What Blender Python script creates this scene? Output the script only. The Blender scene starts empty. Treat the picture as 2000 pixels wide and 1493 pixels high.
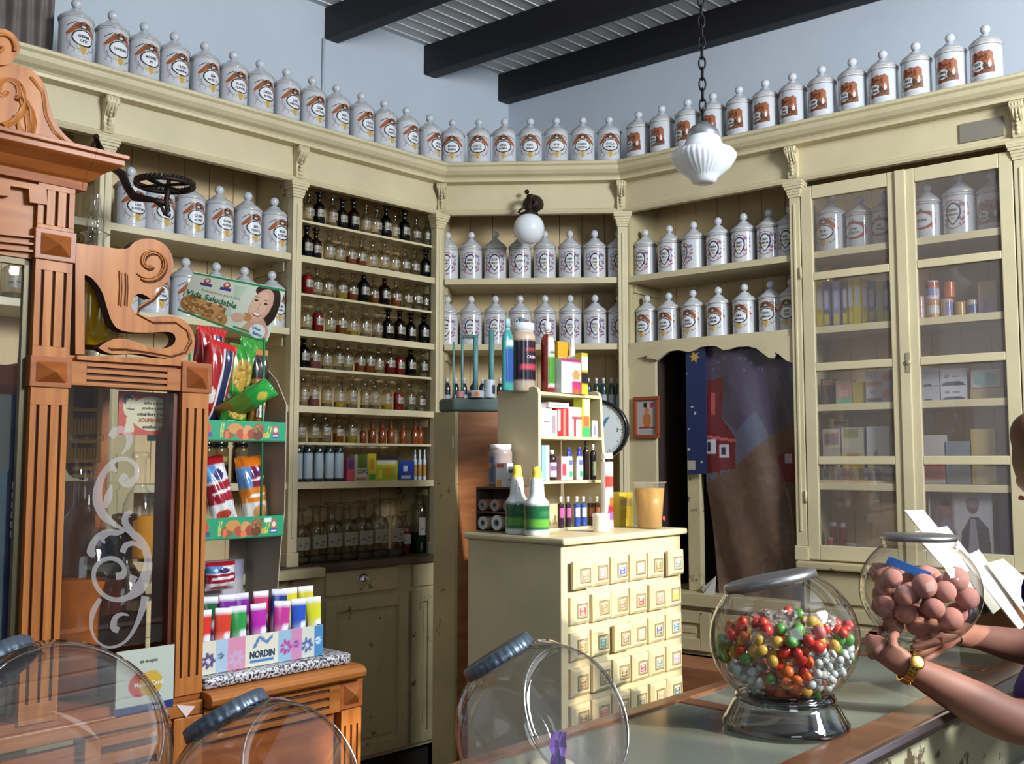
import bpy, bmesh, math, random
import numpy as np
from mathutils import Vector, Matrix
from mathutils.geometry import tessellate_polygon

random.seed(7)
RNG = np.random.default_rng(7)
SC = bpy.context.scene
COL = SC.collection
D2R = math.pi/180

# ------------------------------------------------------------------ camera
F, EYE, HOR = 1950.0, 1.5, 902.0          # focal length in pixels, eye height, row of the horizon
PIT = math.atan((HOR-746.5)/F)
cd = bpy.data.cameras.new('camera'); cam = bpy.data.objects.new('camera', cd); COL.objects.link(cam)
cam.location = (0, 0, EYE); cam.rotation_euler = (math.pi/2+PIT, 0, 0)
cd.sensor_width = 36; cd.lens = F/2000*36; cd.clip_start = .05
SC.camera = cam
# ------------------------------------------------------------------ view, world, light
vs = SC.view_settings
SC.display_settings.display_device = 'sRGB'
vs.view_transform = 'Standard'; vs.look = 'None'; vs.exposure = 0.0; vs.gamma = 1; vs.use_curve_mapping = False
w = bpy.data.worlds.new('sky'); SC.world = w; w.use_nodes = True
bg = w.node_tree.nodes['Background']; bg.inputs[0].default_value = (.62, .78, 1, 1); bg.inputs[1].default_value = 1.0
try:
    SC.cycles.transparent_max_bounces = 20; SC.cycles.max_bounces = 7; SC.cycles.use_adaptive_sampling = True; SC.cycles.adaptive_threshold = .03; SC.cycles.diffuse_bounces = 3
    SC.cycles.glossy_bounces = 3; SC.cycles.transmission_bounces = 4
    SC.cycles.sample_clamp_indirect = 4; SC.cycles.caustics_reflective = False; SC.cycles.caustics_refractive = False
except Exception: pass
SUN_DIR = Vector((-.80, .48, -.40)).normalized()      # the way the light travels
sd = bpy.data.lights.new('sun', 'SUN'); sun = bpy.data.objects.new('sun', sd); COL.objects.link(sun)
sd.energy = 5.6; sd.angle = .02; sd.color = (1, .88, .68)
sun.rotation_euler = SUN_DIR.to_track_quat('-Z', 'Y').to_euler(); sun.location = (5, 0, 5)
def area_lamp(name, loc, target, sx, sz, power, col):
    ld = bpy.data.lights.new(name, 'AREA'); lo = bpy.data.objects.new(name, ld); COL.objects.link(lo)
    ld.shape = 'RECTANGLE'; ld.size = sx; ld.size_y = sz; ld.energy = power; ld.color = col
    lo.location = loc; lo.rotation_euler = (Vector(target)-Vector(loc)).to_track_quat('-Z', 'Y').to_euler()
    return lo

# ------------------------------------------------------------------ colours and materials
def lin(v): v = v/255.; return v/12.92 if v <= .04045 else ((v+.055)/1.055)**2.4
def C(h):
    if isinstance(h, str):
        h = h.lstrip('#'); h = tuple(int(h[i:i+2], 16) for i in (0, 2, 4))
    return (lin(h[0]), lin(h[1]), lin(h[2]), 1)
MATS = {}
def mat(name, col='#ffffff', rough=.5, metal=0, spec=.5, attr=False, bump=0, bscale=40, var=0, vscale=6, coat=0, emit=0, wood=None, trans=0, alpha=1, sss=0, worn=0):
    if name in MATS: return MATS[name]
    m = bpy.data.materials.new(name); m.use_nodes = True; nt = m.node_tree; N = nt.nodes; L = nt.links
    b = N['Principled BSDF']; MATS[name] = m
    b.inputs['Base Color'].default_value = C(col); b.inputs['Roughness'].default_value = rough
    b.inputs['Metallic'].default_value = metal; b.inputs['Specular IOR Level'].default_value = spec
    b.inputs['Coat Weight'].default_value = coat; b.inputs['Coat Roughness'].default_value = .12
    b.inputs['Transmission Weight'].default_value = trans
    if alpha < 1: b.inputs['Alpha'].default_value = alpha
    if sss: b.inputs['Subsurface Weight'].default_value = sss; b.inputs['Subsurface Radius'].default_value = (.02, .008, .004); b.inputs['Subsurface Scale'].default_value = .5
    if emit: b.inputs['Emission Color'].default_value = C(col); b.inputs['Emission Strength'].default_value = emit
    src = None
    if attr:
        a = N.new('ShaderNodeVertexColor'); a.layer_name = 'Col'; src = a.outputs[0]
    tc = N.new('ShaderNodeTexCoord')
    if wood:      # wood = (dark, light, scale vector)
        mp = N.new('ShaderNodeMapping'); mp.inputs['Scale'].default_value = wood[2]; L.new(tc.outputs['Object'], mp.inputs[0])
        n = N.new('ShaderNodeTexNoise'); n.inputs['Scale'].default_value = 1.0; n.inputs['Detail'].default_value = 6; n.inputs['Distortion'].default_value = .6
        L.new(mp.outputs[0], n.inputs['Vector'])
        r = N.new('ShaderNodeValToRGB'); r.color_ramp.elements[0].position = .3; r.color_ramp.elements[1].position = .7
        r.color_ramp.elements[0].color = C(wood[0]); r.color_ramp.elements[1].color = C(wood[1])
        L.new(n.outputs[0], r.inputs[0]); src = r.outputs[0]
        bp = N.new('ShaderNodeBump'); bp.inputs['Strength'].default_value = .15; bp.inputs['Distance'].default_value = .002
        L.new(n.outputs[0], bp.inputs['Height']); L.new(bp.outputs[0], b.inputs['Normal'])
    if var:
        n = N.new('ShaderNodeTexNoise'); n.inputs['Scale'].default_value = vscale; n.inputs['Detail'].default_value = 5
        L.new(tc.outputs['Object'], n.inputs['Vector'])
        mr = N.new('ShaderNodeMapRange'); mr.inputs['From Min'].default_value = .3; mr.inputs['From Max'].default_value = .7
        mr.inputs['To Min'].default_value = 1-var; mr.inputs['To Max'].default_value = 1+var*.4; L.new(n.outputs[0], mr.inputs[0])
        mx = N.new('ShaderNodeMix'); mx.data_type = 'RGBA'; mx.blend_type = 'MULTIPLY'; mx.inputs[0].default_value = 1
        if src: L.new(src, mx.inputs[6])
        else: mx.inputs[6].default_value = C(col)
        cb = N.new('ShaderNodeCombineColor')
        for i in range(3): L.new(mr.outputs[0], cb.inputs[i])
        L.new(cb.outputs[0], mx.inputs[7]); src = mx.outputs[2]
    if worn:      # chips and grime with a shape of their own, where the paint has come off
        n = N.new('ShaderNodeTexNoise'); n.inputs['Scale'].default_value = 9; n.inputs['Detail'].default_value = 9; n.inputs['Roughness'].default_value = .72
        L.new(tc.outputs['Object'], n.inputs['Vector'])
        r = N.new('ShaderNodeValToRGB'); r.color_ramp.elements[0].position = .66-worn*.1; r.color_ramp.elements[1].position = .69-worn*.1
        r.color_ramp.elements[0].color = (0, 0, 0, 1); r.color_ramp.elements[1].color = (1, 1, 1, 1); L.new(n.outputs[0], r.inputs[0])
        mx = N.new('ShaderNodeMix'); mx.data_type = 'RGBA'; L.new(r.outputs[0], mx.inputs[0])
        if src: L.new(src, mx.inputs[6])
        else: mx.inputs[6].default_value = C(col)
        mx.inputs[7].default_value = C('#6b5a44'); src = mx.outputs[2]
    if src: L.new(src, b.inputs['Base Color'])
    if bump:
        n = N.new('ShaderNodeTexNoise'); n.inputs['Scale'].default_value = bscale; n.inputs['Detail'].default_value = 4
        L.new(tc.outputs['Object'], n.inputs['Vector'])
        bp = N.new('ShaderNodeBump'); bp.inputs['Strength'].default_value = bump; bp.inputs['Distance'].default_value = .004
        L.new(n.outputs[0], bp.inputs['Height']); L.new(bp.outputs[0], b.inputs['Normal'])
    return m
def glass(name, tint='#ffffff', edge='#c8d0cc', refl=.55, base=.05, haze=0, hazecol='#b0aca4', rough=.02):
    """thin-walled glass: clear face on, reflecting and denser towards the rim"""
    if name in MATS: return MATS[name]
    m = bpy.data.materials.new(name); m.use_nodes = True; nt = m.node_tree; N = nt.nodes; L = nt.links
    N.remove(N['Principled BSDF']); out = N['Material Output']; MATS[name] = m
    lw = N.new('ShaderNodeLayerWeight'); lw.inputs[0].default_value = .5
    p = N.new('ShaderNodeMath'); p.operation = 'POWER'; p.inputs[1].default_value = 3; L.new(lw.outputs['Facing'], p.inputs[0])
    ma = N.new('ShaderNodeMath'); ma.operation = 'MULTIPLY_ADD'; ma.inputs[1].default_value = refl; ma.inputs[2].default_value = base; L.new(p.outputs[0], ma.inputs[0])
    mc = N.new('ShaderNodeMix'); mc.data_type = 'RGBA'; L.new(p.outputs[0], mc.inputs[0]); mc.inputs[6].default_value = C(tint); mc.inputs[7].default_value = C(edge)
    tr = N.new('ShaderNodeBsdfTransparent'); L.new(mc.outputs[2], tr.inputs[0])
    gl = N.new('ShaderNodeBsdfGlossy'); gl.inputs['Roughness'].default_value = rough
    mx = N.new('ShaderNodeMixShader'); L.new(ma.outputs[0], mx.inputs[0]); L.new(tr.outputs[0], mx.inputs[1]); L.new(gl.outputs[0], mx.inputs[2])
    last = mx.outputs[0]
    if haze:
        df = N.new('ShaderNodeBsdfDiffuse'); df.inputs[0].default_value = C(hazecol)
        m2 = N.new('ShaderNodeMixShader'); m2.inputs[0].default_value = haze; L.new(last, m2.inputs[1]); L.new(df.outputs[0], m2.inputs[2]); last = m2.outputs[0]
    L.new(last, out.inputs[0]); return m
def liquid(name, col, dens=.45):
    if name in MATS: return MATS[name]
    m = bpy.data.materials.new(name); m.use_nodes = True; nt = m.node_tree; N = nt.nodes; L = nt.links
    N.remove(N['Principled BSDF']); MATS[name] = m
    tr = N.new('ShaderNodeBsdfTransparent'); tr.inputs[0].default_value = C(col)
    df = N.new('ShaderNodeBsdfDiffuse'); df.inputs[0].default_value = C(col)
    mx = N.new('ShaderNodeMixShader'); mx.inputs[0].default_value = dens; L.new(tr.outputs[0], mx.inputs[1]); L.new(df.outputs[0], mx.inputs[2])
    L.new(mx.outputs[0], N['Material Output'].inputs[0]); return m

CREAM = mat('cream_paint', '#cfc29d', .42, var=.10, vscale=5, bump=.12, bscale=14)
CREAMW = mat('worn_cream_paint', '#bfb28a', .5, var=.18, vscale=4, bump=.2, bscale=20, worn=.5)
PANEL = mat('inner_cream_paint', '#dcc193', .6, var=.12, vscale=3)
GROOVE = mat('groove_shadow_gap', '#5b4a34', .9)
WALLM = mat('lime_washed_wall', '#c3ccd6', .9, bump=.35, bscale=9, var=.06, vscale=2)
CEIL = mat('ceiling_board_paint', '#cfd0d0', .7)
BEAM = mat('black_beam_paint', '#14131a', .6, bump=.3, bscale=20)
PORC = mat('white_porcelain', '#c8cbd0', .12, coat=.4)
PRINT = mat('printed_surface', rough=.38, attr=True)
PRINTG = mat('glossy_printed_surface', rough=.15, attr=True, coat=.3)
PRINTP = mat('painted_porcelain', rough=.12, attr=True, coat=.4)
INK = mat('black_ink', '#1d1a20', .5)
GOLD = mat('gilt_line', '#b59a63', .3, metal=.7)
OAK = mat('golden_oak', rough=.45, spec=.25, coat=.04, wood=('#955525', '#bd793a', (38, 38, 3)))
OAKH = mat('golden_oak_level_grain', rough=.45, spec=.25, coat=.04, wood=('#905122', '#b57236', (3, 3, 38)))
OAKD = mat('reddish_oak', rough=.42, spec=.25, coat=.06, wood=('#84451f', '#a9622f', (4, 4, 34)))
GRV = mat('groove_and_shade_brown', '#4a2410', .7)
BROWNW = mat('orange_brown_board', rough=.5, wood=('#8a5636', '#a5704a', (6, 6, 30)))
DARKW = mat('dark_brown_wood', rough=.6, wood=('#2c1a12', '#4a3020', (20, 4, 4)))
IRON = mat('wrought_iron', '#2a1c18', .55, metal=.5, bump=.4, bscale=60)
CHROME = mat('tin_plate', '#b9bcc0', .22, metal=1)
PEWTER = mat('grey_metal_lid', '#8b8d92', .35, metal=.9)
BRASS = mat('brass', '#c9a555', .3, metal=1)
WHITEP = mat('white_plastic', '#eef0f2', .35)
MILK = mat('milk_glass', '#e9eef4', .15, coat=.5, sss=.3)
GL = glass('clear_glass')
GLB = glass('bowl_glass', tint='#f6f4f2', edge='#b9b9b8', refl=.75, base=.07)
GLBT = glass('bottle_glass', tint='#eae8de', edge='#77735f', refl=.55, base=.07)
GLW = glass('reflection_haze_glass', refl=.4, base=.03, haze=.14, hazecol='#a89c98')  # diffuse veil paints in the reflection haze over the panes
GLA = glass('amber_glass', '#8a4a1c', '#3c1d0a')
GLK = glass('near_black_brown_glass', '#3c2014', '#1c0d08')
PAPERW = mat('white_paper', '#e6e2da', .6)

# ------------------------------------------------------------------ mesh builder
class MB:
    def __init__(s): s.v = []; s.f = []; s.m = []; s.s = []; s.c = None
    def add(s, vs, fs, m=0, sm=False, M=None, col=None):
        o = len(s.v)
        if M is not None: vs = [tuple(M @ Vector(v)) for v in vs]
        s.v += [tuple(v) for v in vs]
        s.f += [tuple(i+o for i in f) for f in fs]; s.m += [m]*len(fs); s.s += [sm]*len(fs)
        if col is not None or s.c is not None:
            if s.c is None: s.c = [(1, 1, 1, 1)]*o
            if col is None: col = (1, 1, 1, 1)
            s.c += list(col) if isinstance(col, list) else [col]*len(vs)
        return s
    def box(s, x0, x1, y0, y1, z0, z1, m=0, M=None, col=None):
        vs = [(x, y, z) for z in (z0, z1) for y in (y0, y1) for x in (x0, x1)]
        return s.add(vs, [(0, 2, 3, 1), (4, 5, 7, 6), (0, 1, 5, 4), (2, 6, 7, 3), (0, 4, 6, 2), (1, 3, 7, 5)], m, False, M, col)
    def lathe(s, prof, seg=24, m=0, sm=True, M=None, colf=None, a0=0, a1=2*math.pi):
        full = abs(a1-a0-2*math.pi) < 1e-6; n = seg if full else seg+1
        vs = []; cs = [] if colf else None
        for r, z in prof:
            for i in range(n):
                a = a0+(a1-a0)*i/seg; vs.append((r*math.cos(a), r*math.sin(a), z))
                if colf: cs.append(colf(a, z))
        fs = []
        for j in range(len(prof)-1):
            for i in range(seg):
                k = (i+1) % n if full else i+1
                fs.append((j*n+i, j*n+k, (j+1)*n+k, (j+1)*n+i))
        return s.add(vs, fs, m, sm, M, cs)
    def prism(s, poly, y0, y1, m=0, M=None, ms=None):
        """outline in x,z pulled from y0 to y1"""
        n = len(poly)
        ar = sum(poly[i][0]*poly[(i+1) % n][1]-poly[(i+1) % n][0]*poly[i][1] for i in range(n))
        if ar < 0: poly = poly[::-1]
        vs = [(p[0], y0, p[1]) for p in poly]+[(p[0], y1, p[1]) for p in poly]
        tri = tessellate_polygon([[Vector((p[0], p[1], 0)) for p in poly]])
        fs = []
        for t in tri:
            a, b, c = t; pa, pb, pc = poly[a], poly[b], poly[c]
            if (pb[0]-pa[0])*(pc[1]-pa[1])-(pb[1]-pa[1])*(pc[0]-pa[0]) < 0: a, b, c = a, c, b
            fs.append((a, b, c)); fs.append((a+n, c+n, b+n))
        s.add(vs, fs, m, False, M)
        return s.add(vs, [(i+n, (i+1) % n+n, (i+1) % n, i) for i in range(n)], m if ms is None else ms, False, M)
    def sweep(s, prof, p0, p1, m=0, caps=True):
        """profile (y,z) carried along x from p0 to p1"""
        n = len(prof); vs = [(p0, y, z) for y, z in prof]+[(p1, y, z) for y, z in prof]
        fs = [(i, (i+1) % n, (i+1) % n+n, i+n) for i in range(n)]
        if caps: fs += [tuple(range(n))[::-1], tuple(range(n, 2*n))]
        return s.add(vs, fs, m)
    def tube(s, pts, r, seg=8, m=0, sm=True, closed=False, flat=1, M=None, col=None):
        pts = [Vector(p) for p in pts]; n = len(pts); R = r if isinstance(r, (list, tuple)) else [r]*n
        vs = []; up = None
        for i, p in enumerate(pts):
            if closed: t = pts[(i+1) % n]-pts[i-1]
            else: t = pts[min(i+1, n-1)]-pts[max(i-1, 0)]
            t = t.normalized() if t.length > 1e-9 else Vector((0, 0, 1))
            if up is None: up = Vector((0, 0, 1)) if abs(t.z) < .9 else Vector((1, 0, 0))
            x = up.cross(t)
            if x.length < 1e-5: x = Vector((1, 0, 0)).cross(t)
            x.normalize(); y = t.cross(x).normalized(); up = y
            for k in range(seg):
                a = 2*math.pi*k/seg; vs.append(p+x*(R[i]*math.cos(a))+y*(R[i]*flat*math.sin(a)))
        fs = []
        for i in range(n if closed else n-1):
            j = (i+1) % n
            for k in range(seg):
                l = (k+1) % seg; fs.append((i*seg+k, i*seg+l, j*seg+l, j*seg+k))
        if not closed: fs += [tuple(range(seg))[::-1], tuple((n-1)*seg+k for k in range(seg))]
        return s.add(vs, fs, m, sm, M, col)
    def grid(s, fn, nu, nv, m=0, sm=True, colf=None, M=None, flip=False):
        vs = [fn(i/nu, j/nv) for j in range(nv+1) for i in range(nu+1)]
        cs = [colf(i/nu, j/nv) for j in range(nv+1) for i in range(nu+1)] if colf else None
        fs = [(j*(nu+1)+i, j*(nu+1)+i+1, (j+1)*(nu+1)+i+1, (j+1)*(nu+1)+i) for j in range(nv) for i in range(nu)]
        if flip: fs = [f[::-1] for f in fs]
        return s.add(vs, fs, m, sm, M, cs)
    def ball(s, c, r, m=0, nu=16, nv=10, col=None, sz=1):
        pr = [(max(1e-5, r*math.sin(math.pi*j/nv)), -r*sz*math.cos(math.pi*j/nv)) for j in range(nv+1)]
        return s.lathe(pr, nu, m, True, Matrix.Translation(c), (lambda a, z: col) if col else None)
    def mesh(s, name, mats):
        me = bpy.data.meshes.new(name); me.from_pydata(s.v, [], s.f)
        for x in (mats if isinstance(mats, (list, tuple)) else [mats]): me.materials.append(x)
        me.polygons.foreach_set('material_index', s.m); me.polygons.foreach_set('use_smooth', s.s)
        if s.c is not None:
            a = me.color_attributes.new('Col', 'FLOAT_COLOR', 'POINT'); a.data.foreach_set('color', np.array(s.c, dtype=np.float32).ravel())
        me.update(); return me
    def build(s, name, mats, parent=None, bev=0, loc=None, rot=None):
        return put(s.mesh(name, mats), name, parent, loc, rot, bev)
def put(me, name, parent=None, loc=None, rot=None, bev=0):
    o = bpy.data.objects.new(name, me); COL.objects.link(o)
    if parent is not None: o.parent = parent
    if loc is not None: o.location = loc
    if rot is not None: o.rotation_euler = rot
    if bev:
        b = o.modifiers.new('bevel', 'BEVEL'); b.width = bev; b.segments = 2; b.limit_method = 'ANGLE'; b.angle_limit = .7
    return o
def tag(o, label=None, cat=None, group=None, kind=None):
    if label: o['label'] = label
    if cat: o['category'] = cat
    if group: o['group'] = group
    if kind: o['kind'] = kind
    return o

# ------------------------------------------------------------------ survey: straight lines of sight and upright planes
def ray(px, py):
    x, y, z = (px-1000)/F, 1.0, -(py-746.5)/F; c, s = math.cos(PIT), math.sin(PIT)
    return Vector((x, y*c-z*s, y*s+z*c))
class Frame:
    """x runs to the right along the wall, y runs back into it, z is height"""
    def __init__(s, o, d): s.o = Vector(o[:2]); s.d = Vector(d).normalized(); s.n = Vector((-s.d.y, s.d.x)); s.a = math.atan2(s.d.y, s.d.x)
    def hit(s, px, py, y=0):
        r = ray(px, py); p = s.o+s.n*y; t = s.n.dot(p)/s.n.dot(r.xy); q = r.xy*t
        return ((q-s.o).dot(s.d), t*r.z+EYE)
    def X(s, px, y=0): return s.hit(px, HOR, y)[0]
    def W(s, x, y, z=0): q = s.o+s.d*x+s.n*y; return Vector((q.x, q.y, z))
def az(a): return (math.sin(a*D2R), math.cos(a*D2R))
def thing(name, label, cat, fr, x, y, z, rot=0, group=None):
    o = bpy.data.objects.new(name, None); COL.objects.link(o); o.empty_display_size = .05
    o.location = fr.W(x, y, z); o.rotation_euler = (0, 0, fr.a+rot)
    return tag(o, label, cat, group)
def dup(root):
    c = root.copy(); COL.objects.link(c)
    for ch in list(root.children):
        k = ch.copy(); COL.objects.link(k); k.parent = c
        for g in ch.children:
            e = g.copy(); COL.objects.link(e); e.parent = k
    return c
def place(o, fr, x, y, z, rot=0):
    o.location = fr.W(x, y, z); o.rotation_euler = (0, 0, fr.a+rot); return o

FL = Frame((-.36, 4.9241), az(44.69))      # shelving on the left wall; x = 0 at its right end
FC = Frame((-.36, 4.9241), az(93))         # shelving across the corner
FR = Frame((.5534, 4.8762), az(128.04))    # shelving on the right wall; x = 0 at its left end
FW = Frame((0, 0), (1, 0))                 # plain world axes

# ------------------------------------------------------------------ painted pictures: colour per vertex on a fine grid
class Canvas:
    def __init__(s, w, h, nx, ny, col='#ffffff'):
        s.w, s.h, s.nx, s.ny = w, h, nx, ny
        s.X, s.Y = np.meshgrid(np.linspace(0, w, nx+1), np.linspace(0, h, ny+1))
        s.A = np.zeros((ny+1, nx+1, 4)); s.A[:] = C(col)
    def fill(s, mask, col): s.A[mask] = C(col); return s
    def rect(s, x0, y0, x1, y1, col): return s.fill((s.X >= x0) & (s.X <= x1) & (s.Y >= y0) & (s.Y <= y1), col)
    def ell(s, cx, cy, rx, ry, col, rot=0, ring=0):
        c, n = math.cos(rot), math.sin(rot); dx, dy = s.X-cx, s.Y-cy
        u = (dx*c+dy*n)/rx; v = (-dx*n+dy*c)/ry; q = u*u+v*v
        return s.fill((q <= 1) & (q >= ring*ring), col)
    def poly(s, pts, col):
        ins = np.zeros(s.X.shape, bool); n = len(pts)
        for i in range(n):
            x0, y0 = pts[i]; x1, y1 = pts[(i+1) % n]
            if y0 == y1: continue
            c = ((y0 > s.Y) != (y1 > s.Y)) & (s.X < (x1-x0)*(s.Y-y0)/(y1-y0)+x0); ins ^= c
        return s.fill(ins, col)
    def line(s, pts, wd, col):
        for (x0, y0), (x1, y1) in zip(pts[:-1], pts[1:]):
            dx, dy = x1-x0, y1-y0; L = max(dx*dx+dy*dy, 1e-12)
            t = np.clip(((s.X-x0)*dx+(s.Y-y0)*dy)/L, 0, 1)
            s.fill((s.X-x0-t*dx)**2+(s.Y-y0-t*dy)**2 <= (wd/2)**2, col)
        return s
    def speck(s, x0, y0, x1, y1, cols, n, r, seed=1):
        g = np.random.default_rng(seed)
        for i in range(n):
            s.ell(g.uniform(x0, x1), g.uniform(y0, y1), r*g.uniform(.5, 1.3), r*g.uniform(.5, 1.3), cols[i % len(cols)])
        return s
    def cols(s): return [tuple(c) for c in s.A.reshape(-1, 4)]
    def flat(s, mb, y=0, m=0, x0=0, z0=0, M=None):
        """into mb as an upright picture facing -y"""
        vs = [(x0+a, y, z0+b) for a, b in zip(s.X.ravel(), s.Y.ravel())]
        n = s.nx+1; fs = [(j*n+i, j*n+i+1, (j+1)*n+i+1, (j+1)*n+i) for j in range(s.ny) for i in range(s.nx)]
        return mb.add(vs, fs, m, False, M, s.cols())
    def wrap(s, mb, r, z0, m=0, turn=0, sx=1, sy=1):
        """round a cylinder, centred on -y"""
        vs = []
        for a, b in zip(s.X.ravel(), s.Y.ravel()):
            t = (a-s.w/2)*sx/r+turn-math.pi/2; vs.append((r*math.cos(t), r*math.sin(t), z0+b*sy))
        n = s.nx+1; fs = [(j*n+i, j*n+i+1, (j+1)*n+i+1, (j+1)*n+i) for j in range(s.ny) for i in range(s.nx)]
        return mb.add(vs, fs, m, True, None, s.cols())
_tx = {}
def textmesh(t, bold=.0):
    """outline letters: vertices centred on x, height 1, as (verts, faces, width)"""
    k = (t, bold)
    if k in _tx: return _tx[k]
    cu = bpy.data.curves.new('t', 'FONT'); cu.body = t; cu.size = 1; cu.resolution_u = 2; cu.offset = bold; cu.align_x = 'CENTER'
    ob = bpy.data.objects.new('t', cu); COL.objects.link(ob)
    dg = bpy.context.evaluated_depsgraph_get(); me = ob.evaluated_get(dg).to_mesh()
    vs = [tuple(v.co) for v in me.vertices]; fs = [tuple(p.vertices) for p in me.polygons]
    xs = [v[0] for v in vs] or [0, 1]
    ob.evaluated_get(dg).to_mesh_clear(); bpy.data.objects.remove(ob); bpy.data.curves.remove(cu)
    x0, x1 = min(xs), max(xs); vs = [(v[0]-(x0+x1)/2, v[1]) for v in vs]
    _tx[k] = (vs, fs, x1-x0); return _tx[k]
def text_flat(mb, t, cx, z, h, wmax=None, y=-.001, m=0, bold=.02, slope=0, M=None, col=None, squash=1):
    vs, fs, wd = textmesh(t, bold); sx = h*squash
    if wmax and wd*sx > wmax: sx = wmax/wd
    return mb.add([(cx+a*sx, y, z+b*h+slope*a*sx) for a, b in vs], fs, m, False, M, col)
def text_wrap(mb, t, r, z, h, wmax, turn=0, m=0, bold=.03, du=0):
    vs, fs, wd = textmesh(t, bold); sx = min(h, wmax/max(wd, .01))
    out = []
    for a, b in vs:
        th = (a*sx+du)/r+turn-math.pi/2; out.append((r*math.cos(th), r*math.sin(th), z+b*h))
    return mb.add(out, fs, m)
ORD = ['first', 'second', 'third', 'fourth', 'fifth', 'sixth', 'seventh', 'eighth', 'ninth', 'tenth', 'eleventh', 'twelfth', 'thirteenth', 'fourteenth', 'fifteenth', 'sixteenth', 'seventeenth', 'eighteenth', 'nineteenth', 'twentieth', 'twenty-first']
# ================================================================== the room
DL, DRt = FL.d, FR.d
def cross2(p, d, q, e):      # where two plan lines meet
    den = d.x*e.y-d.y*e.x; t = ((q.x-p.x)*e.y-(q.y-p.y)*e.x)/den; return p+d*t
WO = .40
pl, pr_ = FL.W(0, WO).xy, FR.W(0, WO).xy
CN = cross2(pl, DL, pr_, DRt)
CEILZ, UW, VW = 3.80, 5.6, 8.0
def room(u, v, z): q = CN+DRt*u-DL*v; return Vector((q.x, q.y, z))
def slab(name, pts, z0, z1, m, kind='structure'):
    n = len(pts); mb = MB(); vs = [(p.x, p.y, z0) for p in pts]+[(p.x, p.y, z1) for p in pts]
    fs = [(i, (i+1) % n, (i+1) % n+n, i+n) for i in range(n)]+[tuple(range(n))[::-1], tuple(range(n, 2*n))]
    mb.add(vs, fs, 0); o = mb.build(name, m); o['kind'] = kind; return o
quad = [room(-.12, -.12, 0), room(UW+.12, -.12, 0), room(UW+.12, VW, 0), room(-.12, VW, 0)]
FLOORM = mat('floor_tile', '#4a382c', .5, var=.25, vscale=5)
slab('floor', quad, -.08, 0, FLOORM)
# boarded ceiling, boards running with the left wall
mb = MB()
vs = [(p.x, p.y, CEILZ) for p in quad]+[(p.x, p.y, CEILZ+.08) for p in quad]
mb.add(vs, [(0, 1, 2, 3), (7, 6, 5, 4), (0, 4, 5, 1), (1, 5, 6, 2), (2, 6, 7, 3), (3, 7, 4, 0)], 0)
CEILL = mat('ceiling_batten_paint', '#f0f0ee', .6)
for i in range(int(UW/.082)):
    u = .04+i*.082; a, b = room(u, 0, 0), room(u+.008, 0, 0); c, d = room(u+.008, VW-.1, 0), room(u, VW-.1, 0)
    q = [a, b, c, d]; mb.add([(p.x, p.y, CEILZ-.004) for p in q]+[(p.x, p.y, CEILZ+.001) for p in q], [(0, 1, 2, 3), (0, 4, 5, 1), (1, 5, 6, 2), (2, 6, 7, 3), (3, 7, 4, 0)], 1)
o = mb.build('ceiling', [CEIL, CEILL]); o['kind'] = 'structure'
slab('wall_left', [room(0, -.12, 0), room(0, VW, 0), room(-.12, VW, 0), room(-.12, -.12, 0)], 0, CEILZ, WALLM)
slab('wall_right', [room(0, 0, 0), room(0, -.12, 0), room(UW+.12, -.12, 0), room(UW+.12, 0, 0)], 0, CEILZ, WALLM)
slab('wall_rear', [room(0, VW, 0), room(UW, VW, 0), room(UW, VW+.12, 0), room(0, VW+.12, 0)], 0, CEILZ, WALLM)
# street wall with unseen openings, the sun ones shaped to aim their patches (v from, v to, z from, z to)
OPEN = [(.95, 1.72, 2.03, 3.45), (1.72, 2.62, 2.03, 2.45), (4.6, 6.0, 1.6, 2.9)]
mb = MB()
def wbox(v0, v1, z0, z1):
    q = [room(UW, v0, 0), room(UW+.12, v0, 0), room(UW+.12, v1, 0), room(UW, v1, 0)]
    mb.add([(p.x, p.y, z0) for p in q]+[(p.x, p.y, z1) for p in q], [(3, 2, 1, 0), (4, 5, 6, 7), (0, 1, 5, 4), (1, 2, 6, 5), (2, 3, 7, 6), (3, 0, 4, 7)])
cuts = sorted({0, VW} | {o[0] for o in OPEN} | {o[1] for o in OPEN})
for a, b in zip(cuts[:-1], cuts[1:]):
    z = 0
    for o in sorted([o for o in OPEN if o[0] <= a+1e-6 and o[1] >= b-1e-6], key=lambda o: o[2]):
        wbox(a, b, z, o[2]); z = o[3]
    wbox(a, b, z, CEILZ)
o = mb.build('wall_street', WALLM); o['kind'] = 'structure'
# pale pane added on the solid wall to back an unseen lamp, and an open window further back
mb = MB(); q = [room(UW-.012, 1.76, 0), room(UW, 1.76, 0), room(UW, 2.75, 0), room(UW-.012, 2.75, 0)]
mb.add([(p.x, p.y, 2.46) for p in q]+[(p.x, p.y, 3.45) for p in q], [(3, 2, 1, 0), (4, 5, 6, 7), (0, 1, 5, 4), (1, 2, 6, 5), (2, 3, 7, 6), (3, 0, 4, 7)])
tag(mb.build('lamp_backing_pane', mat('opaque_pale_pane', '#e8eef4', .5)), kind='structure')
for i, (v0, v1, z0, z1) in enumerate([(1.76, 2.75, 2.45, 3.45), OPEN[2]]):      # unseen lamps standing for daylight, one added against solid wall
    p = room(UW-.03, (v0+v1)/2, (z0+z1)/2); t = room(2, (v0+v1)/2-.6, (z0+z1)/2-.2)
    area_lamp('street_daylight_lamp', p, t, v1-v0, z1-z0, (255, 17)[i], (.90, .95, 1))
p = room(2.6, VW-.05, 2.1); area_lamp('rear_daylight_lamp', p, room(2.2, 2, 1.6), 2.2, 1.8, 9, (.88, .94, 1))  # unseen lamp added in front of the solid rear wall
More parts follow.
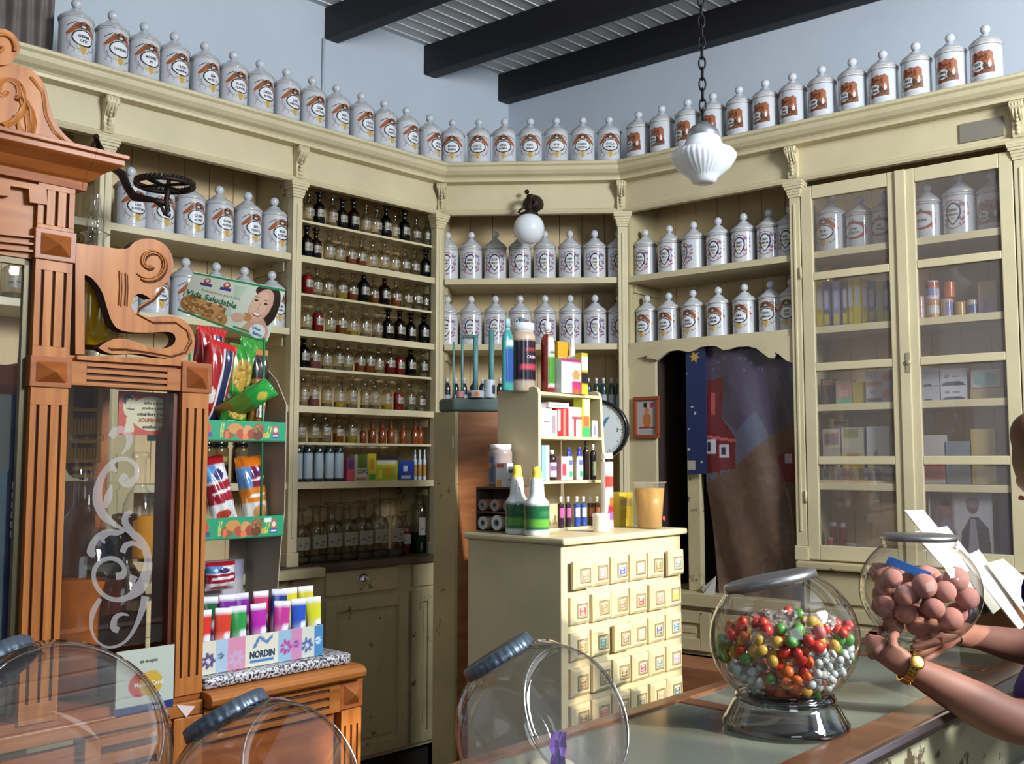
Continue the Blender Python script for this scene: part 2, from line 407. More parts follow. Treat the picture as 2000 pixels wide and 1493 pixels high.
# beams, running with the right wall
def beam(v, label):
    mb = MB(); q = [room(-.02, v, 0), room(UW, v, 0), room(UW, v+.085, 0), room(-.02, v+.085, 0)]
    q[0] = room(.002, v, 0); q[3] = room(.002, v+.085, 0)
    mb.add([(p.x, p.y, 3.632) for p in q]+[(p.x, p.y, CEILZ-.004) for p in q], [(0, 1, 2, 3), (7, 6, 5, 4), (1, 0, 4, 5), (2, 1, 5, 6), (3, 2, 6, 7), (0, 3, 7, 4)])
    o = mb.build('ceiling_beam', BEAM, bev=.006); return tag(o, label, 'ceiling beam', 'black beams under the ceiling')
beam(.004, 'black ceiling beam nearest the right-hand wall, longest in view')
beam(.58, 'black ceiling beam, middle one of the three in view')
beam(1.235, 'black ceiling beam, leftmost and nearest the camera of the three')
# pipe down the left wall
mb = MB(); x, z = FL.hit(632, 110, WO-.008)
mb.tube([FL.W(x, WO-.008, 2.95), FL.W(x, WO-.008, 3.63)], .008, 8)
mb.box(0, 0, 0, 0, 0, 0)
tag(mb.build('wall_conduit', WALLM), 'thin whitewashed pipe running down the left wall under the beam end', 'pipe')

# ================================================================== painted shelving round the corner
D = .30; TOPZ = 2.97; EZ = 2.73; SH = [2.41, 2.08, 1.745, 1.41]
def back_panel(mb, x0, x1, z0, z1, y=D, w=.118):
    mb.box(x0, x1, y+.008, y+.016, z0, z1, 1)
    x = x0
    while x < x1-.001:
        e = min(x+w, x1); mb.box(x+.0015, e-.0015, y, y+.009, z0, z1, 0); x += w
def pilaster(fr, root, x, z0, label=None):
    mb = MB(); mb.box(x-.024, x+.024, -.014, .03, z0+.06, EZ-.07)
    mb.box(x-.006, x+.006, -.019, -.013, z0+.12, EZ-.10)
    mb.box(x-.030, x+.030, -.020, .03, z0, z0+.06)
    mb.build('pilaster', CREAM, root, bev=.003)
    mb = MB()      # flared capital
    for i, (h, e) in enumerate([(.0, .004), (.012, .007), (.024, .010), (.036, .016), (.048, .020), (.058, .022)]):
        mb.box(x-.024-e, x+.024+e, -.014-e, .03, EZ-.07+h, EZ-.07+h+.0125)
    mb.build('capital', CREAM, root, bev=.002)
def corbel(root, x):
    mb = MB()
    pr = [(0, 2.745), (-.02, 2.747), (-.028, 2.765), (-.022, 2.785), (-.026, 2.81), (-.045, 2.835), (-.060, 2.855), (-.062, 2.872), (-.05, 2.884), (0, 2.884)]
    mb.sweep(pr, x-.020, x+.020)
    for k in (-.024, .024):
        mb.tube([(x+k, -.045, 2.868), (x+k*.8, -.045, 2.868)], .017, 12)
    for k in range(5):      # carved leaf on its front
        z = 2.765+k*.015; mb.ball((x, -.024-.004*k, z), .010-.001*k, 0, 8, 6)
    for k in (-.012, 0, .012): mb.tube([(x+k, -.062, 2.872), (x+k, -.05, 2.838), (x+k, -.028, 2.81)], .004, 6)
    mb.build('corbel', CREAM, root)
# one continuous entablature
ent = thing('cornice', 'long cream moulded cornice with carved corbels running over all the shelving', 'cornice', FW, 0, 0, 0)
CPROF = [(.30, 2.972), (-.100, 2.972), (-.108, 2.966), (-.108, 2.955), (-.098, 2.947), (-.092, 2.930), (-.078, 2.915), (-.058, 2.906), (-.052, 2.898), (-.050, 2.886), (.0, 2.884), (.0, 2.90), (.30, 2.90)]
FPROF = [(.0, 2.90), (.0, 2.758), (-.012, 2.752), (-.016, 2.742), (-.010, 2.730), (.02, 2.730), (.02, 2.90)]
def mitred(prof, name):
    """carry a profile along left wall, corner bay and right wall with mitred joints"""
    mb = MB(); frs = [FL, FC, FR]; n = len(prof); rings = []
    rings.append([FL.W(-3.4, y, z) for y, z in prof])
    for f, g, f0, g0 in ((FL, FC, FL.o, FC.o), (FC, FR, FR.o, FR.o)):
        r = []
        for y, z in prof:
            p = cross2(f0+f.n*y, f.d, g0+g.n*y, g.d); r.append(Vector((p.x, p.y, z)))
        rings.append(r)
    rings.append([FR.W(3.6, y, z) for y, z in prof])
    vs = [v for r in rings for v in r]
    fs = [(k*n+i, k*n+(i+1) % n, (k+1)*n+(i+1) % n, (k+1)*n+i) for k in range(3) for i in range(n)]
    fs = [f[::-1] for f in fs]
    mb.add(vs, fs); return mb.build(name, CREAM, ent)
mitred(CPROF, 'moulding'); mitred(FPROF, 'frieze')
def attach(o, fr): o.location = fr.W(0, 0, 0); o.rotation_euler = (0, 0, fr.a)
for fr, xs in ((FL, (-.84, -1.69, -2.54)), (FC, (.012, .903)), (FR, (.885, 1.79))):
    for x in xs:
        n0 = len(bpy.data.objects); corbel(ent, x); o = [c for c in ent.children if c.name.startswith('corbel')][-1]; attach(o, fr)

def bay(name, label, fr, x0, x1, shelves, thin=(), zbot=1.05, ztop=EZ, left=True, right=True, pils=(), gx=(0, 0)):
    root = thing(name, label, 'shelving', fr, 0, 0, 0)
    mb = MB(); back_panel(mb, x0+.002-gx[0]*0, x1-.002, zbot, ztop+.10); mb.build('back_panel', [PANEL, GROOVE], root)
    for sd_, x in ((left, x0), (right, x1)):
        if not sd_: continue
        s = 1 if x == x0 else -1; mb = MB(); a, b = (x, x+.018) if s > 0 else (x-.018, x)
        mb.box(a, b, .02, D, zbot, ztop+.1)
        for z in shelves:      # shelf bearers
            mb.box(b if s > 0 else a-.012, b+.012 if s > 0 else a, .05, D, z-.075, z-.03)
        mb.build('side_panel', CREAMW, root)
    for z in shelves:
        mb = MB(); mb.box(x0+.019, x1-.019, .0, D-.002, z-.03, z); mb.build('shelf', CREAM, root, bev=.002)
    for z in thin:
        mb = MB(); mb.box(x0+.019, x1-.019, .02, D-.06, z-.011, z); mb.build('thin_shelf', CREAM, root)
    mb = MB(); mb.box(x0, x1, .02, D, ztop+.13, ztop+.15); mb.build('top_board', CREAMW, root)
    for x in pils: pilaster(fr, root, x, zbot)
    return root
XL1, XL2, XL3 = -.84, -1.69, -2.54
bay('shelving_bay', 'cream shelving bay of the left wall holding rows of small glass bottles', FL, XL1, -.002, SH, (2.575, 2.245, 1.915, 1.585), pils=(XL1, -.010))
bay('shelving_bay', 'cream shelving bay of the left wall behind the green snack rack', FL, XL2, XL1, SH, pils=(XL2,))
bay('shelving_bay', 'cream shelving bay at far left, behind the carved oak case', FL, XL3, XL2, SH)
CW = (FR.o-FC.o).length
bay('shelving_bay', 'narrow cream shelving bay across the corner of the room', FC, .004, CW-.004, SH[:3], zbot=.9, pils=())
pc = thing('pilaster_post', 'slim fluted cream post between the corner bay and the right-hand bay', 'pilaster', FC, 0, 0, 0)
pilaster(FC, pc, CW-.006, 1.0)
R1 = bay('shelving_bay', 'cream open bay on the right wall with two jar shelves above an arched recess', FR, .004, .885, SH[:2], zbot=2.045, pils=())
# glazed cabinet
RX0, RX1 = .885, 1.79
R2 = bay('glazed_cabinet', 'tall cream cabinet with two glazed doors on the right wall', FR, RX0, RX1, SH, zbot=1.08, pils=(RX0, RX1))
R2['category'] = 'cabinet'
def glazed_door(x0, x1, handle):
    z0, z1 = 1.085, 2.70
    mb = MB(); st = .05
    mb.box(x0, x0+st, -.012, .012, z0, z1); mb.box(x1-st, x1, -.012, .012, z0, z1)
    mb.box(x0+st, x1-st, -.012, .012, z1-.058, z1); mb.box(x0+st, x1-st, -.012, .012, z0, z0+.062)
    for z in (2.300, 1.905, 1.505): mb.box(x0+st, x1-st, -.011, .011, z-.017, z+.017)
    d = mb.build('door', CREAM, R2, bev=.003)
    zz = [z0+.062, 1.505, 1.905, 2.300, z1-.058]
    for a, b in zip(zz[:-1], zz[1:]):
        mb = MB(); g = .017; mb.box(x0+st, x1-st, -.001, .001, a+(g if a > z0+.07 else 0), b-(g if b < z1-.06 else 0)); mb.build('pane', GLW, d)
    return d
glazed_door(RX0+.028, 1.335, 0); d = glazed_door(1.345, RX1-.028, 1)
mb = MB(); mb.box(1.318, 1.362, -.022, -.010, 1.085, 2.70); mb.build('meeting_stile', CREAM, R2, bev=.004)
mb = MB(); mb.lathe([(.0001, 0), (.012, 0), (.013, .004), (.0001, .006)], 14, M=Matrix.Translation((1.352, -.028, 1.90)) @ Matrix.Rotation(-math.pi/2, 4, 'X')); mb.box(1.344, 1.360, -.026, -.020, 1.86, 1.94); mb.build('escutcheon', mat('painted_metal', '#a89f82', .4, metal=.3), R2)
for z in (1.35, 2.32):
    mb = MB(); mb.tube([(RX0+.024, -.018, z-.025), (RX0+.024, -.018, z+.025)], .006, 8); mb.build('hinge', CREAM, R2)
mb = MB(); mb.box(1.575, 1.735, -.008, -.002, 2.768, 2.845); mb.build('patch', mat('bare_grey_patch', '#7d7568', .8), ent); attach(ent.children[-1] if ent.children[-1].name.startswith('patch') else [c for c in ent.children if c.name.startswith('patch')][0], FR)
# far right: next bay, mostly out of frame
bay('shelving_bay', 'edge of the next cream bay right of the glazed cabinet', FR, RX1+.002, RX1+.85, SH, zbot=1.08)

# arched recess R1
AX0, AX1 = .03, .862
rec = thing('arched_recess', 'cream arched recess with scalloped valance under the right-hand jar shelves', 'recess', FR, 0, 0, 0)
P = lambda px, py, y=0: FR.hit(px, py, y)
arch = [P(1232, 722), P(1246, 700), P(1262, 696), P(1268, 694), P(1262, 700), P(1278, 702), P(1284, 704), P(1292, 697), P(1306, 687), P(1325, 684), P(1345, 688), P(1357, 685), P(1366, 679), P(1382, 676), P(1400, 677), P(1413, 684), P(1425, 683), P(1440, 678), P(1462, 677), P(1478, 681), P(1492, 692), P(1503, 700), P(1510, 700), P(1515, 694), P(1513, 688), P(1522, 693), P(1535, 704), P(1553, 711)]
poly = [(AX0-.02, 2.05)]+[(AX0-.02, arch[0][1])]+arch[1:]+[(AX1, arch[-1][1]), (AX1, 2.05)]
mb = MB(); mb.prism(poly, -.004, .016); mb.build('valance', CREAM, rec)
xa = P(1284, 900, .03)[0]
mb = MB(); mb.box(AX0-.02, xa, .018, .04, .95, 2.05); mb.build('cheek_board', CREAM, rec)
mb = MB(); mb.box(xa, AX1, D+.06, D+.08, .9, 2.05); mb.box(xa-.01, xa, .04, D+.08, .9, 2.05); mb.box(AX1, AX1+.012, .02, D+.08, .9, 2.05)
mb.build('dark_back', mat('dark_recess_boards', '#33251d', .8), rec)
mb = MB(); xb0, xb1 = P(1345, 1000, .06)[0], P(1370, 1000, .06)[0]
mb.box(xb0, xb1, .05, .09, .90, 2.04); mb.build('inner_post', CREAMW, rec, bev=.003)
mb = MB(); mb.box(AX0, AX1, -.03, D+.08, .84, .90); mb.build('sill', CREAMW, rec, bev=.004)
# low base cabinets
def base_unit(label, fr, x0, x1, drawers, doors, z0=.16, zd=.90, z1=1.02, top=True):
    root = thing('base_cabinet', label, 'cabinet', fr, 0, 0, 0)
    mb = MB(); mb.box(x0, x1, .0, D+.05, z0, z1); mb.build('carcass', CREAMW, root)
    mb = MB(); mb.box(x0, x1, .06, D+.05, 0, z0); mb.build('toe_board', mat('dark_plinth', '#241b15', .8), root)
    for a, b, knob in drawers:
        mb = MB(); mb.box(a, b, -.014, .0, zd+.006, z1-.008); d = mb.build('drawer', CREAMW, root, bev=.004)
        if knob:
            k = MB(); c = (a+b)/2
            k.lathe([(.0001, -.004), (.03, -.003), (.030, 0), (.026, .012), (.014, .022), (.0001, .026)], 18, M=Matrix.Translation((c, -.014, zd+.065)) @ Matrix.Rotation(math.pi/2, 4, 'X'), a0=0, a1=math.pi)
            k.box(c-.036, c+.036, -.017, -.014, zd+.062, zd+.084)
            k.build('cup_handle', CHROME, d)
    for a, b in doors:
        mb = MB(); zz0, zz1, st = z0+.02, zd-.012, .055
        mb.box(a, b, -.006, 0, zz0, zz1)
        for q in ((a, a+st, zz0, zz1), (b-st, b, zz0, zz1), (a+st, b-st, zz0, zz0+st), (a+st, b-st, zz1-st, zz1)): mb.box(q[0], q[1], -.018, -.004, q[2], q[3])
        mb.box(a+st+.02, b-st-.02, -.010, -.004, zz0+st+.02, zz1-st-.02)
        mb.build('door', CREAMW, root, bev=.003)
    return root
X = lambda px: FL.X(px)
base_unit('worn cream base cabinet under the small bottle shelves', FL, XL1, -.005, [(X(637), X(776), True), (X(806), -.02, False), (XL1+.01, X(627), False)], [(X(637), X(795)), (X(803), -.02), (XL1+.01, X(627))])
base_unit('worn cream base cabinet behind the snack rack', FL, XL3, XL1-.004, [(XL1-.40, XL1-.02, False), (XL2-.4, XL2-.02, False)], [(XL1-.40, XL1-.02), (XL1-.82, XL1-.43), (XL2-.4, XL2-.02)])
mb = MB(); WTM = mat('dark_worn_worktop', '#54443a', .35, var=.3, vscale=8)
mb.box(-2.54, -.004, -.035, D+.05, 1.02, 1.05); o = mb.build('worktop', WTM, bev=.004); attach(o, FL); tag(o, 'long dark worn worktop under the left-hand bottle shelves', 'worktop')
mb = MB(); mb.box(-2.54, XL1+.12, -.055, .0, 1.005, 1.045); o = mb.build('front_lath', CREAMW, bev=.003); attach(o, FL); tag(o, 'worn cream edging board along the left part of the worktop', 'edging board'); o.location = FL.W(0, -.0355-.0, 0)
base_unit('cream base cabinet in the corner, behind the brown board', FC, .02, CW-.02, [], [(.05, .45), (.47, .87)], z1=.90, zd=.88)
base_unit('cream base under the arched recess', FR, .03, RX0-.004, [], [(.06, .45), (.47, .86)], z0=.62, zd=.83, z1=.84)
mb = MB(); mb.box(.1, RX0, -.26, -.03, .0, .62); o = mb.build('low_chest', BROWNW, bev=.006); attach(o, FR); tag(o, 'low brown wooden chest standing below the arched recess', 'chest')
base_unit('cream base cabinet under the glazed cabinet', FR, RX0, RX1+.85, [(RX0+.03, 1.32, False), (1.36, RX1-.03, False)], [(RX0+.03, 1.32), (1.36, RX1-.03)], z1=1.045)
mb = MB(); mb.box(RX0-.02, RX1+.85, -.045, D, 1.045, 1.078); o = mb.build('cabinet_ledge', CREAMW, bev=.008); attach(o, FR); tag(o, 'worn cream ledge under the glazed cabinet doors', 'ledge')
# ================================================================== porcelain jars
def jar_body(kind):
    r = .060; mb = MB()
    prof = [(.0001, 0), (.056, 0), (.060, .003), (.061, .012), (.0585, .018), (r-.0005, .022), (r-.0005, .150), (.0585, .158), (.057, .162), (.0001, .162)]
    mb.lathe(prof, 32, 0)
    for z in (.152,): mb.lathe([(.0598, z), (.0602, z+.001), (.0596, z+.003)], 32, 2)
    mb.lathe([(.0603, .013), (.0600, .0145)], 32, 3)
    if kind == 'eagle':
        c = Canvas(.13, .125, 78, 75, '#c8cbd0'); X0, Y0 = .065, .062
        for s in (-1, 1):      # orange wings and trailing ribbons
            c.poly([(X0+s*.004, Y0+.046), (X0+s*.018, Y0+.052), (X0+s*.034, Y0+.030), (X0+s*.050, Y0+.012), (X0+s*.046, Y0+.005), (X0+s*.030, Y0+.014), (X0+s*.016, Y0+.028)], '#a05c34')
            c.line([(X0+s*.024, Y0+.050), (X0+s*.046, Y0+.036)], .003, '#5a4a46')
            c.line([(X0+s*.044, Y0+.006), (X0+s*.046, Y0-.012), (X0+s*.038, Y0-.028), (X0+s*.042, Y0-.042)], .005, '#b9a6ae')
            c.line([(X0+s*.038, Y0-.012), (X0+s*.034, Y0-.03), (X0+s*.020, Y0-.040)], .0022, '#6e6a72')
            c.line([(X0+s*.020, Y0-.026), (X0+s*.012, Y0-.045)], .003, '#c7b06a')
        c.ell(X0, Y0+.042, .015, .012, '#3a2a26'); c.ell(X0, Y0+.038, .006, .005, '#d8c9b4'); c.ell(X0, Y0+.050, .005, .005, '#a4552a')
        c.ell(X0, Y0+.036, .022, .008, '#6b5140', ring=.6)
        c.ell(X0, Y0, .033, .0275, '#2a1c1a'); c.ell(X0, Y0, .0285, .0235, '#e4e6ea')
        c.poly([(X0-.010, Y0-.028), (X0+.010, Y0-.028), (X0+.006, Y0-.050), (X0, Y0-.056), (X0-.006, Y0-.050)], '#c9a252')
        c.speck(X0-.03, Y0-.052, X0+.03, Y0-.03, ['#b88a3c', '#7a8a6a', '#a8a4ac'], 14, .002, 3); zc = .024
    elif kind == 'hunt':
        c = Canvas(.125, .125, 75, 75, '#c8cbd0')
        c.poly([(.020, .012), (.105, .016), (.100, .09), (.085, .108), (.078, .098), (.060, .108), (.045, .098), (.030, .094), (.022, .08)], '#7a452c')
        c.speck(.028, .02, .095, .098, ['#6a3522', '#94563a', '#7b5a3c', '#a3623c', '#4d3428'], 90, .0055, 5)
        c.poly([(.082, .05), (.102, .05), (.100, .095), (.088, .108), (.080, .09)], '#9c6040')
        c.ell(.050, .046, .021, .021, '#d9d8d8'); c.ell(.089, .050, .005, .013, '#dfe0e2'); c.ell(.089, .066, .004, .004, '#c79a80')
        c.ell(.072, .044, .006, .016, '#4a3a30'); zc = .020
    elif kind == 'wreath':
        c = Canvas(.15, .125, 90, 75, '#c8cbd0'); X0, Y0 = .075, .064
        c.speck(X0-.05, Y0-.035, X0-.020, Y0+.038, ['#7a6a9c', '#b0606a', '#8a7ab4', '#9a8f6a', '#c07a74', '#6a6a86'], 46, .004, 11)
        c.speck(X0+.020, Y0-.035, X0+.05, Y0+.038, ['#7a6a9c', '#b04a4a', '#8a7ab4', '#6f8070', '#c07a74', '#6a6a86'], 46, .004, 12)
        c.line([(X0-.034, Y0+.036), (X0-.02, Y0+.046), (X0, Y0+.050), (X0+.02, Y0+.046), (X0+.034, Y0+.036)], .0035, '#a0605c')
        c.line([(X0-.04, Y0-.028), (X0-.024, Y0-.042), (X0, Y0-.052), (X0+.024, Y0-.042), (X0+.04, Y0-.028)], .004, '#a86068')
        c.poly([(X0-.024, Y0+.012), (X0, Y0+.043), (X0+.024, Y0+.012), (X0+.022, Y0-.016), (X0, Y0-.040), (X0-.022, Y0-.016)], '#4a3f78')
        c.ell(X0, Y0+.008, .026, .034, '#35264e'); c.ell(X0, Y0+.008, .0205, .0275, '#d9dadc')
        c.poly([(X0-.017, Y0-.008), (X0+.017, Y0-.008), (X0+.004, Y0-.032), (X0-.004, Y0-.032)], '#d9dadc'); c.ell(X0, Y0-.014, .008, .005, '#c2a04e'); zc = .018
    else:      # red oval garland
        c = Canvas(.13, .11, 65, 55, '#c8cbd0'); X0, Y0 = .065, .055
        c.ell(X0, Y0, .048, .036, '#9a3434'); c.speck(X0-.045, Y0-.034, X0+.045, Y0+.034, ['#7a2a30', '#b84a42', '#6a7a4a', '#a04a6a'], 60, .005, 8)
        c.ell(X0, Y0, .036, .026, '#d2d4d8'); c.poly([(X0-.01, Y0+.034), (X0, Y0+.048), (X0+.01, Y0+.034)], '#5c6b45'); zc = .030
    # keep a ragged edge out: picture sits a hair above the glaze
    sx, sy = {'eagle': (1.3, 1.12), 'hunt': (1.15, 1.0), 'wreath': (1.12, 1.06), 'garland': (1.2, 1.1)}[kind]
    c.wrap(mb, .0600, zc-(sy-1)*.5*c.h, 4, 0, sx, sy)
    return mb.mesh('body', [PORC, PRINTP, mat('rim_line_brown', '#8a6a4e', .3), mat('rim_line_grey', '#aeb0b6', .3), PRINTP])
def jar_lid():
    mb = MB()
    mb.lathe([(.0001, .162), (.0625, .162), (.0635, .166), (.062, .171), (.057, .175), (.050, .184), (.036, .192), (.026, .202), (.022, .207), (.018, .209), (.010, .211), (.009, .214)], 32, 0)
    mb.lathe([(.0637, .1655), (.0636, .1675)], 32, 1)
    mb.ball((0, 0, .232), .0195, 0, 18, 12)
    return mb.mesh('lid', [PORC, GOLD])
JB = {k: jar_body(k) for k in ('eagle', 'hunt', 'wreath', 'garland')}; JL = jar_lid()
JSPEC = {'eagle': (.085, .040, 0, 'a black-ringed oval under an orange-winged eagle'), 'hunt': (.066, .028, -.0145, 'a brown woodland scene round a white roundel'),
         'wreath': (.091, .029, 0, 'a purple pointed oval in a flower wreath'), 'garland': (.085, .046, 0, 'a red oval garland')}
def jar(kind, words, where, group, fr, x, y, z, rot=0, s=1, h=1):
    zc, wm, du, desc = JSPEC[kind]
    t = thing('apothecary_jar', 'white porcelain jar, %s' % where, 'jar', fr, x, y, z, rot, group); t.scale = (s, s, s*h)
    put(JB[kind], 'body', t); put(JL, 'lid', t)
    mb = MB(); L = words.split('/'); lh = .0145
    if len(L) == 1: text_wrap(mb, L[0], .0608, zc-.004, lh*.9, wm*1.35, 0, du=du)
    else:
        text_wrap(mb, L[0], .0608, zc+.002, lh, wm*1.1, 0, du=du); text_wrap(mb, L[1], .0608, zc-.0140, lh*.9, wm*1.35, 0, du=du)
    mb.build('lettering', INK, t); return t
TOPA = [(118, 'SPERM/CETI'), (192, 'CARBONA'), (257, 'MAGNES/IN'), (318, 'CLOR/MARINA'), (380, 'SER/ANET. H'), (438, 'PLATA/FLAVOS'), (492, 'DESUL/BOVIN'), (546, 'LINI/BENTOM'), (598, 'GOM/OCTAN'), (647, 'ERITR/ACROI'), (697, 'CORTIC/SASAFR'), (743, 'MELIS/CAESTO'), (788, 'BOR/CITRIC'), (835, 'ACID/BORIC')]
nn = 0
for i, (px, wd) in enumerate(TOPA):
    x = FL.X(px, -.015); nn += 1
    jar('eagle', wd, 'eagle emblem, %s from the left end of the cornice top' % ORD[nn-1], 'eagle jars on top of the cornice', FL, x, -.015, 2.9725, rot=.10+.05*math.sin(i*2.1), s=(1.0 if i > 1 else 1.02))
for px, wd in [(881, 'ASTRIN/REGEN'), (934, 'CORTIZ/LEMON'), (985, 'CINA/ROMEY'), (1037, 'NAR/JUGOS'), (1089, 'BOR/TONICO'), (1142, 'CORTEX/CORDIA'), (1195, 'CYCLO/LAMUM')]:
    nn += 1; jar('eagle', wd, 'eagle emblem, %s from the left end of the cornice top' % ORD[nn-1], 'eagle jars on top of the cornice', FC, FC.X(px, -.01), -.01, 2.9725, rot=.05*math.sin(px), s=.985)
HU = [1254, 1301, 1353, 1404, 1457, 1510, 1565, 1624, 1686, 1748, 1815, 1885, 1957]
for i, px in enumerate(HU):
    jar('hunt', ['MAR/IODUR', 'FLOR/SULFUR', 'CERA/ALBA', 'GUM/ARABIC', 'SAL/AMON', 'FOL/SENA', 'RAD/RHEI', 'SEM/ANISI', 'OLEO/RICINI', 'CORT/CINA', 'PULV/DOVER', 'UNG/SIMPLE', 'EXT/OPII'][i],
        'brown picture, %s from the corner along the right-hand cornice' % ORD[i], 'brown pictured jars on the right-hand cornice top', FR, FR.X(px, -.02), -.02, 2.9725, rot=-.10, s=.99)
SY = .085
for i, (px, wd) in enumerate([(238, 'LAB/ALEXSTOR'), (296, 'ACID/TARTR'), (358, 'QUIN/ALUM.'), (416, 'BORS/ANSON'), (473, 'SER/CRESOL'), (526, 'BOR/ACIDUM')]):
    jar('eagle', wd, 'eagle emblem, %s on the upper shelf behind the snack rack' % ORD[i], 'eagle jars on the upper left-hand shelf', FL, FL.X(px, SY), SY, SH[0], rot=.12, s=1.02)
for i, px in enumerate([228, 290, 352, 413, 469, 524]):
    jar('eagle', ['FOL/MALVA', 'RAD/ALTHEA', 'FLOR/TILIA', 'SAL/SODA', 'ALUM/USTUM', 'GUM/MYRRH'][i], 'eagle emblem, %s on the shelf behind the snack banner' % ORD[i], 'eagle jars on the lower left-hand shelf', FL, FL.X(px, SY), SY, SH[1], rot=.12, s=1.02)
for r, z in enumerate(SH[:2]):
    for i, px in enumerate([872, 919, 967, 1016, 1065, 1115, 1164, 1212]):
        jar('wreath', ['BALS/PERU', 'HERBA/MENTA', 'FLOR/MALV', 'LICHEN', 'RAD/GENC', 'HIPP/CASTN', 'SAL/CARLS', 'CERA/FLAVA', 'SEM/LINI', 'GUM/TRAGAC', 'FOL/BUCHU', 'CORT/QUILL', 'NUX/VOMIC', 'BACC/JUNIP', 'PULV/TALCI', 'RES/PINI'][r*8+i],
            'flower wreath, %s from the left on the %s corner shelf' % (ORD[i], ('upper', 'lower')[r]), 'wreath jars on the corner shelves', FC, FC.X(px, .09), .09, z, s=.94, h=1.09)
for i, px in enumerate([1265, 1313, 1361, 1410, 1461, 1512, 1553]):
    jar('wreath', ['DIGIT/FOLIA', 'SPEC/PECT', 'ALOE/SUCC', 'MANNA/ELEC', 'CRET/PREP', 'TART/DEPUR', 'MEL/ROSAR'][i], 'flower wreath, %s from the left, top shelf over the arch' % ORD[i], 'wreath jars over the arch', FR, FR.X(px, .10), .10, SH[0], rot=(.02 if i != 2 else -.55), s=.95, h=1.04)
for i, px in enumerate([1267, 1310, 1358, 1408, 1460, 1512, 1553]):
    jar('eagle', ['SANGU/DRACO', 'ELATER/POMON', 'RAIS/OXYMEL', 'AZUFR/SUBLIM', 'CINC/MALARIS', 'CORTIC/AURANTI', 'SERP/VIRG'][i], 'eagle emblem, %s from the left on the shelf over the arch' % ORD[i], 'eagle jars over the arch', FR, FR.X(px, .10), .10, SH[1], rot=-.05, s=.93, h=1.05)
for i, (px, k, s, wd) in enumerate([(1635, 'eagle', 1.10, 'BOR/AMYL.'), (1693, 'garland', 1.0, 'GUM/ANODYN'), (1745, 'garland', 1.0, 'SAL/TEREB'), (1828, 'garland', 1.02, 'VIRGEN'), (1893, 'wreath', 1.12, 'BORAX/POLVO'), (1960, 'hunt', 1.05, 'SAL/VICHY')]):
    jar(k, wd, '%s from the left behind glass in the glazed cabinet' % ORD[i], 'jars in the glazed cabinet', FR, FR.X(px, .12), .12, SH[0], rot=-.2, s=s*.98)

# ================================================================== pharmacy bottles
def bprof(r, hb, hn, rn):      # body radius, body height, overall neck height, neck radius
    return [(.0001, .001), (r-.002, 0), (r, .003), (r, hb*.78), (r*.97, hb*.86), (r*.80, hb*.95), (r*.5, hb), (rn, hb+.006), (rn, hn-.006), (rn*1.5, hn-.003), (rn*1.5, hn)]
_bm = {}
def bmesh_of(key, fn):
    if key not in _bm: _bm[key] = fn()
    return _bm[key]
LIQ = {'r': '#b3191f', 'y': '#c8b23a', 'a': '#a85a1c', 'k': '#1b0c10', 'p': '#a86a74', 'b': '#4c2c1c', 'c': '#b9b3a0', 'g': '#14301c', 'w': '#8f1f22'}
def bottle(code, where, group, fr, x, y, z, s=1.0, kind='bottle', r=.0245, hb=.088, hn=.118, rn=.009, fill=.5):
    gm = {'k': GLK, 'b': GLA}.get(code, GLBT); names = {'k': 'near-black glass', 'b': 'brown glass', 'c': 'clear glass', 'r': 'clear glass with red liquid', 'y': 'clear glass with yellow liquid', 'a': 'clear glass with amber liquid', 'p': 'clear glass with pinkish powder', 'g': 'clear glass with dark green liquid', 'w': 'clear glass with dark red liquid'}
    t = thing('glass_bottle', '%s bottle, %s' % (names[code], where), 'bottle', fr, x, y, z, 0, group); t.scale = (s, s, s)
    key = (r, hb, hn, rn)
    put(bmesh_of(('g', gm.name)+key, lambda: MB().lathe(bprof(*key), 18, 0).mesh('glass_body', gm)), 'glass_body', t)
    st = bmesh_of(('s', gm.name)+key, lambda: MB().lathe([(rn*.9, hn-.004), (rn*.95, hn+.003), (rn*1.0, hn+.006), (rn*1.9, hn+.010), (rn*2.0, hn+.014), (rn*1.2, hn+.018), (.0001, hn+.019)], 14, 0).mesh('stopper', gm))
    put(st, 'stopper', t)
    lv = {'c': .22, 'y': .30, 'p': .5, 'a': .5, 'r': .9, 'k': .7, 'b': .6, 'w': .55, 'g': .5}[code]*fill*2
    lv = min(lv, .95)
    lm = liquid('liquid_'+code, LIQ[code], .55 if code != 'c' else .25)
    def mk():
        q = r-.0025; top = hb*lv
        pr = [(.0001, .004), (q, .004), (q, min(top, hb*.76)), (.0001, min(top, hb*.76)+.0001)] if top < hb*.8 else [(.0001, .004), (q, .004), (q, hb*.78), (q*.8, hb*.93), (.0001, hb*.95)]
        return MB().lathe(pr, 14, 0).mesh('liquid', lm)
    put(bmesh_of(('l', code, lv)+key, mk), 'liquid', t)
    def lab():
        c = Canvas(r*1.55, hb*.34, 14, 8, '#948d7e'); c.line([(r*.25, hb*.12), (r*1.3, hb*.2)], .004, '#4a4038'); c.line([(r*.35, hb*.07), (r*1.2, hb*.10)], .002, '#6a6058')
        mb = MB(); c.wrap(mb, r+.0006, hb*.36); return mb.mesh('paper_label', PRINT)
    put(bmesh_of(('lab',)+key, lab), 'paper_label', t)
    return t
Z8 = [2.575, 2.41, 2.245, 2.08, 1.915, 1.745, 1.585]
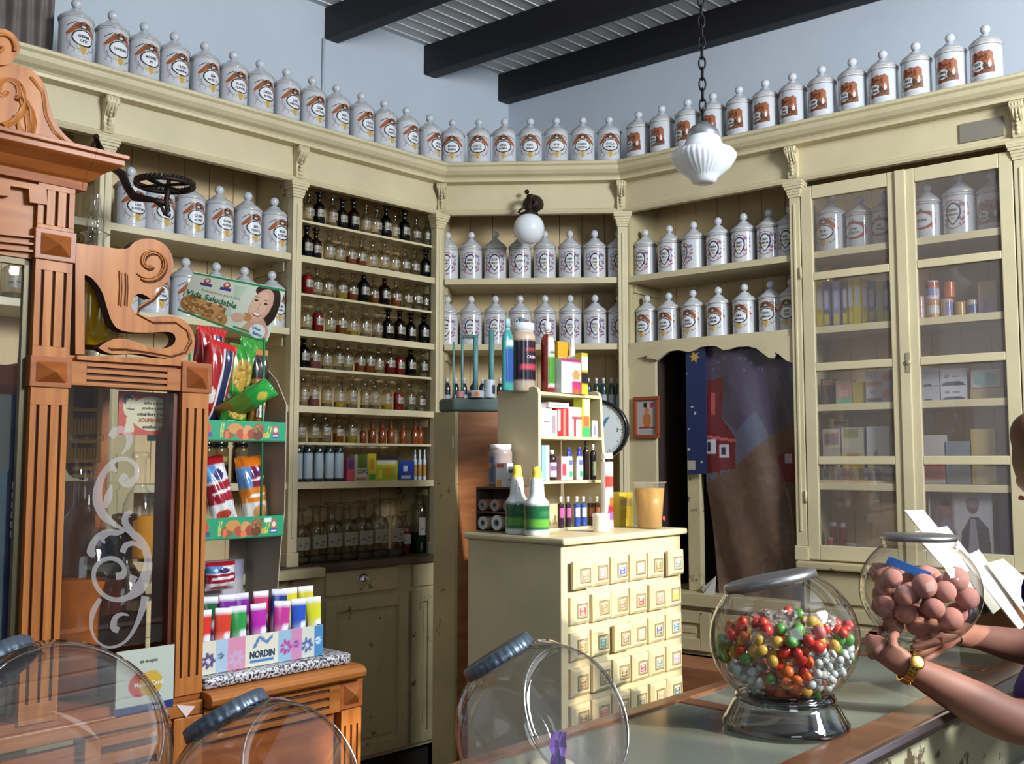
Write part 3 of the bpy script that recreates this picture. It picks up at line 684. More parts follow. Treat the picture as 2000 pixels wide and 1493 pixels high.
ROWS = [([155, 222, 315, 390, 470, 550, 622, 688, 757, 822, 897, 968], 'ckckbcckckcc', 550, .288),
        ([148, 212, 300, 368, 452, 528, 603, 675, 752, 825, 895, 968], 'kbccaaccccckc'[:12], 550, .288),
        ([152, 222, 302, 392, 462, 538, 615, 690, 765, 838, 908, 970], 'rccyakabaccc', 550, .288),
        ([150, 225, 315, 397, 475, 553, 632, 710, 795, 870, 953], 'crcaycckbkk', 550, .288),
        ([140, 212, 287, 370, 437, 527, 588, 645, 722, 795, 873, 953], 'kpccc aacwrkc'.replace(' ', '')[:12], 550, .288),
        ([155, 240, 345, 435, 525, 635, 710, 805, 890, 975, 1060], 'cpcycccyrcc', 550, .2545),
        ([135, 235, 330, 435, 535], 'cccay', 550, .2545)]
for ri, (xs, codes, x0, sc) in enumerate(ROWS):
    for i, (cx, code) in enumerate(zip(xs, codes)):
        px = x0+sc*cx; dark = code in 'kb'
        s = (1.16 if dark else 1.08)+.05*math.sin(i*3.7+ri)
        if ri < 2: s *= 1.0
        x = FL.X(px, .07); x = max(x, XL1+.045)
        bottle(code, '%s from left, %s bottle shelf down' % (ORD[i], ORD[ri]), 'small bottles, shelf %d of the left wall' % (ri+1), FL, x, .07+.006*math.sin(i*5+ri*2), Z8[ri], s=s)
# amber dropper bottles
def dropper_set():
    b = MB().lathe([(.0001, 0), (.017, 0), (.018, .003), (.018, .052), (.014, .062), (.008, .066), (.008, .074)], 16, 0).mesh('glass_body', mat('amber_bottle_glass', '#7a3a14', .12, coat=.4))
    c = MB().lathe([(.0095, .072), (.0095, .084), (.006, .086), (.0055, .100), (.0001, .105)], 14, 0).mesh('rubber_bulb', mat('brown_rubber', '#5a2d18', .5))
    return b, c
DB, DC = dropper_set()
for i, cx in enumerate([622, 693, 770, 837, 930, 1020, 1060]):
    t = thing('dropper_bottle', 'amber dropper bottle, %s from the left of its row' % ORD[i], 'bottle', FL, FL.X(550+.2545*cx, .07), .07, Z8[6], 0, 'amber dropper bottles')
    k = .9 if i == 0 else 1.08; t.scale = (k, k, k); put(DB, 'glass_body', t); put(DC, 'rubber_bulb', t)
# large storage bottles on the worktop
for i, (cx, code, s, hh) in enumerate([(145, 'c', .95, 1), (270, 'c', 1.0, 1), (385, 'c', 1.04, 1), (505, 'c', 1.04, 1), (620, 'c', 1.05, 1), (735, 'c', 1.08, 1), (860, 'c', 1.0, 1.08)]):
    t = bottle(code, 'large, %s from the left on the dark worktop' % ORD[i], 'large storage bottles on the worktop', FL, FL.X(550+.2545*cx, .10), .10, 1.0505, s=s, r=.052, hb=.175, hn=.235, rn=.018, fill=.35)
    t.scale = (s, s, s*hh)
bottle('w', 'squat, beside the tall green one on the worktop', 'large storage bottles on the worktop', FL, FL.X(790, .12), .12, 1.0505, r=.034, hb=.14, hn=.19, rn=.013, fill=.8)
bottle('g', 'tallest, at the right end of the worktop', 'large storage bottles on the worktop', FL, FL.X(820, .11), .11, 1.0505, r=.046, hb=.25, hn=.33, rn=.030, fill=.4)
# ================================================================== packaged goods
def pbox(name, label, cat, fr, px0, px1, ptop, zb, y, dep, base, rects=(), group=None, tx=None, rot=0, M=None):
    """a carton: width and height surveyed on its own front plane"""
    x0, x1 = fr.X(px0, y), fr.X(px1, y); zt = fr.hit((px0+px1)/2, ptop, y)[1]; h = max(zt-zb, .01); wd = x1-x0
    t = MB(); b = C(base); t.box(-wd/2, wd/2, .0003, dep, 0, h, 0, None, b)
    c = Canvas(wd, h, 16, 18, base)
    for r in rects:
        if r[0] == 'e': c.ell(r[1]*wd, r[2]*h, r[3]*wd, r[4]*h, r[5])
        else: c.rect(r[0]*wd, r[1]*h, r[2]*wd, r[3]*h, r[4])
    c.flat(t, 0, 0, -wd/2, 0)
    for q in (tx or []): text_flat(t, q[0], q[1]*wd-wd/2, q[2]*h, q[3]*h, wd*.9, -.0008, 0, .03, col=C(q[4]))
    o = t.build(name, PRINT); place(o, fr, (x0+x1)/2, y, zb, rot); return tag(o, label, cat, group)
BOT = {'round': [(0, 0), (.92, 0), (1, .02), (1, .68), (.9, .76), (.5, .83), (.36, .86), (.36, .88), (.46, .88), (.46, .995), (.40, 1), (0, 1)],
       'jar': [(0, 0), (.93, 0), (1, .03), (1, .80), (.9, .86), (.82, .88), (.92, .89), (.92, .99), (.88, 1), (0, 1)],
       'flat': [(0, 0), (.85, 0), (.95, .03), (1, .3), (.92, .6), (.72, .78), (.45, .84), (.45, .99), (.4, 1), (0, 1)],
       'spray': [(0, 0), (.96, 0), (1, .02), (1, .42), (.97, .48), (.70, .54), (.62, .58), (.60, .66), (.52, .80), (.48, .83), (.40, .84), (.38, .93), (.30, .99), (0, 1)],
       'tube': [(0, 0), (1, 0), (1, .96), (.94, .97), (.94, 1), (0, 1)],
       'pump': [(0, 0), (.95, 0), (1, .02), (1, .6), (.9, .66), (.5, .70), (.5, .80), (.35, .82), (.35, .97), (.3, 1), (0, 1)]}
def pbot(name, label, cat, fr, pc_, pw, ptop, zb, y, shape, base, bands=(), group=None, mat_=None, rot=0, cap=None, flat=1, tx=None):
    x = fr.X(pc_, y); d_ = (fr.W(x, y).xy).y; r = pw/2/F*d_; zt = fr.hit(pc_, ptop, y)[1]; h = max(zt-zb, .01)
    pr = BOT[shape]; fine = []
    for (r0, z0), (r1, z1) in zip(pr[:-1], pr[1:]):
        k = max(1, int((z1-z0)*26))
        for i in range(k): fine.append((max(.0001, r*(r0+(r1-r0)*i/k)), h*(z0+(z1-z0)*i/k)))
    fine.append((.0001, h))
    def colf(a, z):
        u = ((a+math.pi/2+math.pi) % (2*math.pi))-math.pi; v = z/h; col = base
        for b in bands:
            if b[0] <= u <= b[1] and b[2] <= v <= b[3]: col = b[4]
        return C(col)
    M = Matrix.Diagonal((1, flat, 1, 1))
    root = thing(name, label, cat, fr, x, y+r*flat, zb, rot, group)
    b = MB()
    if cap:
        zc = cap*h; lo = [q for q in fine if q[1] <= zc+1e-9]; hi = [q for q in fine if q[1] >= zc-1e-9]
        b.lathe(lo, 28, 0, True, M, colf)
    else: b.lathe(fine, 28, 0, True, M, colf)
    for q in (tx or []):
        k = len(b.v); text_wrap(b, q[0], r*1.01, q[1]*h, q[2]*h, r*1.5); b.c[k:] = [C(q[3])]*(len(b.v)-k)
        for i in range(k, len(b.v)): b.v[i] = (b.v[i][0], b.v[i][1]*flat, b.v[i][2])
    b.build('body', mat_ or PRINTG, root)
    if cap:
        b = MB(); b.lathe(hi, 28, 0, True, M, colf); b.build('cap', mat_ or PRINTG, root)
    return root
ALL = (-4, 4)
# ---- lower shelf of the small-bottle bay
for i, cx in enumerate([145, 222, 305, 385, 460]):
    pbot('tonic_bottle', 'dark bottle with pale blue label and white cap, %s from the left of five' % ORD[i], 'bottle', FL, 550+.2545*cx, 19, 866, SH[3], .05, 'jar', '#1d2a30',
         [(-4, 4, .08, .74, '#9fb0ba'), (-4, 4, .10, .70, '#a9b9c2'), (-4, 4, .90, 1, '#ccd3d8'), (-.9, .6, .30, .33, '#5c6a72'), (-.9, .6, .42, .44, '#5c6a72'), (-.9, .4, .54, .56, '#5c6a72')], 'pale blue labelled bottles', cap=.87)
B = lambda cx, sc=.2545, o=550: o+sc*cx
Bz = lambda cy: 720+.2545*cy
pbox('carton', 'small red carton beside the pale blue labelled bottles', 'box', FL, B(503), B(560), Bz(690), SH[3], .05, .05, '#b04a6a', [(.1, .55, .9, .95, '#5a3a6a'), (.1, .1, .9, .5, '#c8485a')])
pbox('carton', 'small white and green carton next to the red carton on the shelf', 'box', FL, B(562), B(660), Bz(660), SH[3], .05, .05, '#b9bdaa', [(.2, .5, .95, 1, '#5d7420'), (.1, .05, .9, .45, '#c8c4b4'), (.1, .02, .9, .12, '#b0684c')], tx=[('CSUPO', .6, .28, .22, '#4a4a48')])
pbox('carton', 'upright yellow carton beside the long yellow one', 'box', FL, B(664), B(726), Bz(655), SH[3], .05, .05, '#cfc02e', [(.1, .05, .9, .25, '#4f8a3a'), ('e', .5, .6, .3, .2, '#c98a2c')])
pbox('carton', 'long yellow carton with a black top on the fourth thick shelf', 'box', FL, B(728), B(890), Bz(668), SH[3], .05, .06, '#c9c31f', [(0, .82, 1, 1, '#22202a'), (.05, .66, .9, .8, '#d8d4c0'), (.05, .05, .9, .5, '#9bb02a'), (.1, .1, .3, .4, '#d9cf3a'), (.5, .15, .7, .5, '#c98a2c')])
pbox('display_box', 'blue counter box at the right end of the carton shelf', 'box', FL, B(892), B(1018), Bz(712), SH[3], .05, .07, '#1d3f9a', [(.35, .5, .6, .75, '#cfd6e6'), (.25, .1, .5, .25, '#b9c4e0'), (.55, .1, .8, .25, '#b9c4e0')])
for i, cx in enumerate([1034, 1070, 1108]):
    pbot('nose_drop_bottle', 'slim clear and orange dropper vial, %s of three by the blue box' % ORD[i], 'bottle', FL, B(cx), 8, Bz(620), SH[3], .06, 'pump', '#c9d0dc', [(-4, 4, .1, .5, '#b88a4a'), (-4, 4, .72, 1, '#e4e8f0')], 'slim dropper vials')
# ---- row of small bottles on the third corner shelf
for i, px in enumerate([872, 889, 905, 923, 941, 958, 976, 1150, 1166, 1180, 1196, 1210]):
    dk = '#1f2432' if px < 1000 else '#24403c'
    pbot('syrup_bottle', 'small dark bottle with white cap, %s from the left on the lowest corner shelf' % ORD[i], 'bottle', FC, px, 13, 738, SH[2], .06, 'round', dk, [(-4, 4, .12, .52, '#9fa9b4'), (-4, 4, .86, 1, '#cfd3d6')], 'small dark syrup bottles')
# ================================================================== nest-of-drawers cabinet
FD = Frame((.151, 3.10), az(42.5))
TZ = 1.265; DW = FD.X(1327); DD = .405
cab = thing('drawer_cabinet', 'cream cabinet of many small labelled drawers in the middle of the shop', 'cabinet', FD, 0, 0, 0)
mb = MB(); mb.box(0, DW, 0, DD, .05, TZ-.022); mb.box(.01, DW-.01, .02, DD, 0, .05); mb.build('carcass', CREAM, cab, bev=.003)
mb = MB(); mb.box(-.012, DW+.015, -.022, DD+.012, TZ-.022, TZ); mb.build('top', CREAM, cab, bev=.007)
lc = [('#cfc6a8', '#8a8478'), ('#d8cfb2', '#c98a96'), ('#d2d0cc', '#4a62a8'), ('#dcd4ba', '#c8a49a'), ('#d8cba0', '#8a7448'), ('#d0d2c8', '#5a7c74'),
      ('#dbd0b4', '#d0505c'), ('#c8bb94', '#8c7a5c'), ('#c9bc96', '#8a7a60'), ('#d8cfb4', '#c8283c'), ('#d8cdb0', '#d07a80'), ('#d9cf9c', '#d8b83c'),
      ('#cdbf98', '#94744a'), ('#cfcdb4', '#4a9088'), ('#c9bda0', '#7d6a58'), ('#d6cfba', '#b4aa98'), ('#cfcab8', '#5a5a84'), ('#cdd0c8', '#3c7cac'),
      ('#cdbf98', '#94744a'), ('#c6b88e', '#7a6a50'), ('#c9bc96', '#6a5c48'), ('#d2cbb8', '#8a4468'), ('#cfcab4', '#6a8494'), ('#d2cab8', '#9a8ab0'),
      ('#cdbf98', '#94744a'), ('#d2c6ac', '#b8605c'), ('#cfc4a4', '#8c7c68'), ('#cfc4a4', '#7c7c70'), ('#d0c8b0', '#a89c84'), ('#c9ccc6', '#4c6474')]
def drawer_front(k):
    mb = MB(); w_, h_, s = .0385, .0425, .010
    vs = [(-w_, 0, -h_), (w_, 0, -h_), (w_, 0, h_), (-w_, 0, h_), (-w_, -.010, -h_), (w_, -.010, -h_), (w_, -.010, h_), (-w_, -.010, h_), (-w_+s, -.019, -h_+s), (w_-s, -.019, -h_+s), (w_-s, -.019, h_-s), (-w_+s, -.019, h_-s)]
    fs = [(0, 1, 5, 4), (1, 2, 6, 5), (2, 3, 7, 6), (3, 0, 4, 7), (4, 5, 9, 8), (5, 6, 10, 9), (6, 7, 11, 10), (7, 4, 8, 11), (8, 9, 10, 11)]
    return mb.add(vs, fs).mesh('drawer', CREAM)
DM = drawer_front(0); cwd = (FD.X(1323)-FD.X(1106))/6
def labelmesh(i):
    bc, ic = lc[i % len(lc)]; c = Canvas(.044, .046, 22, 23, '#6f6045'); c.rect(.0022, .0022, .0418, .0438, '#b3a47c'); c.rect(.006, .006, .038, .040, '#75674c'); c.rect(.0075, .0075, .0365, .0385, bc); c.rect(.010, .010, .034, .033, ic)
    g = np.random.default_rng(i+3)
    for k in range(4):
        y = .013+k*.005; c.rect(.012+g.uniform(0, .004), y, .032-g.uniform(0, .006), y+.002, (bc, '#e0d6bc')[k % 2])
    mb = MB(); c.flat(mb, 0, 0, -.022, -.023); return mb.mesh('label', PRINT)
sc_d = cwd*.90/.077
for r in range(6):
    zc = 1.191-.0425-.109*r
    for c_ in range(6):
        xc = FD.X(1106)+cwd*(c_+.5); o = put(DM, 'drawer', cab, (xc, 0, zc)); o.scale = (sc_d, 1, 1); o.rotation_euler = (0, math.radians(random.uniform(-1, 1)), 0)
        o.location.y = -random.choice([0, 0, .002, .005]) if (r, c_) not in ((0, 5), (0, 0), (2, 2)) else -.012
        l = put(labelmesh((r*6+c_) % 30 if r < 5 else c_), 'label_card', o, (.002, -.0196, -.002)); l.scale = (1, 1, 1)
        l['label'] = 'little framed picture label'
# ---- small open rack on the cabinet
uy = .22; ux0, ux1 = FD.X(1052, uy), FD.X(1188, uy); FU = Frame(FD.W(0, .17), az(42.5)); FE = Frame(FD.W(.02, DD), az(132.5)); utz = FD.hit(1045, 757, uy)[1]; ud = .0
e = .01
while FD.W(ux0, uy+e).x/FD.W(ux0, uy+e).y > (972-1000)/F and e < .4: e += .005
ud = e
rk = thing('countertop_rack', 'small cream stepped rack of toiletries standing on the drawer cabinet', 'rack', FD, 0, 0, TZ)
UH = utz-TZ
def side(x, lean):
    mb = MB(); M = Matrix.Translation((x, uy, 0)) @ Matrix.Rotation(-math.pi/2, 4, 'Z')
    # outline in depth and height, rounded at the top front
    pts = [(0, .0), (ud, 0), (ud, UH-.004), (.02, UH+.006), (.006, UH), (0, UH-.02)]
    vs = [(x+lean*(z/UH), uy+d, z) for d, z in pts]+[(x+.014+lean*(z/UH), uy+d, z) for d, z in pts]; n = len(pts)
    mb.add(vs, [tuple(range(n)), tuple(range(n, 2*n))[::-1]]+[(i, i+n, (i+1) % n+n, (i+1) % n) for i in range(n)])
    mb.build('side_panel', CREAM, rk, bev=.002)
side(ux0, -.0); side(ux1-.014, -.035)
rz = [.008, FD.hit(1110, 939, uy)[1]-TZ, FD.hit(1110, 853, uy)[1]-TZ, UH-.012]
for i, z in enumerate(rz):
    mb = MB(); mb.box(ux0+.014, ux1-.014-.035*z/UH, uy+.002, uy+ud, z-.010, z); mb.build('shelf', CREAM, rk)
mb = MB(); mb.box(ux0+.014, ux1-.05, uy+ud-.006, uy+ud, 0, UH-.01); mb.build('back_board', CREAM, rk)
Z0, Z1, Z2, Z3 = [TZ+z+.001 for z in rz]
# on top of the rack
pbot('shampoo_bottle', 'tall teal bottle with a blue label on top of the small rack', 'bottle', FU, 998, 29, 622, Z3, .11, 'round', '#3f9a94', [(-.9, .9, .12, .6, '#2a5aa0'), (-.7, .7, .62, .68, '#d8e6e4'), (-4, 4, .86, 1, '#9cc4c4')], cap=.86, flat=.6)
pbot('cream_jar', 'large beige jar with a black and red label on the small rack', 'jar', FU, 1040, 50, 630, Z3, .09, 'jar', '#b7a492', [(-1.9, 1.9, .16, .80, '#241c28'), (-1.9, 1.9, .76, .81, '#d8b89c'), (-.9, .9, .33, .38, '#c8485a'), (-.6, .6, .58, .64, '#b8343c'), (-4, 4, .88, 1, '#e8e6e4')], cap=.88, tx=[('CREMA', .48, .055, '#e6dcd8')])
pbot('tonic_bottle', 'amber-red bottle with a green label and white cap on the small rack', 'bottle', FU, 1081, 28, 629, Z3, .06, 'round', '#7c2414', [(-.8, 1.0, .08, .76, '#e8e8d8'), (-.7, .9, .10, .52, '#4f9a2c'), (-.6, .8, .55, .60, '#3c7a24'), (-4, 4, .85, 1, '#eef0f4')], cap=.85)
pbox('carton', 'yellow and white carton behind the bottles on the small rack', 'box', FU, 1090, 1112, 668, Z3, .12, .04, '#d9a52c', [(.1, .1, .7, .7, '#dcdcd8')])
pbox('carton', 'white carton with a magenta edge on top of the small rack', 'box', FU, 1097, 1136, 702, Z3, .045, .05, '#dfdbe0', [(0, .93, 1, 1, '#b83a6c'), (.55, 0, 1, .35, '#c43a78'), ('e', .75, .55, .2, .14, '#d8a25c'), (.6, .0, .9, .12, '#d8602c')])
pbot('spray_bottle', 'white pump bottle behind the white carton on the small rack', 'bottle', FU, 1128, 24, 660, Z3, .085, 'pump', '#f0f0f4', cap=.7)
pbox('carton', 'narrow yellow and black carton at the right end of the small rack', 'box', FU, 1137, 1149, 690, Z3, .04, .03, '#d8c23a', [(0, .25, 1, .5, '#2a2226'), (0, .6, 1, .9, '#e8e4d8')])
# upper compartment
pbox('carton', 'white carton with black script, left in the top compartment of the small rack', 'box', FU, 1055, 1078, 790, Z2, .07, .05, '#ece8ea', [(.3, .4, .8, .46, '#4a4448'), (.1, .85, .9, 1, '#8a868c')])
pbox('carton', 'white and grey carton beside the red toothpaste cartons', 'box', FU, 1074, 1090, 802, Z2, .065, .05, '#e4e2e4', [(.2, .1, .7, .8, '#84808a')])
pbox('toothpaste_carton', 'red toothpaste carton with white stripes in the small rack', 'box', FU, 1088, 1112, 797, Z2, .065, .05, '#c02a2c', [(.1, .2, .3, .9, '#ece8e8'), (.55, 0, .7, 1, '#e07a70')])
pbox('toothpaste_carton', 'white carton with red panel, right of the red toothpaste carton', 'box', FU, 1111, 1139, 796, Z2, .065, .05, '#eeeaea', [(.2, .6, .9, .7, '#c83c40'), (.35, .0, .55, .6, '#b83a40')])
pbox('carton', 'flat white and red carton lying across the toothpaste cartons', 'box', FU, 1072, 1112, 787, FU.hit(1090, 797, .06)[1], .06, .05, '#e8e2e2', [(.1, .3, .9, .6, '#d08884')])
pbox('carton', 'tall yellow-green carton at the right of the top compartment', 'box', FU, 1138, 1153, 775, Z2, .06, .04, '#c8cc44', [(0, 0, 1, .25, '#3c9a5c'), (.1, .25, .9, .5, '#c8603c'), (.3, .55, .9, .95, '#e8e8b8')])
pbox('carton', 'small white box at the right of the top compartment', 'box', FU, 1157, 1167, 822, Z2, .06, .03, '#dcdce4', [(.3, .1, .7, .7, '#7a7aa0')])
# middle compartment
pbox('carton', 'blue and white carton at the left of the middle compartment', 'box', FU, 1058, 1073, 870, Z1, .07, .04, '#7aa0d4', [(.6, 0, 1, 1, '#ecf0f8')])
pbot('syrup_bottle', 'dark syrup bottle with white cap in the middle compartment', 'bottle', FU, 1085, 20, 879, Z1, .06, 'round', '#2a1a20', [(-1.2, 1.2, .1, .6, '#c4b8c8'), (-1.1, 1.1, .3, .45, '#7a5a90'), (-4, 4, .85, 1, '#eef0f4')], cap=.85)
pbox('carton', 'pink carton in the middle compartment', 'box', FU, 1096, 1108, 892, Z1, .065, .04, '#d8a0a8', [(.2, .2, .8, .7, '#c03a44')])
for i, px in enumerate([1116, 1136]):
    pbot('baby_shampoo', 'white bottle with blue cap and green emblem, %s of two' % ('left', 'right')[i], 'bottle', FU, px, 19, 874, Z1, .055, 'flat', '#eceef6', [(-.6, .6, .1, .28, '#3c9a74'), (-.7, .7, .45, .62, '#5a6ac0'), (-4, 4, .72, 1, '#2c3a9a')], 'white bottles with blue caps', cap=.78, flat=.6)
for i, px in enumerate([1149, 1163]):
    pbot('dark_bottle', 'tall dark bottle, %s of two at the right of the middle compartment' % ('left', 'right')[i], 'bottle', FU, px, 12, (862, 868)[i], Z1, (.07, .055)[i], 'round', '#1c1418', [(-1, 1, .1, .5, '#8a9a84' if i else '#3a2c2a'), (-4, 4, .84, 1, '#d4d4d6' if i else '#2a2428')])
# lower compartment
for i, (px, c1, c2) in enumerate([(1100, '#2a1c30', '#c05a9a'), (1114, '#2a1c30', '#c85a9c'), (1131, '#2c4a9c', '#d0d8ea'), (1144, '#2c4a9c', '#d0d8ea'), (1158, '#4a2418', '#c8784a'), (1170, '#4a2418', '#d0885a')]):
    pbot('medicine_bottle', '%s little bottle with white cap, %s from the left in the lowest compartment' % (('purple', 'purple', 'blue', 'blue', 'brown', 'brown')[i], ORD[i]), 'bottle', FU, px, 13, 970, Z0, .055, 'round', c1, [(-1.3, 1.3, .1, .62, c2), (-1.3, 1.3, .1, .3, c1), (-4, 4, .8, 1, '#eceef2')], 'little bottles in the lowest compartment', cap=.82)
# left of the rack, along the cabinet's side edge
pbot('pill_jar', 'clear jar with a white lid and blue label beside the rack', 'jar', FE, 962, 46, 868, FE.hit(962, 950, .06)[1]+.001, .045, 'jar', '#8a7f80', [(-1.4, .0, .1, .7, '#2a4a94'), (-.6, -.2, .42, .55, '#c8783a'), (-4, 4, .88, 1, '#eceaea')], cap=.88)
ts_ = thing('tape_tray', 'brown cardboard tray stand holding rolls of tape beside the rack', 'stand', FE, 0, 0, TZ+.001)
ex0, ex1 = FE.X(928, .03), FE.X(1008, .03); eh = FE.hit(965, 952, .03)[1]-TZ-.001; ehm = FE.hit(965, 1000, .03)[1]-TZ-.001
mb = MB(); mb.box(ex0, ex1, .035, .12, eh-.006, eh); mb.box(ex0, ex1, .035, .12, ehm-.006, ehm); mb.box(ex0, ex1, .035, .12, 0, .003); mb.box(ex0, ex0+.004, .035, .12, .003, eh-.006); mb.box(ex1-.004, ex1, .035, .12, .003, eh-.006); mb.box(ex0, ex1, .116, .12, .003, eh-.006); mb.build('tray', mat('brown_tray_card', '#57403a', .7), ts_)
pbox('carton', 'white carton with grey print standing in front of the blue labelled jar', 'box', FE, 968, 990, 905, TZ+eh+.002, .036, .03, '#d2d0d4', [(.1, .8, .7, .95, '#c8504a'), (.1, .0, .5, .3, '#d89a4a')])
pbox('carton', 'white carton with black stripes right of the other white carton', 'box', FE, 988, 1006, 912, TZ+eh+.002, .04, .03, '#d8d6da', [(.3, .7, .9, .85, '#3a383c'), (.3, .3, .9, .42, '#8a888c')])
def roll(px, wpx, zb, c1, label):
    y = .036; x = FE.X(px, y); r = wpx/2/F*FE.W(x, y).y; t = thing('tape_roll', label, 'tape roll', FE, x, y, zb+r+.001, 0, 'rolls of medical tape')
    M = Matrix.Rotation(-math.pi/2, 4, 'X'); mb = MB(); mb.lathe([(r*.45, 0), (r, 0), (r, .05), (r*.45, .05), (r*.45, 0)], 24, 0, False, M); mb.build('roll', mat('tape_'+c1[1:], c1, .6), t)
    mb = MB(); mb.lathe([(r*.44, -.001), (r*.44, .052), (r*.30, .052), (r*.30, -.001), (r*.44, -.001)], 20, 0, False, M); mb.build('core', mat('tape_core', '#5a7a94', .5), t)
for a_ in [(942, 22, TZ+.001+ehm, '#a07c72', 'flesh coloured tape roll at the left of the tray'), (966, 23, TZ+.001+ehm, '#b08c7c', 'flesh coloured tape roll, second on the tray'), (990, 22, TZ+.001+ehm, '#a88474', 'flesh coloured tape roll nearest the spray bottles'),
           (943, 25, TZ+.005, '#c9bfb2', 'white tape roll at the back left of the bottom row'), (970, 29, TZ+.005, '#ded9d2', 'white tape roll with a blue core in the bottom row'), (995, 22, TZ+.005, '#cfc8c0', 'white tape roll right in the bottom row')]: roll(*a_)
for i, (px, y) in enumerate([(1027, .187), (1067, .088)]):
    t = pbot('spray_bottle', 'white cleaning bottle with a green label and yellow nozzle, %s of the pair' % ('rear left', 'front right')[i], 'bottle', FD, px, (46, 50)[i], (908, 912)[i], TZ+.001, y, 'spray', '#dfe6ea',
         [(-2.2, 2.2, .09, .43, '#1f5a38'), (-2.2, 2.2, .12, .22, '#5a9a3c'), (-.5, 1.2, .28, .36, '#2c7048'), (.7, 1.3, .1, .4, '#cfe0d4'), (-4, 4, .83, 1, '#e2cf52')], 'pair of white cleaning bottles', cap=.83)
# right of the rack
pbot('lozenge_tube', 'tall white tube with red print right of the rack', 'tube', FD, 1195, 24, 885, TZ+.001, .14, 'tube', '#e6e2e2', [(-1.2, 1.2, .55, .68, '#c04a40'), (-.6, .8, .30, .42, '#d0642c'), (-.8, .9, .24, .29, '#b02a34'), (-1, 1, .1, .2, '#8a5a9c')], cap=.9)
pbox('carton', 'yellow carton between the tube and the plastic cup', 'box', FD, 1209, 1236, 962, TZ+.001, .18, .05, '#c9b23c', [(.1, .6, .9, .8, '#a8935c'), (.1, .2, .6, .5, '#b09a28')])
x, z = FD.hit(1260, 1030, .08)
t = thing('plastic_cup', 'large clear plastic cup of orange drink on the drawer cabinet', 'cup', FD, x, .06, TZ+.001, 0)
R_ = 33/F*3.35; hc = FD.hit(1260, 942, .06)[1]-TZ
mb = MB(); mb.lathe([(.0001, .001), (R_*.74, 0), (R_*.97, hc-.006), (R_*1.06, hc-.005), (R_*1.06, hc), (R_*.95, hc)], 30); mb.build('cup', glass('cup_plastic', '#f4f2ea', '#e8e4d8', .4, .08, haze=.12, hazecol='#e8e4d8'), t)
mb = MB(); mb.lathe([(.0001, .003), (R_*.72, .003), (R_*.92, hc*.86), (.0001, hc*.86)], 30); mb.build('drink', mat('orange_drink', '#e3b05c', .3, sss=.2), t)
mb = MB(); mb.lathe([(.0001, 0), (.008, 0)], 16, M=Matrix.Translation((.022, -R_*.80, .035)) @ Matrix.Rotation(math.radians(84), 4, 'X')); mb.build('sticker', mat('red_sticker', '#d8423c', .5), t)
pbot('ointment_pot', 'short white plastic pot at the front of the drawer cabinet', 'pot', FD, 1187, 34, 1003, TZ+.001, .05, 'tube', '#e4ddd0', [(-4, 4, .8, 1, '#eceae8')], cap=.8)

# ================================================================== tall board post with the teal stand, dial scale
A = Vector((-.2277, 4.0)); Bp = A+Vector(az(-45))*.129; Cp = A+Vector(az(82))*.26; Dp = Cp+Vector(az(-8))*.3
tall = thing('tall_box', 'tall narrow box with a cream side and an orange-brown side', 'cabinet', FW, 0, 0, 0)
for nm, pts, m in (('cream_side', [A, A+Vector(az(82))*.012, Bp+Vector(az(82))*.02, Bp], CREAMW), ('brown_side', [A+Vector(az(82))*.0125, Cp, Dp, Bp+Vector(az(82))*.021], BROWNW)):
    mb = MB(); n = 4; mb.add([(p.x, p.y, 0) for p in pts]+[(p.x, p.y, 1.70) for p in pts], [(0, 1, 5, 4), (1, 2, 6, 5), (2, 3, 7, 6), (3, 0, 4, 7), (3, 2, 1, 0), (4, 5, 6, 7)]); mb.build(nm, m, tall)
mb = MB(); mb.box(A.x-.012, A.x-.004, A.y+.0, A.y+.006, 1.55, 1.60); mb.build('hinge', CREAM, tall)
TEAL = mat('teal_paint', '#5f9494', .5, var=.2, vscale=20); TEALD = mat('dull_teal_paint', '#5c6f69', .6, var=.25, vscale=14)
ts = thing('dispenser_stand', 'teal stand of upright rods on top of the brown box', 'stand', FW, 0, 0, 1.70)
mb = MB(); q = [A+Vector((-.075, .09)), A+Vector((-.01, -.01)), Cp+Vector((-.0, -.01)), Cp+Vector((0, .14))]
mb.add([(p.x, p.y, .001) for p in q]+[(p.x, p.y, .055) for p in q], [(0, 1, 5, 4), (1, 2, 6, 5), (2, 3, 7, 6), (3, 0, 4, 7), (3, 2, 1, 0), (4, 5, 6, 7)]); mb.build('base_block', TEALD, ts, bev=.01)
def WP(px, py, d): r = ray(px, py); r = r*(d/r.y); return Vector((r.x, r.y, r.z+EYE))
for px, wpx, top in [(886, 4, 668), (903, 5, 655), (929, 10, 654), (960, 11, 645), (1019, 10, 618)]:
    p = WP(px, top, 4.06); mb = MB(); r = wpx/2/F*4.06; mb.lathe([(.0001, .056), (r, .056), (r, p.z-1.70), (.0001, p.z-1.70)], 14, M=Matrix.Translation((p.x, p.y, 0))) if px < 1000 else mb.lathe([(.0001, .056), (r, .056), (r, p.z-1.70), (.0001, p.z-1.70)], 14, M=Matrix.Translation((p.x, p.y+.05, 0)))
    mb.build('rod', TEAL, ts)
a, b = WP(901, 657, 4.06), WP(934, 657, 4.06); mb = MB(); mb.box(a.x, b.x, a.y-.008, a.y+.008, a.z-1.70-.008, a.z-1.70+.006); mb.build('cross_bar', TEALD, ts)
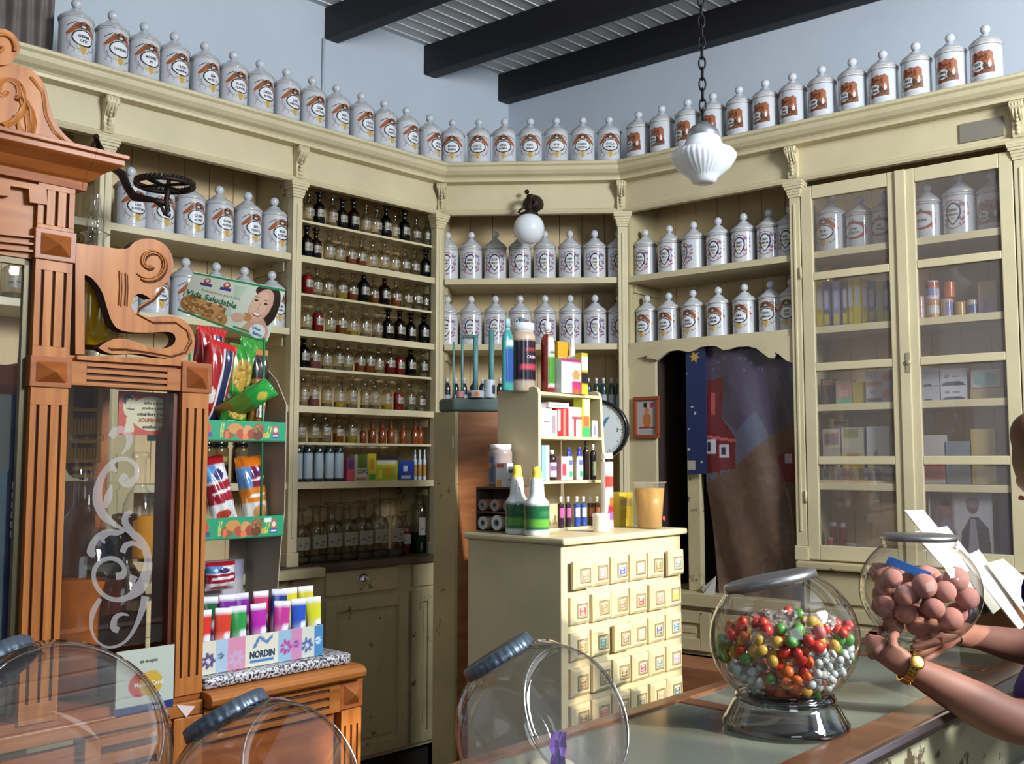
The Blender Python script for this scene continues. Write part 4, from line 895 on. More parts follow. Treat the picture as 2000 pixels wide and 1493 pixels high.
def small(name, label, cat, px, w_, zt, zb, d, col, bands=()):
    p = WP(px, 800, d); r = w_/2/F*d
    mb = MB(); h = zt-zb
    def cf(a, z):
        u = ((a+math.pi/2+math.pi) % (2*math.pi))-math.pi; c = col
        for q in bands:
            if q[0] <= u <= q[1] and q[2] <= z/h <= q[3]: c = q[4]
        return C(c)
    mb.lathe([(.0001, 0)]+[(r, h*i/12) for i in range(13)]+[(.0001, h)], 20, 0, True, None, cf)
    o = mb.build(name, PRINT); o.location = (p.x, d, zb); return tag(o, label, cat)
small('tape_reel', 'small pink tape reel on the teal stand', 'tape roll', 899, 16, 1.782, 1.7565, 4.02, '#c48a8c')
small('tape_reel', 'flat white and orange tape reel on the teal stand', 'tape roll', 929, 33, 1.785, 1.7565, 4.02, '#c9ccd4', [(-.3, .5, .1, .8, '#d8843c'), (-2.5, -.4, .1, .7, '#3a4a7c')])
small('cup', 'white cup with navy print at the right of the teal stand', 'cup', 956, 22, 1.83, 1.7565, 4.03, '#c4ccd4', [(.5, 2, .2, .7, '#24305c')])
# dial scale behind the rack
sp = WP(1168, 840, 4.15); scale_ = thing('dial_scale', 'round white dial of a weighing scale with a black rim behind the rack', 'scale', FW, sp.x, sp.y, 0, math.radians(-14))
Rr = 58/F*4.15; MZ = Matrix.Translation((0, 0, sp.z)) @ Matrix.Rotation(math.pi/2, 4, 'X')
mb = MB(); mb.lathe([(.0001, -.06), (Rr, -.06), (Rr*1.02, 0), (Rr*1.02, .012), (Rr*.92, .014), (Rr*.91, .002)], 48, M=MZ); mb.build('housing', mat('black_enamel', '#17161a', .2), scale_)
mb = MB(); mb.lathe([(.0001, .003), (Rr*.92, .003)], 40, M=MZ); mb.build('dial_face', mat('dial_white', '#d4d8d6', .4), scale_)
mb = MB()
for k in range(60):
    a = k*math.pi/30; r0 = Rr*(.80 if k % 5 else .74); dx, dz = math.cos(a), math.sin(a); px_, pz_ = -dz*.0008, dx*.0008
    mb.add([(dx*r0-px_, -.0045, sp.z+dz*r0-pz_), (dx*Rr*.86-px_, -.0045, sp.z+dz*Rr*.86-pz_), (dx*Rr*.86+px_, -.0045, sp.z+dz*Rr*.86+pz_), (dx*r0+px_, -.0045, sp.z+dz*r0+pz_)], [(0, 1, 2, 3)])
for k, t_ in ((0, '3'), (3, '12'), (6, '9'), (9, '6')):
    a = k*math.pi/6; text_flat(mb, t_, math.cos(a)*Rr*.66, sp.z+math.sin(a)*Rr*.66-.008, .02, None, -.0045)
mb.build('numerals', INK, scale_)
mb = MB(); mb.add([(.0, -.006, sp.z-.01), (.035, -.006, sp.z+.05), (.05, -.006, sp.z+.055), (.03, -.006, sp.z+.02), (.012, -.006, sp.z-.02)], [(0, 1, 2, 3, 4)]); mb.build('blue_emblem', mat('dial_blue', '#4a7ea8', .4), scale_)
mb = MB(); mb.box(-.04, .04, .0, .06, 0, sp.z-Rr*.96); mb.box(-.10, .10, -.02, .14, 0, .08); mb.build('column', mat('black_enamel'), scale_, bev=.01)
# ================================================================== carved oak display case at the left
FK = Frame((-.508, 2.2), az(42.5))
K = lambda px, py, y=0: FK.hit(px, py, y)
KP = lambda pts, y=0: [K(a, b, y) for a, b in pts]
oak = thing('oak_display_case', 'tall carved golden oak display case with scrolled crest and etched glass', 'display case', FK, 0, 0, 0)
CZ = 1.035; DEP = .34
xl0, xl1 = FK.X(52), FK.X(126); xr0, xr1 = FK.X(345), FK.X(396)
xr0 = FK.X(350); xr1 = FK.X(402)
def fluted(root, x0, x1, z0, z1, name='post', y0=0, y1=.05, n=3, m=None):
    mb = MB(); wd = x1-x0; g = wd*.042; ys = y0-.006
    mb.box(x0, x1, y0, y1, z0, z1, 0)
    # face in strips, leaving the flutes open down to the dark ground
    e = min(.035, (z1-z0)*.12); xs = [x0+wd*(.2+.6*i/(n-1)) for i in range(n)]
    mb.box(x0, x1, ys, y0, z0, z0+e, 0); mb.box(x0, x1, ys, y0, z1-e, z1, 0)
    cur = x0
    for x in xs: mb.box(cur, x-g, ys, y0, z0+e, z1-e, 0); cur = x+g
    mb.box(cur, x1, ys, y0, z0+e, z1-e, 0)
    for x in xs: mb.box(x-g, x+g, y0-.0008, y0, z0+e, z1-e, 1)
    return mb.build(name, [m or OAK, GRV], root, bev=.0012)
def flutedh(root, x0, x1, z0, z1, name='rail', y0=0, y1=.04, n=3, e=.03):
    mb = MB(); h = z1-z0; g = h*.055; ys = y0-.006
    mb.box(x0, x1, y0, y1, z0, z1, 0); zs = [z0+h*(.22+.56*i/(n-1)) for i in range(n)]
    mb.box(x0, x0+e, ys, y0, z0, z1, 0); mb.box(x1-e, x1, ys, y0, z0, z1, 0); cur = z0
    for z in zs: mb.box(x0+e, x1-e, ys, y0, cur, z-g, 0); cur = z+g
    mb.box(x0+e, x1-e, ys, y0, cur, z1, 0)
    for z in zs: mb.box(x0+e, x1-e, y0-.0008, y0, z-g, z+g, 1)
    return mb.build(name, [OAKH, GRV], root, bev=.0012)
def block(root, x0, x1, z0, z1, y0=-.010):
    mb = MB(); mb.box(x0-.004, x1+.004, y0, .05, z0-.003, z1+.003)
    c = ((x0+x1)/2, y0-.020, (z0+z1)/2); b = .006
    vs = [(x0+b, y0, z0+b), (x1-b, y0, z0+b), (x1-b, y0, z1-b), (x0+b, y0, z1-b), c]
    mb.add(vs, [(0, 1, 4), (1, 2, 4), (2, 3, 4), (3, 0, 4)]); mb.build('pyramid_block', OAKD, root, bev=.0015)
Zt = K(375, 712)[1]; Zt0 = K(375, 765)[1]; zb0, zb1 = K(110, 755)[1], K(110, 702)[1]; zc0, zc1 = K(118, 510)[1], K(118, 456)[1]
fluted(oak, xr0, xr1, CZ, Zt0); block(oak, xr0, xr1, Zt0, Zt)
fluted(oak, xl0, xl1, CZ, zb0); block(oak, xl0, xl1, zb0, zb1)
fluted(oak, xl0, xl1, zb1, zc0); block(oak, xl0, xl1, zc0, zc1)
ztop = K(118, 366)[1]; fluted(oak, xl0, xl1, zc1, ztop)
flutedh(oak, xl1+.003, xr0-.004, zb0+.004, zb1-.002)
# mirror-image of the bay on the far side of the centre panel, mostly out of frame
XM = FK.X(-150)
fluted(oak, XM-(xl1-xl0), XM, CZ, ztop)
# glass door, with etched scrollwork
gd = MB(); gd.box(xl1, xr0, .016, .019, CZ+.012, zb0+.006); pane = gd.build('front_pane', glass('case_glass', refl=.5, base=.05), oak)
ETCH = glass('etched_frost', haze=.42, hazecol='#c4bfbe', refl=.1, base=.02)
def stroke(mb, pts, ws, y=.014, th=.0015):
    # smooth the centre line, then lay a ribbon of changing width
    P_ = []; W_ = []
    n = len(pts)
    for i in range(n-1):
        p0, p1, p2, p3 = pts[max(i-1, 0)], pts[i], pts[i+1], pts[min(i+2, n-1)]
        for k in range(6):
            t = k/6; f = lambda a, b, c, d: .5*((2*b)+(-a+c)*t+(2*a-5*b+4*c-d)*t*t+(-a+3*b-3*c+d)*t**3)
            P_.append((f(p0[0], p1[0], p2[0], p3[0]), f(p0[1], p1[1], p2[1], p3[1]))); W_.append(ws[i]*(1-t)+ws[i+1]*t)
    P_.append(pts[-1]); W_.append(ws[-1]); vs = []
    for i, p in enumerate(P_):
        a, b = P_[max(i-1, 0)], P_[min(i+1, len(P_)-1)]; dx, dy = b[0]-a[0], b[1]-a[1]; L = math.hypot(dx, dy) or 1
        nx, ny = -dy/L*W_[i]/2, dx/L*W_[i]/2
        for s in (1, -1): q = K(p[0]+nx*s, p[1]+ny*s, y); vs.append((q[0], y, q[1]))
    m = len(P_); mb.add(vs, [(2*i, 2*i+1, 2*i+3, 2*i+2) for i in range(m-1)])
    return mb
et = MB()
stroke(et, [(237, 888), (250, 872), (252, 852), (240, 840), (226, 842), (217, 855)], [2, 10, 14, 13, 16, 14])
stroke(et, [(247, 927), (240, 938), (252, 944), (266, 932), (266, 912), (250, 898), (225, 900), (204, 922), (192, 952), (191, 980), (203, 1008), (226, 1026), (246, 1037)], [10, 18, 18, 10, 9, 8, 9, 12, 17, 20, 17, 9, 3])
stroke(et, [(228, 922), (214, 912), (200, 930)], [4, 16, 6]); stroke(et, [(218, 948), (212, 970), (205, 992)], [3, 16, 8])
stroke(et, [(246, 1037), (265, 1046), (282, 1068), (289, 1095), (284, 1125), (272, 1150), (250, 1167), (225, 1172), (203, 1163), (187, 1143), (183, 1120), (193, 1100), (213, 1091), (232, 1096), (243, 1112), (238, 1124), (226, 1126)], [4, 14, 16, 15, 20, 24, 12, 9, 9, 9, 9, 9, 9, 9, 9, 16, 14])
stroke(et, [(248, 1036), (228, 1041), (205, 1040), (186, 1055), (177, 1078), (186, 1085)], [2, 12, 10, 12, 16, 10]); stroke(et, [(205, 1062), (200, 1050), (222, 1040)], [3, 12, 4])
stroke(et, [(258, 1000), (247, 1006), (245, 1022), (262, 1046), (280, 1062)], [6, 12, 14, 14, 6])
stroke(et, [(239, 1080), (246, 1066), (262, 1062), (276, 1072)], [12, 12, 9, 5]); stroke(et, [(262, 1125), (258, 1140), (270, 1150)], [16, 12, 6])
stroke(et, [(196, 1170), (182, 1195), (178, 1225), (187, 1250), (207, 1264), (230, 1262), (250, 1248), (266, 1222), (278, 1190), (284, 1165)], [8, 12, 6, 5, 5, 6, 6, 8, 13, 16])
stroke(et, [(252, 1203), (238, 1200), (225, 1208), (222, 1226), (232, 1232)], [2, 7, 11, 14, 12])
et.build('etched_scrollwork', ETCH, pane)
# side and back framework of the glazed part
mb = MB(); mb.box(xr0-.012, xr0, .006, .075, CZ, zb0); mb.build('inner_cheek', mat('red_brown_wood', rough=.4, coat=.2, wood=('#4a1d0e', '#6e2f17', (22, 4, 4))), oak)
mb = MB(); mb.box(xl1, xr0, DEP-.02, DEP, CZ, CZ+.04); mb.box(xl1, xl1+.03, DEP-.03, DEP, CZ, zb1); mb.box(xr0-.03, xr0, DEP-.03, DEP, CZ, zb1); mb.build('back_frame', OAKD, oak)
mb = MB(); mb.box(XM, xr1, .0, DEP, CZ-.012, CZ+.004); mb.build('case_floor', OAKD, oak)
mb = MB(); mb.box(xl1, xr1+.004, .004, DEP, Zt-.012, Zt); mb.build('case_roof', OAKD, oak)
# carved side bracket above the glazed part
def smooth_outline(p, it=3, sharp=70):
    for _ in range(it):
        n = len(p); q = []
        for i in range(n):
            a, b, c = Vector(p[i-1]), Vector(p[i]), Vector(p[(i+1) % n]); u, v = b-a, c-b
            if u.length < 1e-7 or v.length < 1e-7: continue
            if u.angle(v) > sharp*D2R: q.append(tuple(b))
            else: q.append(tuple(b-u*.25)); q.append(tuple(b+v*.25))
        p = q
    return p
br = [(150, 474), (205, 481), (252, 488), (262, 473), (283, 465), (306, 466), (328, 478), (341, 500), (342, 525), (332, 548), (318, 560), (306, 564), (305, 576), (297, 583), (288, 577), (277, 572), (265, 577), (258, 592), (263, 608), (277, 617), (300, 620), (330, 615), (355, 620), (375, 636), (384, 658), (382, 680), (368, 697), (345, 703), (310, 697), (270, 689), (240, 692), (212, 690), (195, 679), (210, 667), (235, 659), (262, 665), (300, 680), (328, 681), (344, 672), (347, 658), (338, 648), (318, 648), (290, 650), (240, 648), (222, 632), (212, 602), (203, 568), (182, 541), (168, 536), (168, 692), (150, 692)]
mb = MB(); mb.prism(smooth_outline(KP(br)), .006, .034, 0, ms=1)
def ridge(pts, r=.0022, y=.004):
    mb.tube([(K(a, b)[0]+.004, y+.0032, K(a, b)[1]-.003) for a, b in pts], r*1.3, 6, 1)  # dark tube beside each ridge paints in the shading of its groove
    mb.tube([(K(a, b)[0], y, K(a, b)[1]) for a, b in pts], r, 6, 0)
sp_ = lambda cx, cy, r0, r1, a0, a1, n=26, sq=1: [(cx+(r0+(r1-r0)*i/n)*math.cos((a0+(a1-a0)*i/n)*D2R), cy+sq*(r0+(r1-r0)*i/n)*math.sin((a0+(a1-a0)*i/n)*D2R)) for i in range(n+1)]
ridge(sp_(296, 512, 8, 37, 60, 480), .0026); ridge(sp_(296, 512, 5, 34, 80, 500), .0018)
ridge([(320, 560), (300, 583), (272, 600), (270, 612), (300, 628), (345, 628), (368, 645), (374, 665), (362, 686), (335, 694), (290, 686), (245, 680), (215, 680)], .002)
for k in ((236, 528), (248, 532)): ridge([(k[0], k[1]), (k[0]+1, 560), (k[0]-1, 596)], .0016)
mb.build('scrolled_bracket', [OAK, GRV], oak, bev=.002)
mb = MB(); pr = KP([(148, 695), (300, 700), (378, 706), (386, 711), (386, 718), (148, 703)]); mb.prism(pr, -.006, .05); mb.build('bracket_ledge', OAK, oak, bev=.003)
# centre panel: cornice, frieze, crest
xL = XM-(xl1-xl0)
xe = FK.X(150)
mb = MB(); zf0 = K(60, 505)[1]; mb.box(XM, xl0-.001, .004, .04, zf0, ztop)
mb.build('frieze_board', OAKH, oak)
mb = MB()      # stepped raised panel on the frieze
st_ = KP([(-150, 352), (16, 364), (52, 369), (54, 398), (90, 404), (92, 462), (-150, 450)]); 
stp = KP([(-140, 330), (5, 352), (86, 365), (88, 402), (54, 397), (52, 371), (16, 365), (16, 385), (-140, 372)])
mb.prism(stp, -.010, .004); flp = None
for py in (462, 476, 490): a = K(-140, py-22); b = K(66, py); mb.prism([a, b, (b[0], b[1]-.004), (a[0], a[1]-.004)], -.006, .004)
mb.build('stepped_moulding', OAKH, oak, bev=.002)
za, zb_ = K(150, 366)[1], K(150, 314)[1]
cx1 = FK.X(181); z366 = K(180, 366)[1]; zct = K(228, 324)[1]
CO = [(.06, ztop-.0), (-.008, ztop), (-.010, ztop+.016), (-.016, ztop+.020), (-.030, ztop+.034), (-.052, ztop+.046), (-.058, ztop+.050), (-.058, ztop+.060), (-.064, ztop+.062), (-.064, ztop+.070), (.06, ztop+.070)]
mb = MB(); mb.sweep(CO, XM-.1, xl1+.012)
# return of the cornice round its right end
n = len(CO); a = [(xl1+.012, y, z) for y, z in CO]; b = [(xl1+.012+max(0, -y), y if y < 0 else y, z) for y, z in CO]
mb.add(a+b, [(i, (i+1) % n, (i+1) % n+n, i+n) for i in range(n)]+[tuple(range(n, 2*n))])
mb.build('cornice', OAKD, oak, bev=.001)
crest = [(216, 316), (190, 306), (160, 290), (130, 268), (108, 240), (97, 208), (92, 178), (82, 155), (64, 138), (45, 128), (22, 124), (0, 124), (-40, 140), (-70, 170), (-110, 200), (-150, 225), (-150, 262), (0, 276), (110, 292)]
zo = ztop+.070-K(100, 300)[1]
mb = MB(); q = smooth_outline(KP(crest, -.02), 2); q = [(x, max(z, ztop+.0705)) for x, z in q]; mb.prism(q, -.02, .012, 0)
def ridge2(pts, r, y): mb.tube([(K(a, b, y)[0], y, K(a, b, y)[1]) for a, b in pts], r, 8, 0)
ridge2(sp_(10, 176, 5, 30, 40, 400, sq=1), .004, -.022); ridge2(sp_(10, 178, 9, 40, 200, 380, sq=1), .003, -.022)
ridge2([(60, 150), (84, 180), (90, 225), (104, 255), (130, 280)], .003, -.021)
for pts in ([(38, 165), (48, 195), (44, 220), (26, 238), (6, 246)], [(42, 195), (52, 225), (58, 250), (56, 270)], [(50, 195), (62, 215), (66, 240), (62, 262)], [(30, 225), (38, 250), (54, 268)]): ridge2(pts, [.004]*2+[.006]*(len(pts)-2), -.022)
mb.build('crest_board', OAK, oak, bev=.003)
fin = [(36, 108), (40, 92), (34, 74), (20, 60), (0, 54), (-25, 60), (-38, 80), (-36, 100), (-20, 112), (-10, 124), (5, 128), (22, 124)]
mb = MB(); mb.prism(smooth_outline(KP(fin, -.03)), -.03, .012); ridge2(sp_(0, 90, 4, 30, 0, 380), .0035, -.032); mb.build('finial_scroll', OAK, oak, bev=.003)
# mirror-like panel in the centre
mb = MB(); zg1 = K(40, 512)[1]; mb.box(XM, xl0-.001, .02, .026, CZ+.02, zf0)
mb.build('bevelled_pane', GL, oak)
mb = MB(); e = FK.X(58)-FK.X(50)
for q in ((XM, xl0-.001, zf0-.012, zf0), (xl0-.014, xl0-.001, CZ+.02, zf0)): mb.box(q[0], q[1], .008, .02, q[2], q[3])
mb.build('pane_bead', mat('brass_bead', '#4f4733', .4, metal=.6), oak)
mb = MB(); mb.box(XM, xl0-.004, .20, .21, CZ+.005, zf0+.05); mb.build('pale_backing', mat('pale_backing_board', '#a5ab9c', .35, var=.15, vscale=4), oak)
# packets standing behind that pane
mb = MB(); c = Canvas(.070, .50, 28, 100, '#8fb9c4'); c.rect(.030, .02, .058, .50, '#2c3c68'); c.rect(0, .36, .03, .5, '#a8b4ae')
mb.box(-.035, .035, .001, .04, 0, .50, 0, None, C('#6f98a8')); c.flat(mb, 0, 0, -.035, 0)
for k in range(6): text_flat(mb, 'H', .008, .235+k*.018, .016, None, -.001, 0, .05, col=C('#e0e4ea'))
o = mb.build('tall_packet', PRINTG); x = FK.X(22, .09); place(o, FK, x, .09, CZ+.09); tag(o, 'tall pale blue packet with a navy strip behind the oak case pane', 'packet')
mb = MB(); mb.box(-.05, .02, 0, .06, 0, .085); o = mb.build('packet_plinth', mat('pale_plinth', '#b0b8ae', .5)); place(o, FK, x, .085, CZ+.0045); tag(o, 'pale plinth the tall blue packet stands on', 'plinth')
mb = MB(); c = Canvas(.1, .055, 30, 16, '#a05a3c'); c.rect(.0, .0, .1, .02, '#7c4630'); mb.box(-.05, .05, .001, .03, 0, .055, 0, None, C('#8a4c34')); c.flat(mb, 0, 0, -.05, 0); o = mb.build('brown_carton', PRINT); place(o, FK, FK.X(2, .09), .095, CZ+.5905); tag(o, 'small brown carton at the top of the tall blue packet', 'box')

# ================================================================== contents of the case
AMB = glass('amber_spirit_glass', '#8a5326', '#3c1f0c', .5, .05)
def carboy(px, r, y, zb, hb, hn, label, lq, fill, gm=GL, nk=.022):
    t = thing('carboy', label, 'bottle', FK, FK.X(px, y), y, zb)
    MB().lathe([(.0001, 0), (r*.95, 0), (r, .01), (r, hb*.62), (r*.93, hb*.76), (r*.7, hb*.9), (r*.4, hb*.98), (nk, hb*1.03), (nk, hn), (nk*1.5, hn+.004), (nk*1.5, hn+.014), (nk, hn+.016)], 32).build('glass_body', gm, t)
    MB().lathe([(.0001, .006), (r*.93, .006), (r*.96, .012), (r*.96, hb*min(fill, .62)), (.0001, hb*min(fill, .62)+.0005)], 32).build('liquid', lq, t)
    return t
carboy(168, .086, .17, CZ+.0045, .36, .50, 'big carboy of amber liquid inside the oak case', liquid('amber_liquid', '#b8641c', .72), .62)
carboy(247, .047, .09, CZ+.0045, .26, .34, 'dark amber bottle in front of the big carboy', liquid('dark_amber_liquid', '#6a3a20', .7), .6, glass('smoky_glass', '#b0a090', '#5a4a40', .5, .05), .016)
carboy(275, .036, .22, CZ+.25, .16, .22, 'round yellow flask on the glass shelf of the oak case', liquid('yellow_liquid', '#c8861c', .75), .6, GL, .012)
mb = MB(); mb.box(FK.X(200, .2), xr0-.014, .14, DEP-.03, CZ+.236, CZ+.244); o = mb.build('glass_shelf', mat('painted_shelf', '#b9b69a', .5), oak)
carboy(318, .05, .25, CZ+.2445, .10, .12, 'dark blue bottle on the shelf of the oak case', liquid('blue_liquid', '#182238', .7), .6, glass('blue_glass', '#39476c', '#182038', .5, .05), .014)
carboy(222, .024, .22, CZ+.2445, .12, .16, 'slim bottle with a blue neck inside the oak case', liquid('navy_liquid', '#1c2c54', .6), .6, GL, .010)
# yellow slatted spice rack
yr = thing('yellow_rack', 'yellow painted slatted rack with a curved foot inside the oak case', 'rack', FK, 0, 0, 0)
YP = mat('yellow_paint', '#b8861c', .5, var=.2, vscale=12)
pts = KP([(134, 748), (194, 748), (196, 905), (190, 925), (170, 938), (146, 928), (134, 905)], .27)
mb = MB(); mb.prism(pts, .285, .30); mb.build('back', mat('rack_brown', '#7a4a20', .6), yr)
mb = MB()
for px in (136, 193): a = K(px, 752, .27); b = K(px, 905, .27); mb.box(a[0]-.005, a[0]+.005, .26, .285, b[1], a[1])
for py in (800, 862, 900, 916, 930):
    a, b = K(136 if py < 910 else 146, py, .27), K(193 if py < 910 else 186, py+3, .27); mb.box(a[0], b[0], .262, .285, a[1]-.004, a[1]+.004)
for k in range(9):
    px = 141+k*6; a = K(px, 838, .27); mb.box(a[0]-.0025, a[0]+.0025, .268, .285, a[1]-.014, a[1]+.022)
    a = K(px, 886, .27); mb.box(a[0]-.0025, a[0]+.0025, .268, .285, a[1]-.012, a[1]+.012)
mb.build('slats', YP, yr)
mb = MB(); zz = K(165, 940, .27)[1]; mb.box(FK.X(140, .27), FK.X(190, .27), .27, .30, CZ+.0045, zz); mb.build('stand', mat('rack_brown'), yr)
# enamel-style card in the case
cdx = K(284, 808, .05); cw, ch = FK.X(336, .05)-FK.X(233, .05), K(284, 765, .05)[1]-K(284, 849, .05)[1]
c = Canvas(cw, ch, 80, 64, '#b8402c'); c.ell(cw*.62, ch*.5, cw*.40, ch*.40, '#c9c39a'); c.ell(cw*.20, ch*.66, cw*.12, ch*.26, '#c9bf9c'); c.ell(cw*.17, ch*.80, cw*.10, ch*.12, '#2a2622'); c.ell(cw*.21, ch*.66, cw*.085, ch*.17, '#c9bf9c'); c.poly([(cw*.12, ch*.05), (cw*.30, ch*.05), (cw*.26, ch*.5), (cw*.16, ch*.5)], '#c9bf9c')
c.line([(cw*.16, ch*.60), (cw*.28, ch*.58)], .003, '#4a4238'); c.line([(cw*.18, ch*.66), (cw*.22, ch*.66)], .002, '#4a4238')
mb = MB(); mb.box(-cw/2, cw/2, .0005, .003, 0, ch, 0, None, C('#9a3424')); c.flat(mb, 0, 0, -cw/2, 0)
for t_, z, h, col in (('anot y erfusi', .72, .09, '#3a342c'), ('usos y ardores', .60, .09, '#3a342c'), ('catar y resfriados', .45, .11, '#2a2622'), ('DESENFRIOL', .30, .13, '#b03a28'), ('de confianza', .16, .10, '#2a2622')):
    k = len(mb.v); text_flat(mb, t_, cw*.14, ch*z, ch*h, cw*.6, -.001, 0, .02, col=C(col))
    for i in range(k, len(mb.v)): mb.v[i] = (2*cw*.14-mb.v[i][0], mb.v[i][1], mb.v[i][2])
o = mb.build('advertising_card', PRINT); place(o, FK, cdx[0], .05, cdx[1]-ch/2); tag(o, 'red and cream advertising card hung inside the oak case glass', 'card')
# payment card sign
q0 = K(262, 1385, .03); sw, sh = FK.X(316, .03)-FK.X(205, .03), K(262, 1262, .03)[1]-K(262, 1385, .03)[1]
c = Canvas(sw, sh, 60, 66, '#b9c0b4'); c.rect(0, 0, sw, sh*.13, '#24386a'); c.ell(sw*.40, sh*.44, sw*.19, sh*.19, '#b8402c'); c.ell(sw*.60, sh*.44, sw*.20, sh*.20, '#c8a43c')
mb = MB(); mb.box(-sw/2, sw/2, .0005, .004, 0, sh, 0, None, C('#a8b0a8')); c.flat(mb, 0, 0, -sw/2, 0)
text_flat(mb, 'MasterCard', sw*.05, sh*.41, sh*.10, sw*.8, col=C('#e8e4dc')); text_flat(mb, 'se acepta', sw*.05, sh*.78, sh*.08, sw*.5, col=C('#5a625c')); text_flat(mb, 'VISA', sw*.2, sh*.03, sh*.08, col=C('#dfe4ee'))
o = mb.build('card_sign', PRINT); place(o, FK, q0[0], .03, CZ-.08); o.rotation_euler[0] = 0; tag(o, 'payment card sign leaning in the bottom of the oak case', 'sign')
o.location = FK.W(q0[0], -.012, q0[1]); 
# sill below the glazed part and lower counter of oak
low = thing('oak_counter', 'golden oak counter front with a rounded rail under the tube box', 'counter', FK, 0, 0, 0)
xk1 = FK.X(706); xk0 = FK.X(668)
nose = [(.30, CZ), (-.020, CZ), (-.034, CZ-.004), (-.041, CZ-.013), (-.038, CZ-.024), (-.026, CZ-.031), (.30, CZ-.031)]
mb = MB(); mb.sweep(nose, xr1+.003, FK.X(716, -.03)); mb.build('top_board', OAKH, low, bev=.002)
mb = MB(); mb.box(xl0-.5, xr1+.0, -.012, .32, CZ-.04, CZ-.013); mb.build('case_plinth', OAKH, low, bev=.002)
flutedh(low, xr1+.004, xk0-.004, CZ-.10, CZ-.034, y0=-.004); flutedh(low, FK.X(180), xr1-.066, CZ-.17, CZ-.045, y0=-.004)
mb = MB(); mb.box(xr1-.062, xr1+.002, -.010, .05, .05, CZ-.042); mb.build('front_stile', OAK, low, bev=.002)
block(low, xk0, xk1, CZ-.095, CZ-.036); fluted(low, xk0, xk1, .05, CZ-.10, y0=-.004)
mb = MB(); mb.box(xl0-.5, xk0, .012, .03, .05, CZ-.06); mb.box(xk1-.02, xk1, .03, .32, .05, CZ-.034); mb.build('carcass_panel', OAKD, low)
mb = MB(); p = KP([(345, 1378), (382, 1380), (364, 1402)], -.014); mb.prism(p, -.0135, -.0125); o = mb.build('paper_corner', mat('pink_paper', '#e0c8c4', .6)); o.location = FK.W(0, 0, 0); o.rotation_euler = (0, 0, FK.a); tag(o, 'small pinkish paper triangle stuck to the oak counter', 'paper')
# speckled stone slab
def gran():
    m = mat('speckled_granite', '#808080', .35); nt = m.node_tree; N = nt.nodes; L = nt.links; b = N['Principled BSDF']
    v = N.new('ShaderNodeTexNoise'); v.inputs['Scale'].default_value = 190; v.inputs['Detail'].default_value = 3; tc = N.new('ShaderNodeTexCoord'); L.new(tc.outputs['Object'], v.inputs['Vector'])
    r = N.new('ShaderNodeValToRGB'); r.color_ramp.interpolation = 'CONSTANT'; e = r.color_ramp.elements; e[0].color = C('#26262c'); e[1].position = .50; e[1].color = C('#c4c2c4'); x = e.new(.44); x.color = C('#77757a')
    L.new(v.outputs[0], r.inputs[0]); L.new(r.outputs[0], b.inputs['Base Color']); return m
mb = MB(); gx0, gx1 = xr1+.006, FK.X(690, -.0); mb.box(gx0, gx1, -.006, .16, CZ+.001, CZ+.026); o = mb.build('granite_slab', gran(), bev=.009); o.location = FK.W(0, 0, 0); o.rotation_euler = (0, 0, FK.a); tag(o, 'grey speckled stone slab under the box of tubes', 'slab')
# box of hand-cream tubes
NZ = CZ+.027; nx0, nx1 = FK.X(398, .02), FK.X(636, .02); nh = K(520, 1237, .02)[1]-NZ; nw = nx1-nx0
nb = thing('display_box', 'pastel flowered counter box lettered NORDIN, full of hand-cream tubes', 'box', FK, nx0, .02, NZ)
c = Canvas(nw, nh, 110, 22, '#d8d4bc')
for a, b, col in ((0, .12, '#d8d4c0'), (.12, .21, '#a8c0d4'), (.21, .35, '#d48ca8'), (.35, .61, '#dcd8c4'), (.61, .72, '#94b8cc'), (.72, .81, '#c888b0'), (.81, .92, '#cdd0c4'), (.92, 1, '#4a84b4')): c.rect(nw*a, 0, nw*b, nh, col)
for cx, cy, r, col in ((.07, .4, .018, '#5a4a84'), (.28, .35, .02, '#c0a8c4'), (.68, .45, .018, '#b04a9a'), (.86, .4, .018, '#4a6aa0'), (.165, .5, .008, '#4a5a7c'), (.765, .5, .010, '#7c4a9c'), (.955, .5, .010, '#c8dcec')):
    for k in range(7): a = k*math.pi*2/7; c.ell(nw*cx+r*.6*math.cos(a), nh*cy+r*.6*math.sin(a), r*.35, r*.22, col, a)
c.line([(nw*.42, nh*.60), (nw*.46, nh*.9), (nw*.52, nh*.72), (nw*.56, nh*.86)], .007, '#5a7cac'); c.rect(nw*.39, nh*.12, nw*.58, nh*.2, '#3c7cb8')
mb = MB(); mb.box(0, nw, .001, .003, 0, nh, 0, None, C('#c8c4b4')); c.flat(mb, 0, 0, 0, 0); text_flat(mb, 'NORDIN', nw*.485, nh*.27, nh*.30, nw*.2, -.0012, 0, .03, col=C('#283c5c')); mb.build('front_panel', PRINT, nb)
mb = MB(); mb.box(0, nw, .10, .102, 0, nh*1.9, 0, None, C('#b04c74')); mb.box(nw-.003, nw, .003, .10, 0, nh, 0, None, C('#4a84b4')); mb.box(0, .003, .003, .10, 0, nh, 0, None, C('#c8c4b4')); mb.box(0, nw, .003, .10, 0, .002, 0, None, C('#c8c4b4'))
mb.build('carton_shell', PRINT, nb)
mb = MB()
for k in range(1, 8): mb.box(nw*k/8-.0006, nw*k/8+.0006, .004, .10, .003, nh*.95)
mb.box(.004, nw-.004, .0505, .0517, .003, nh*.95); mb.build('clear_divider', GL, nb)
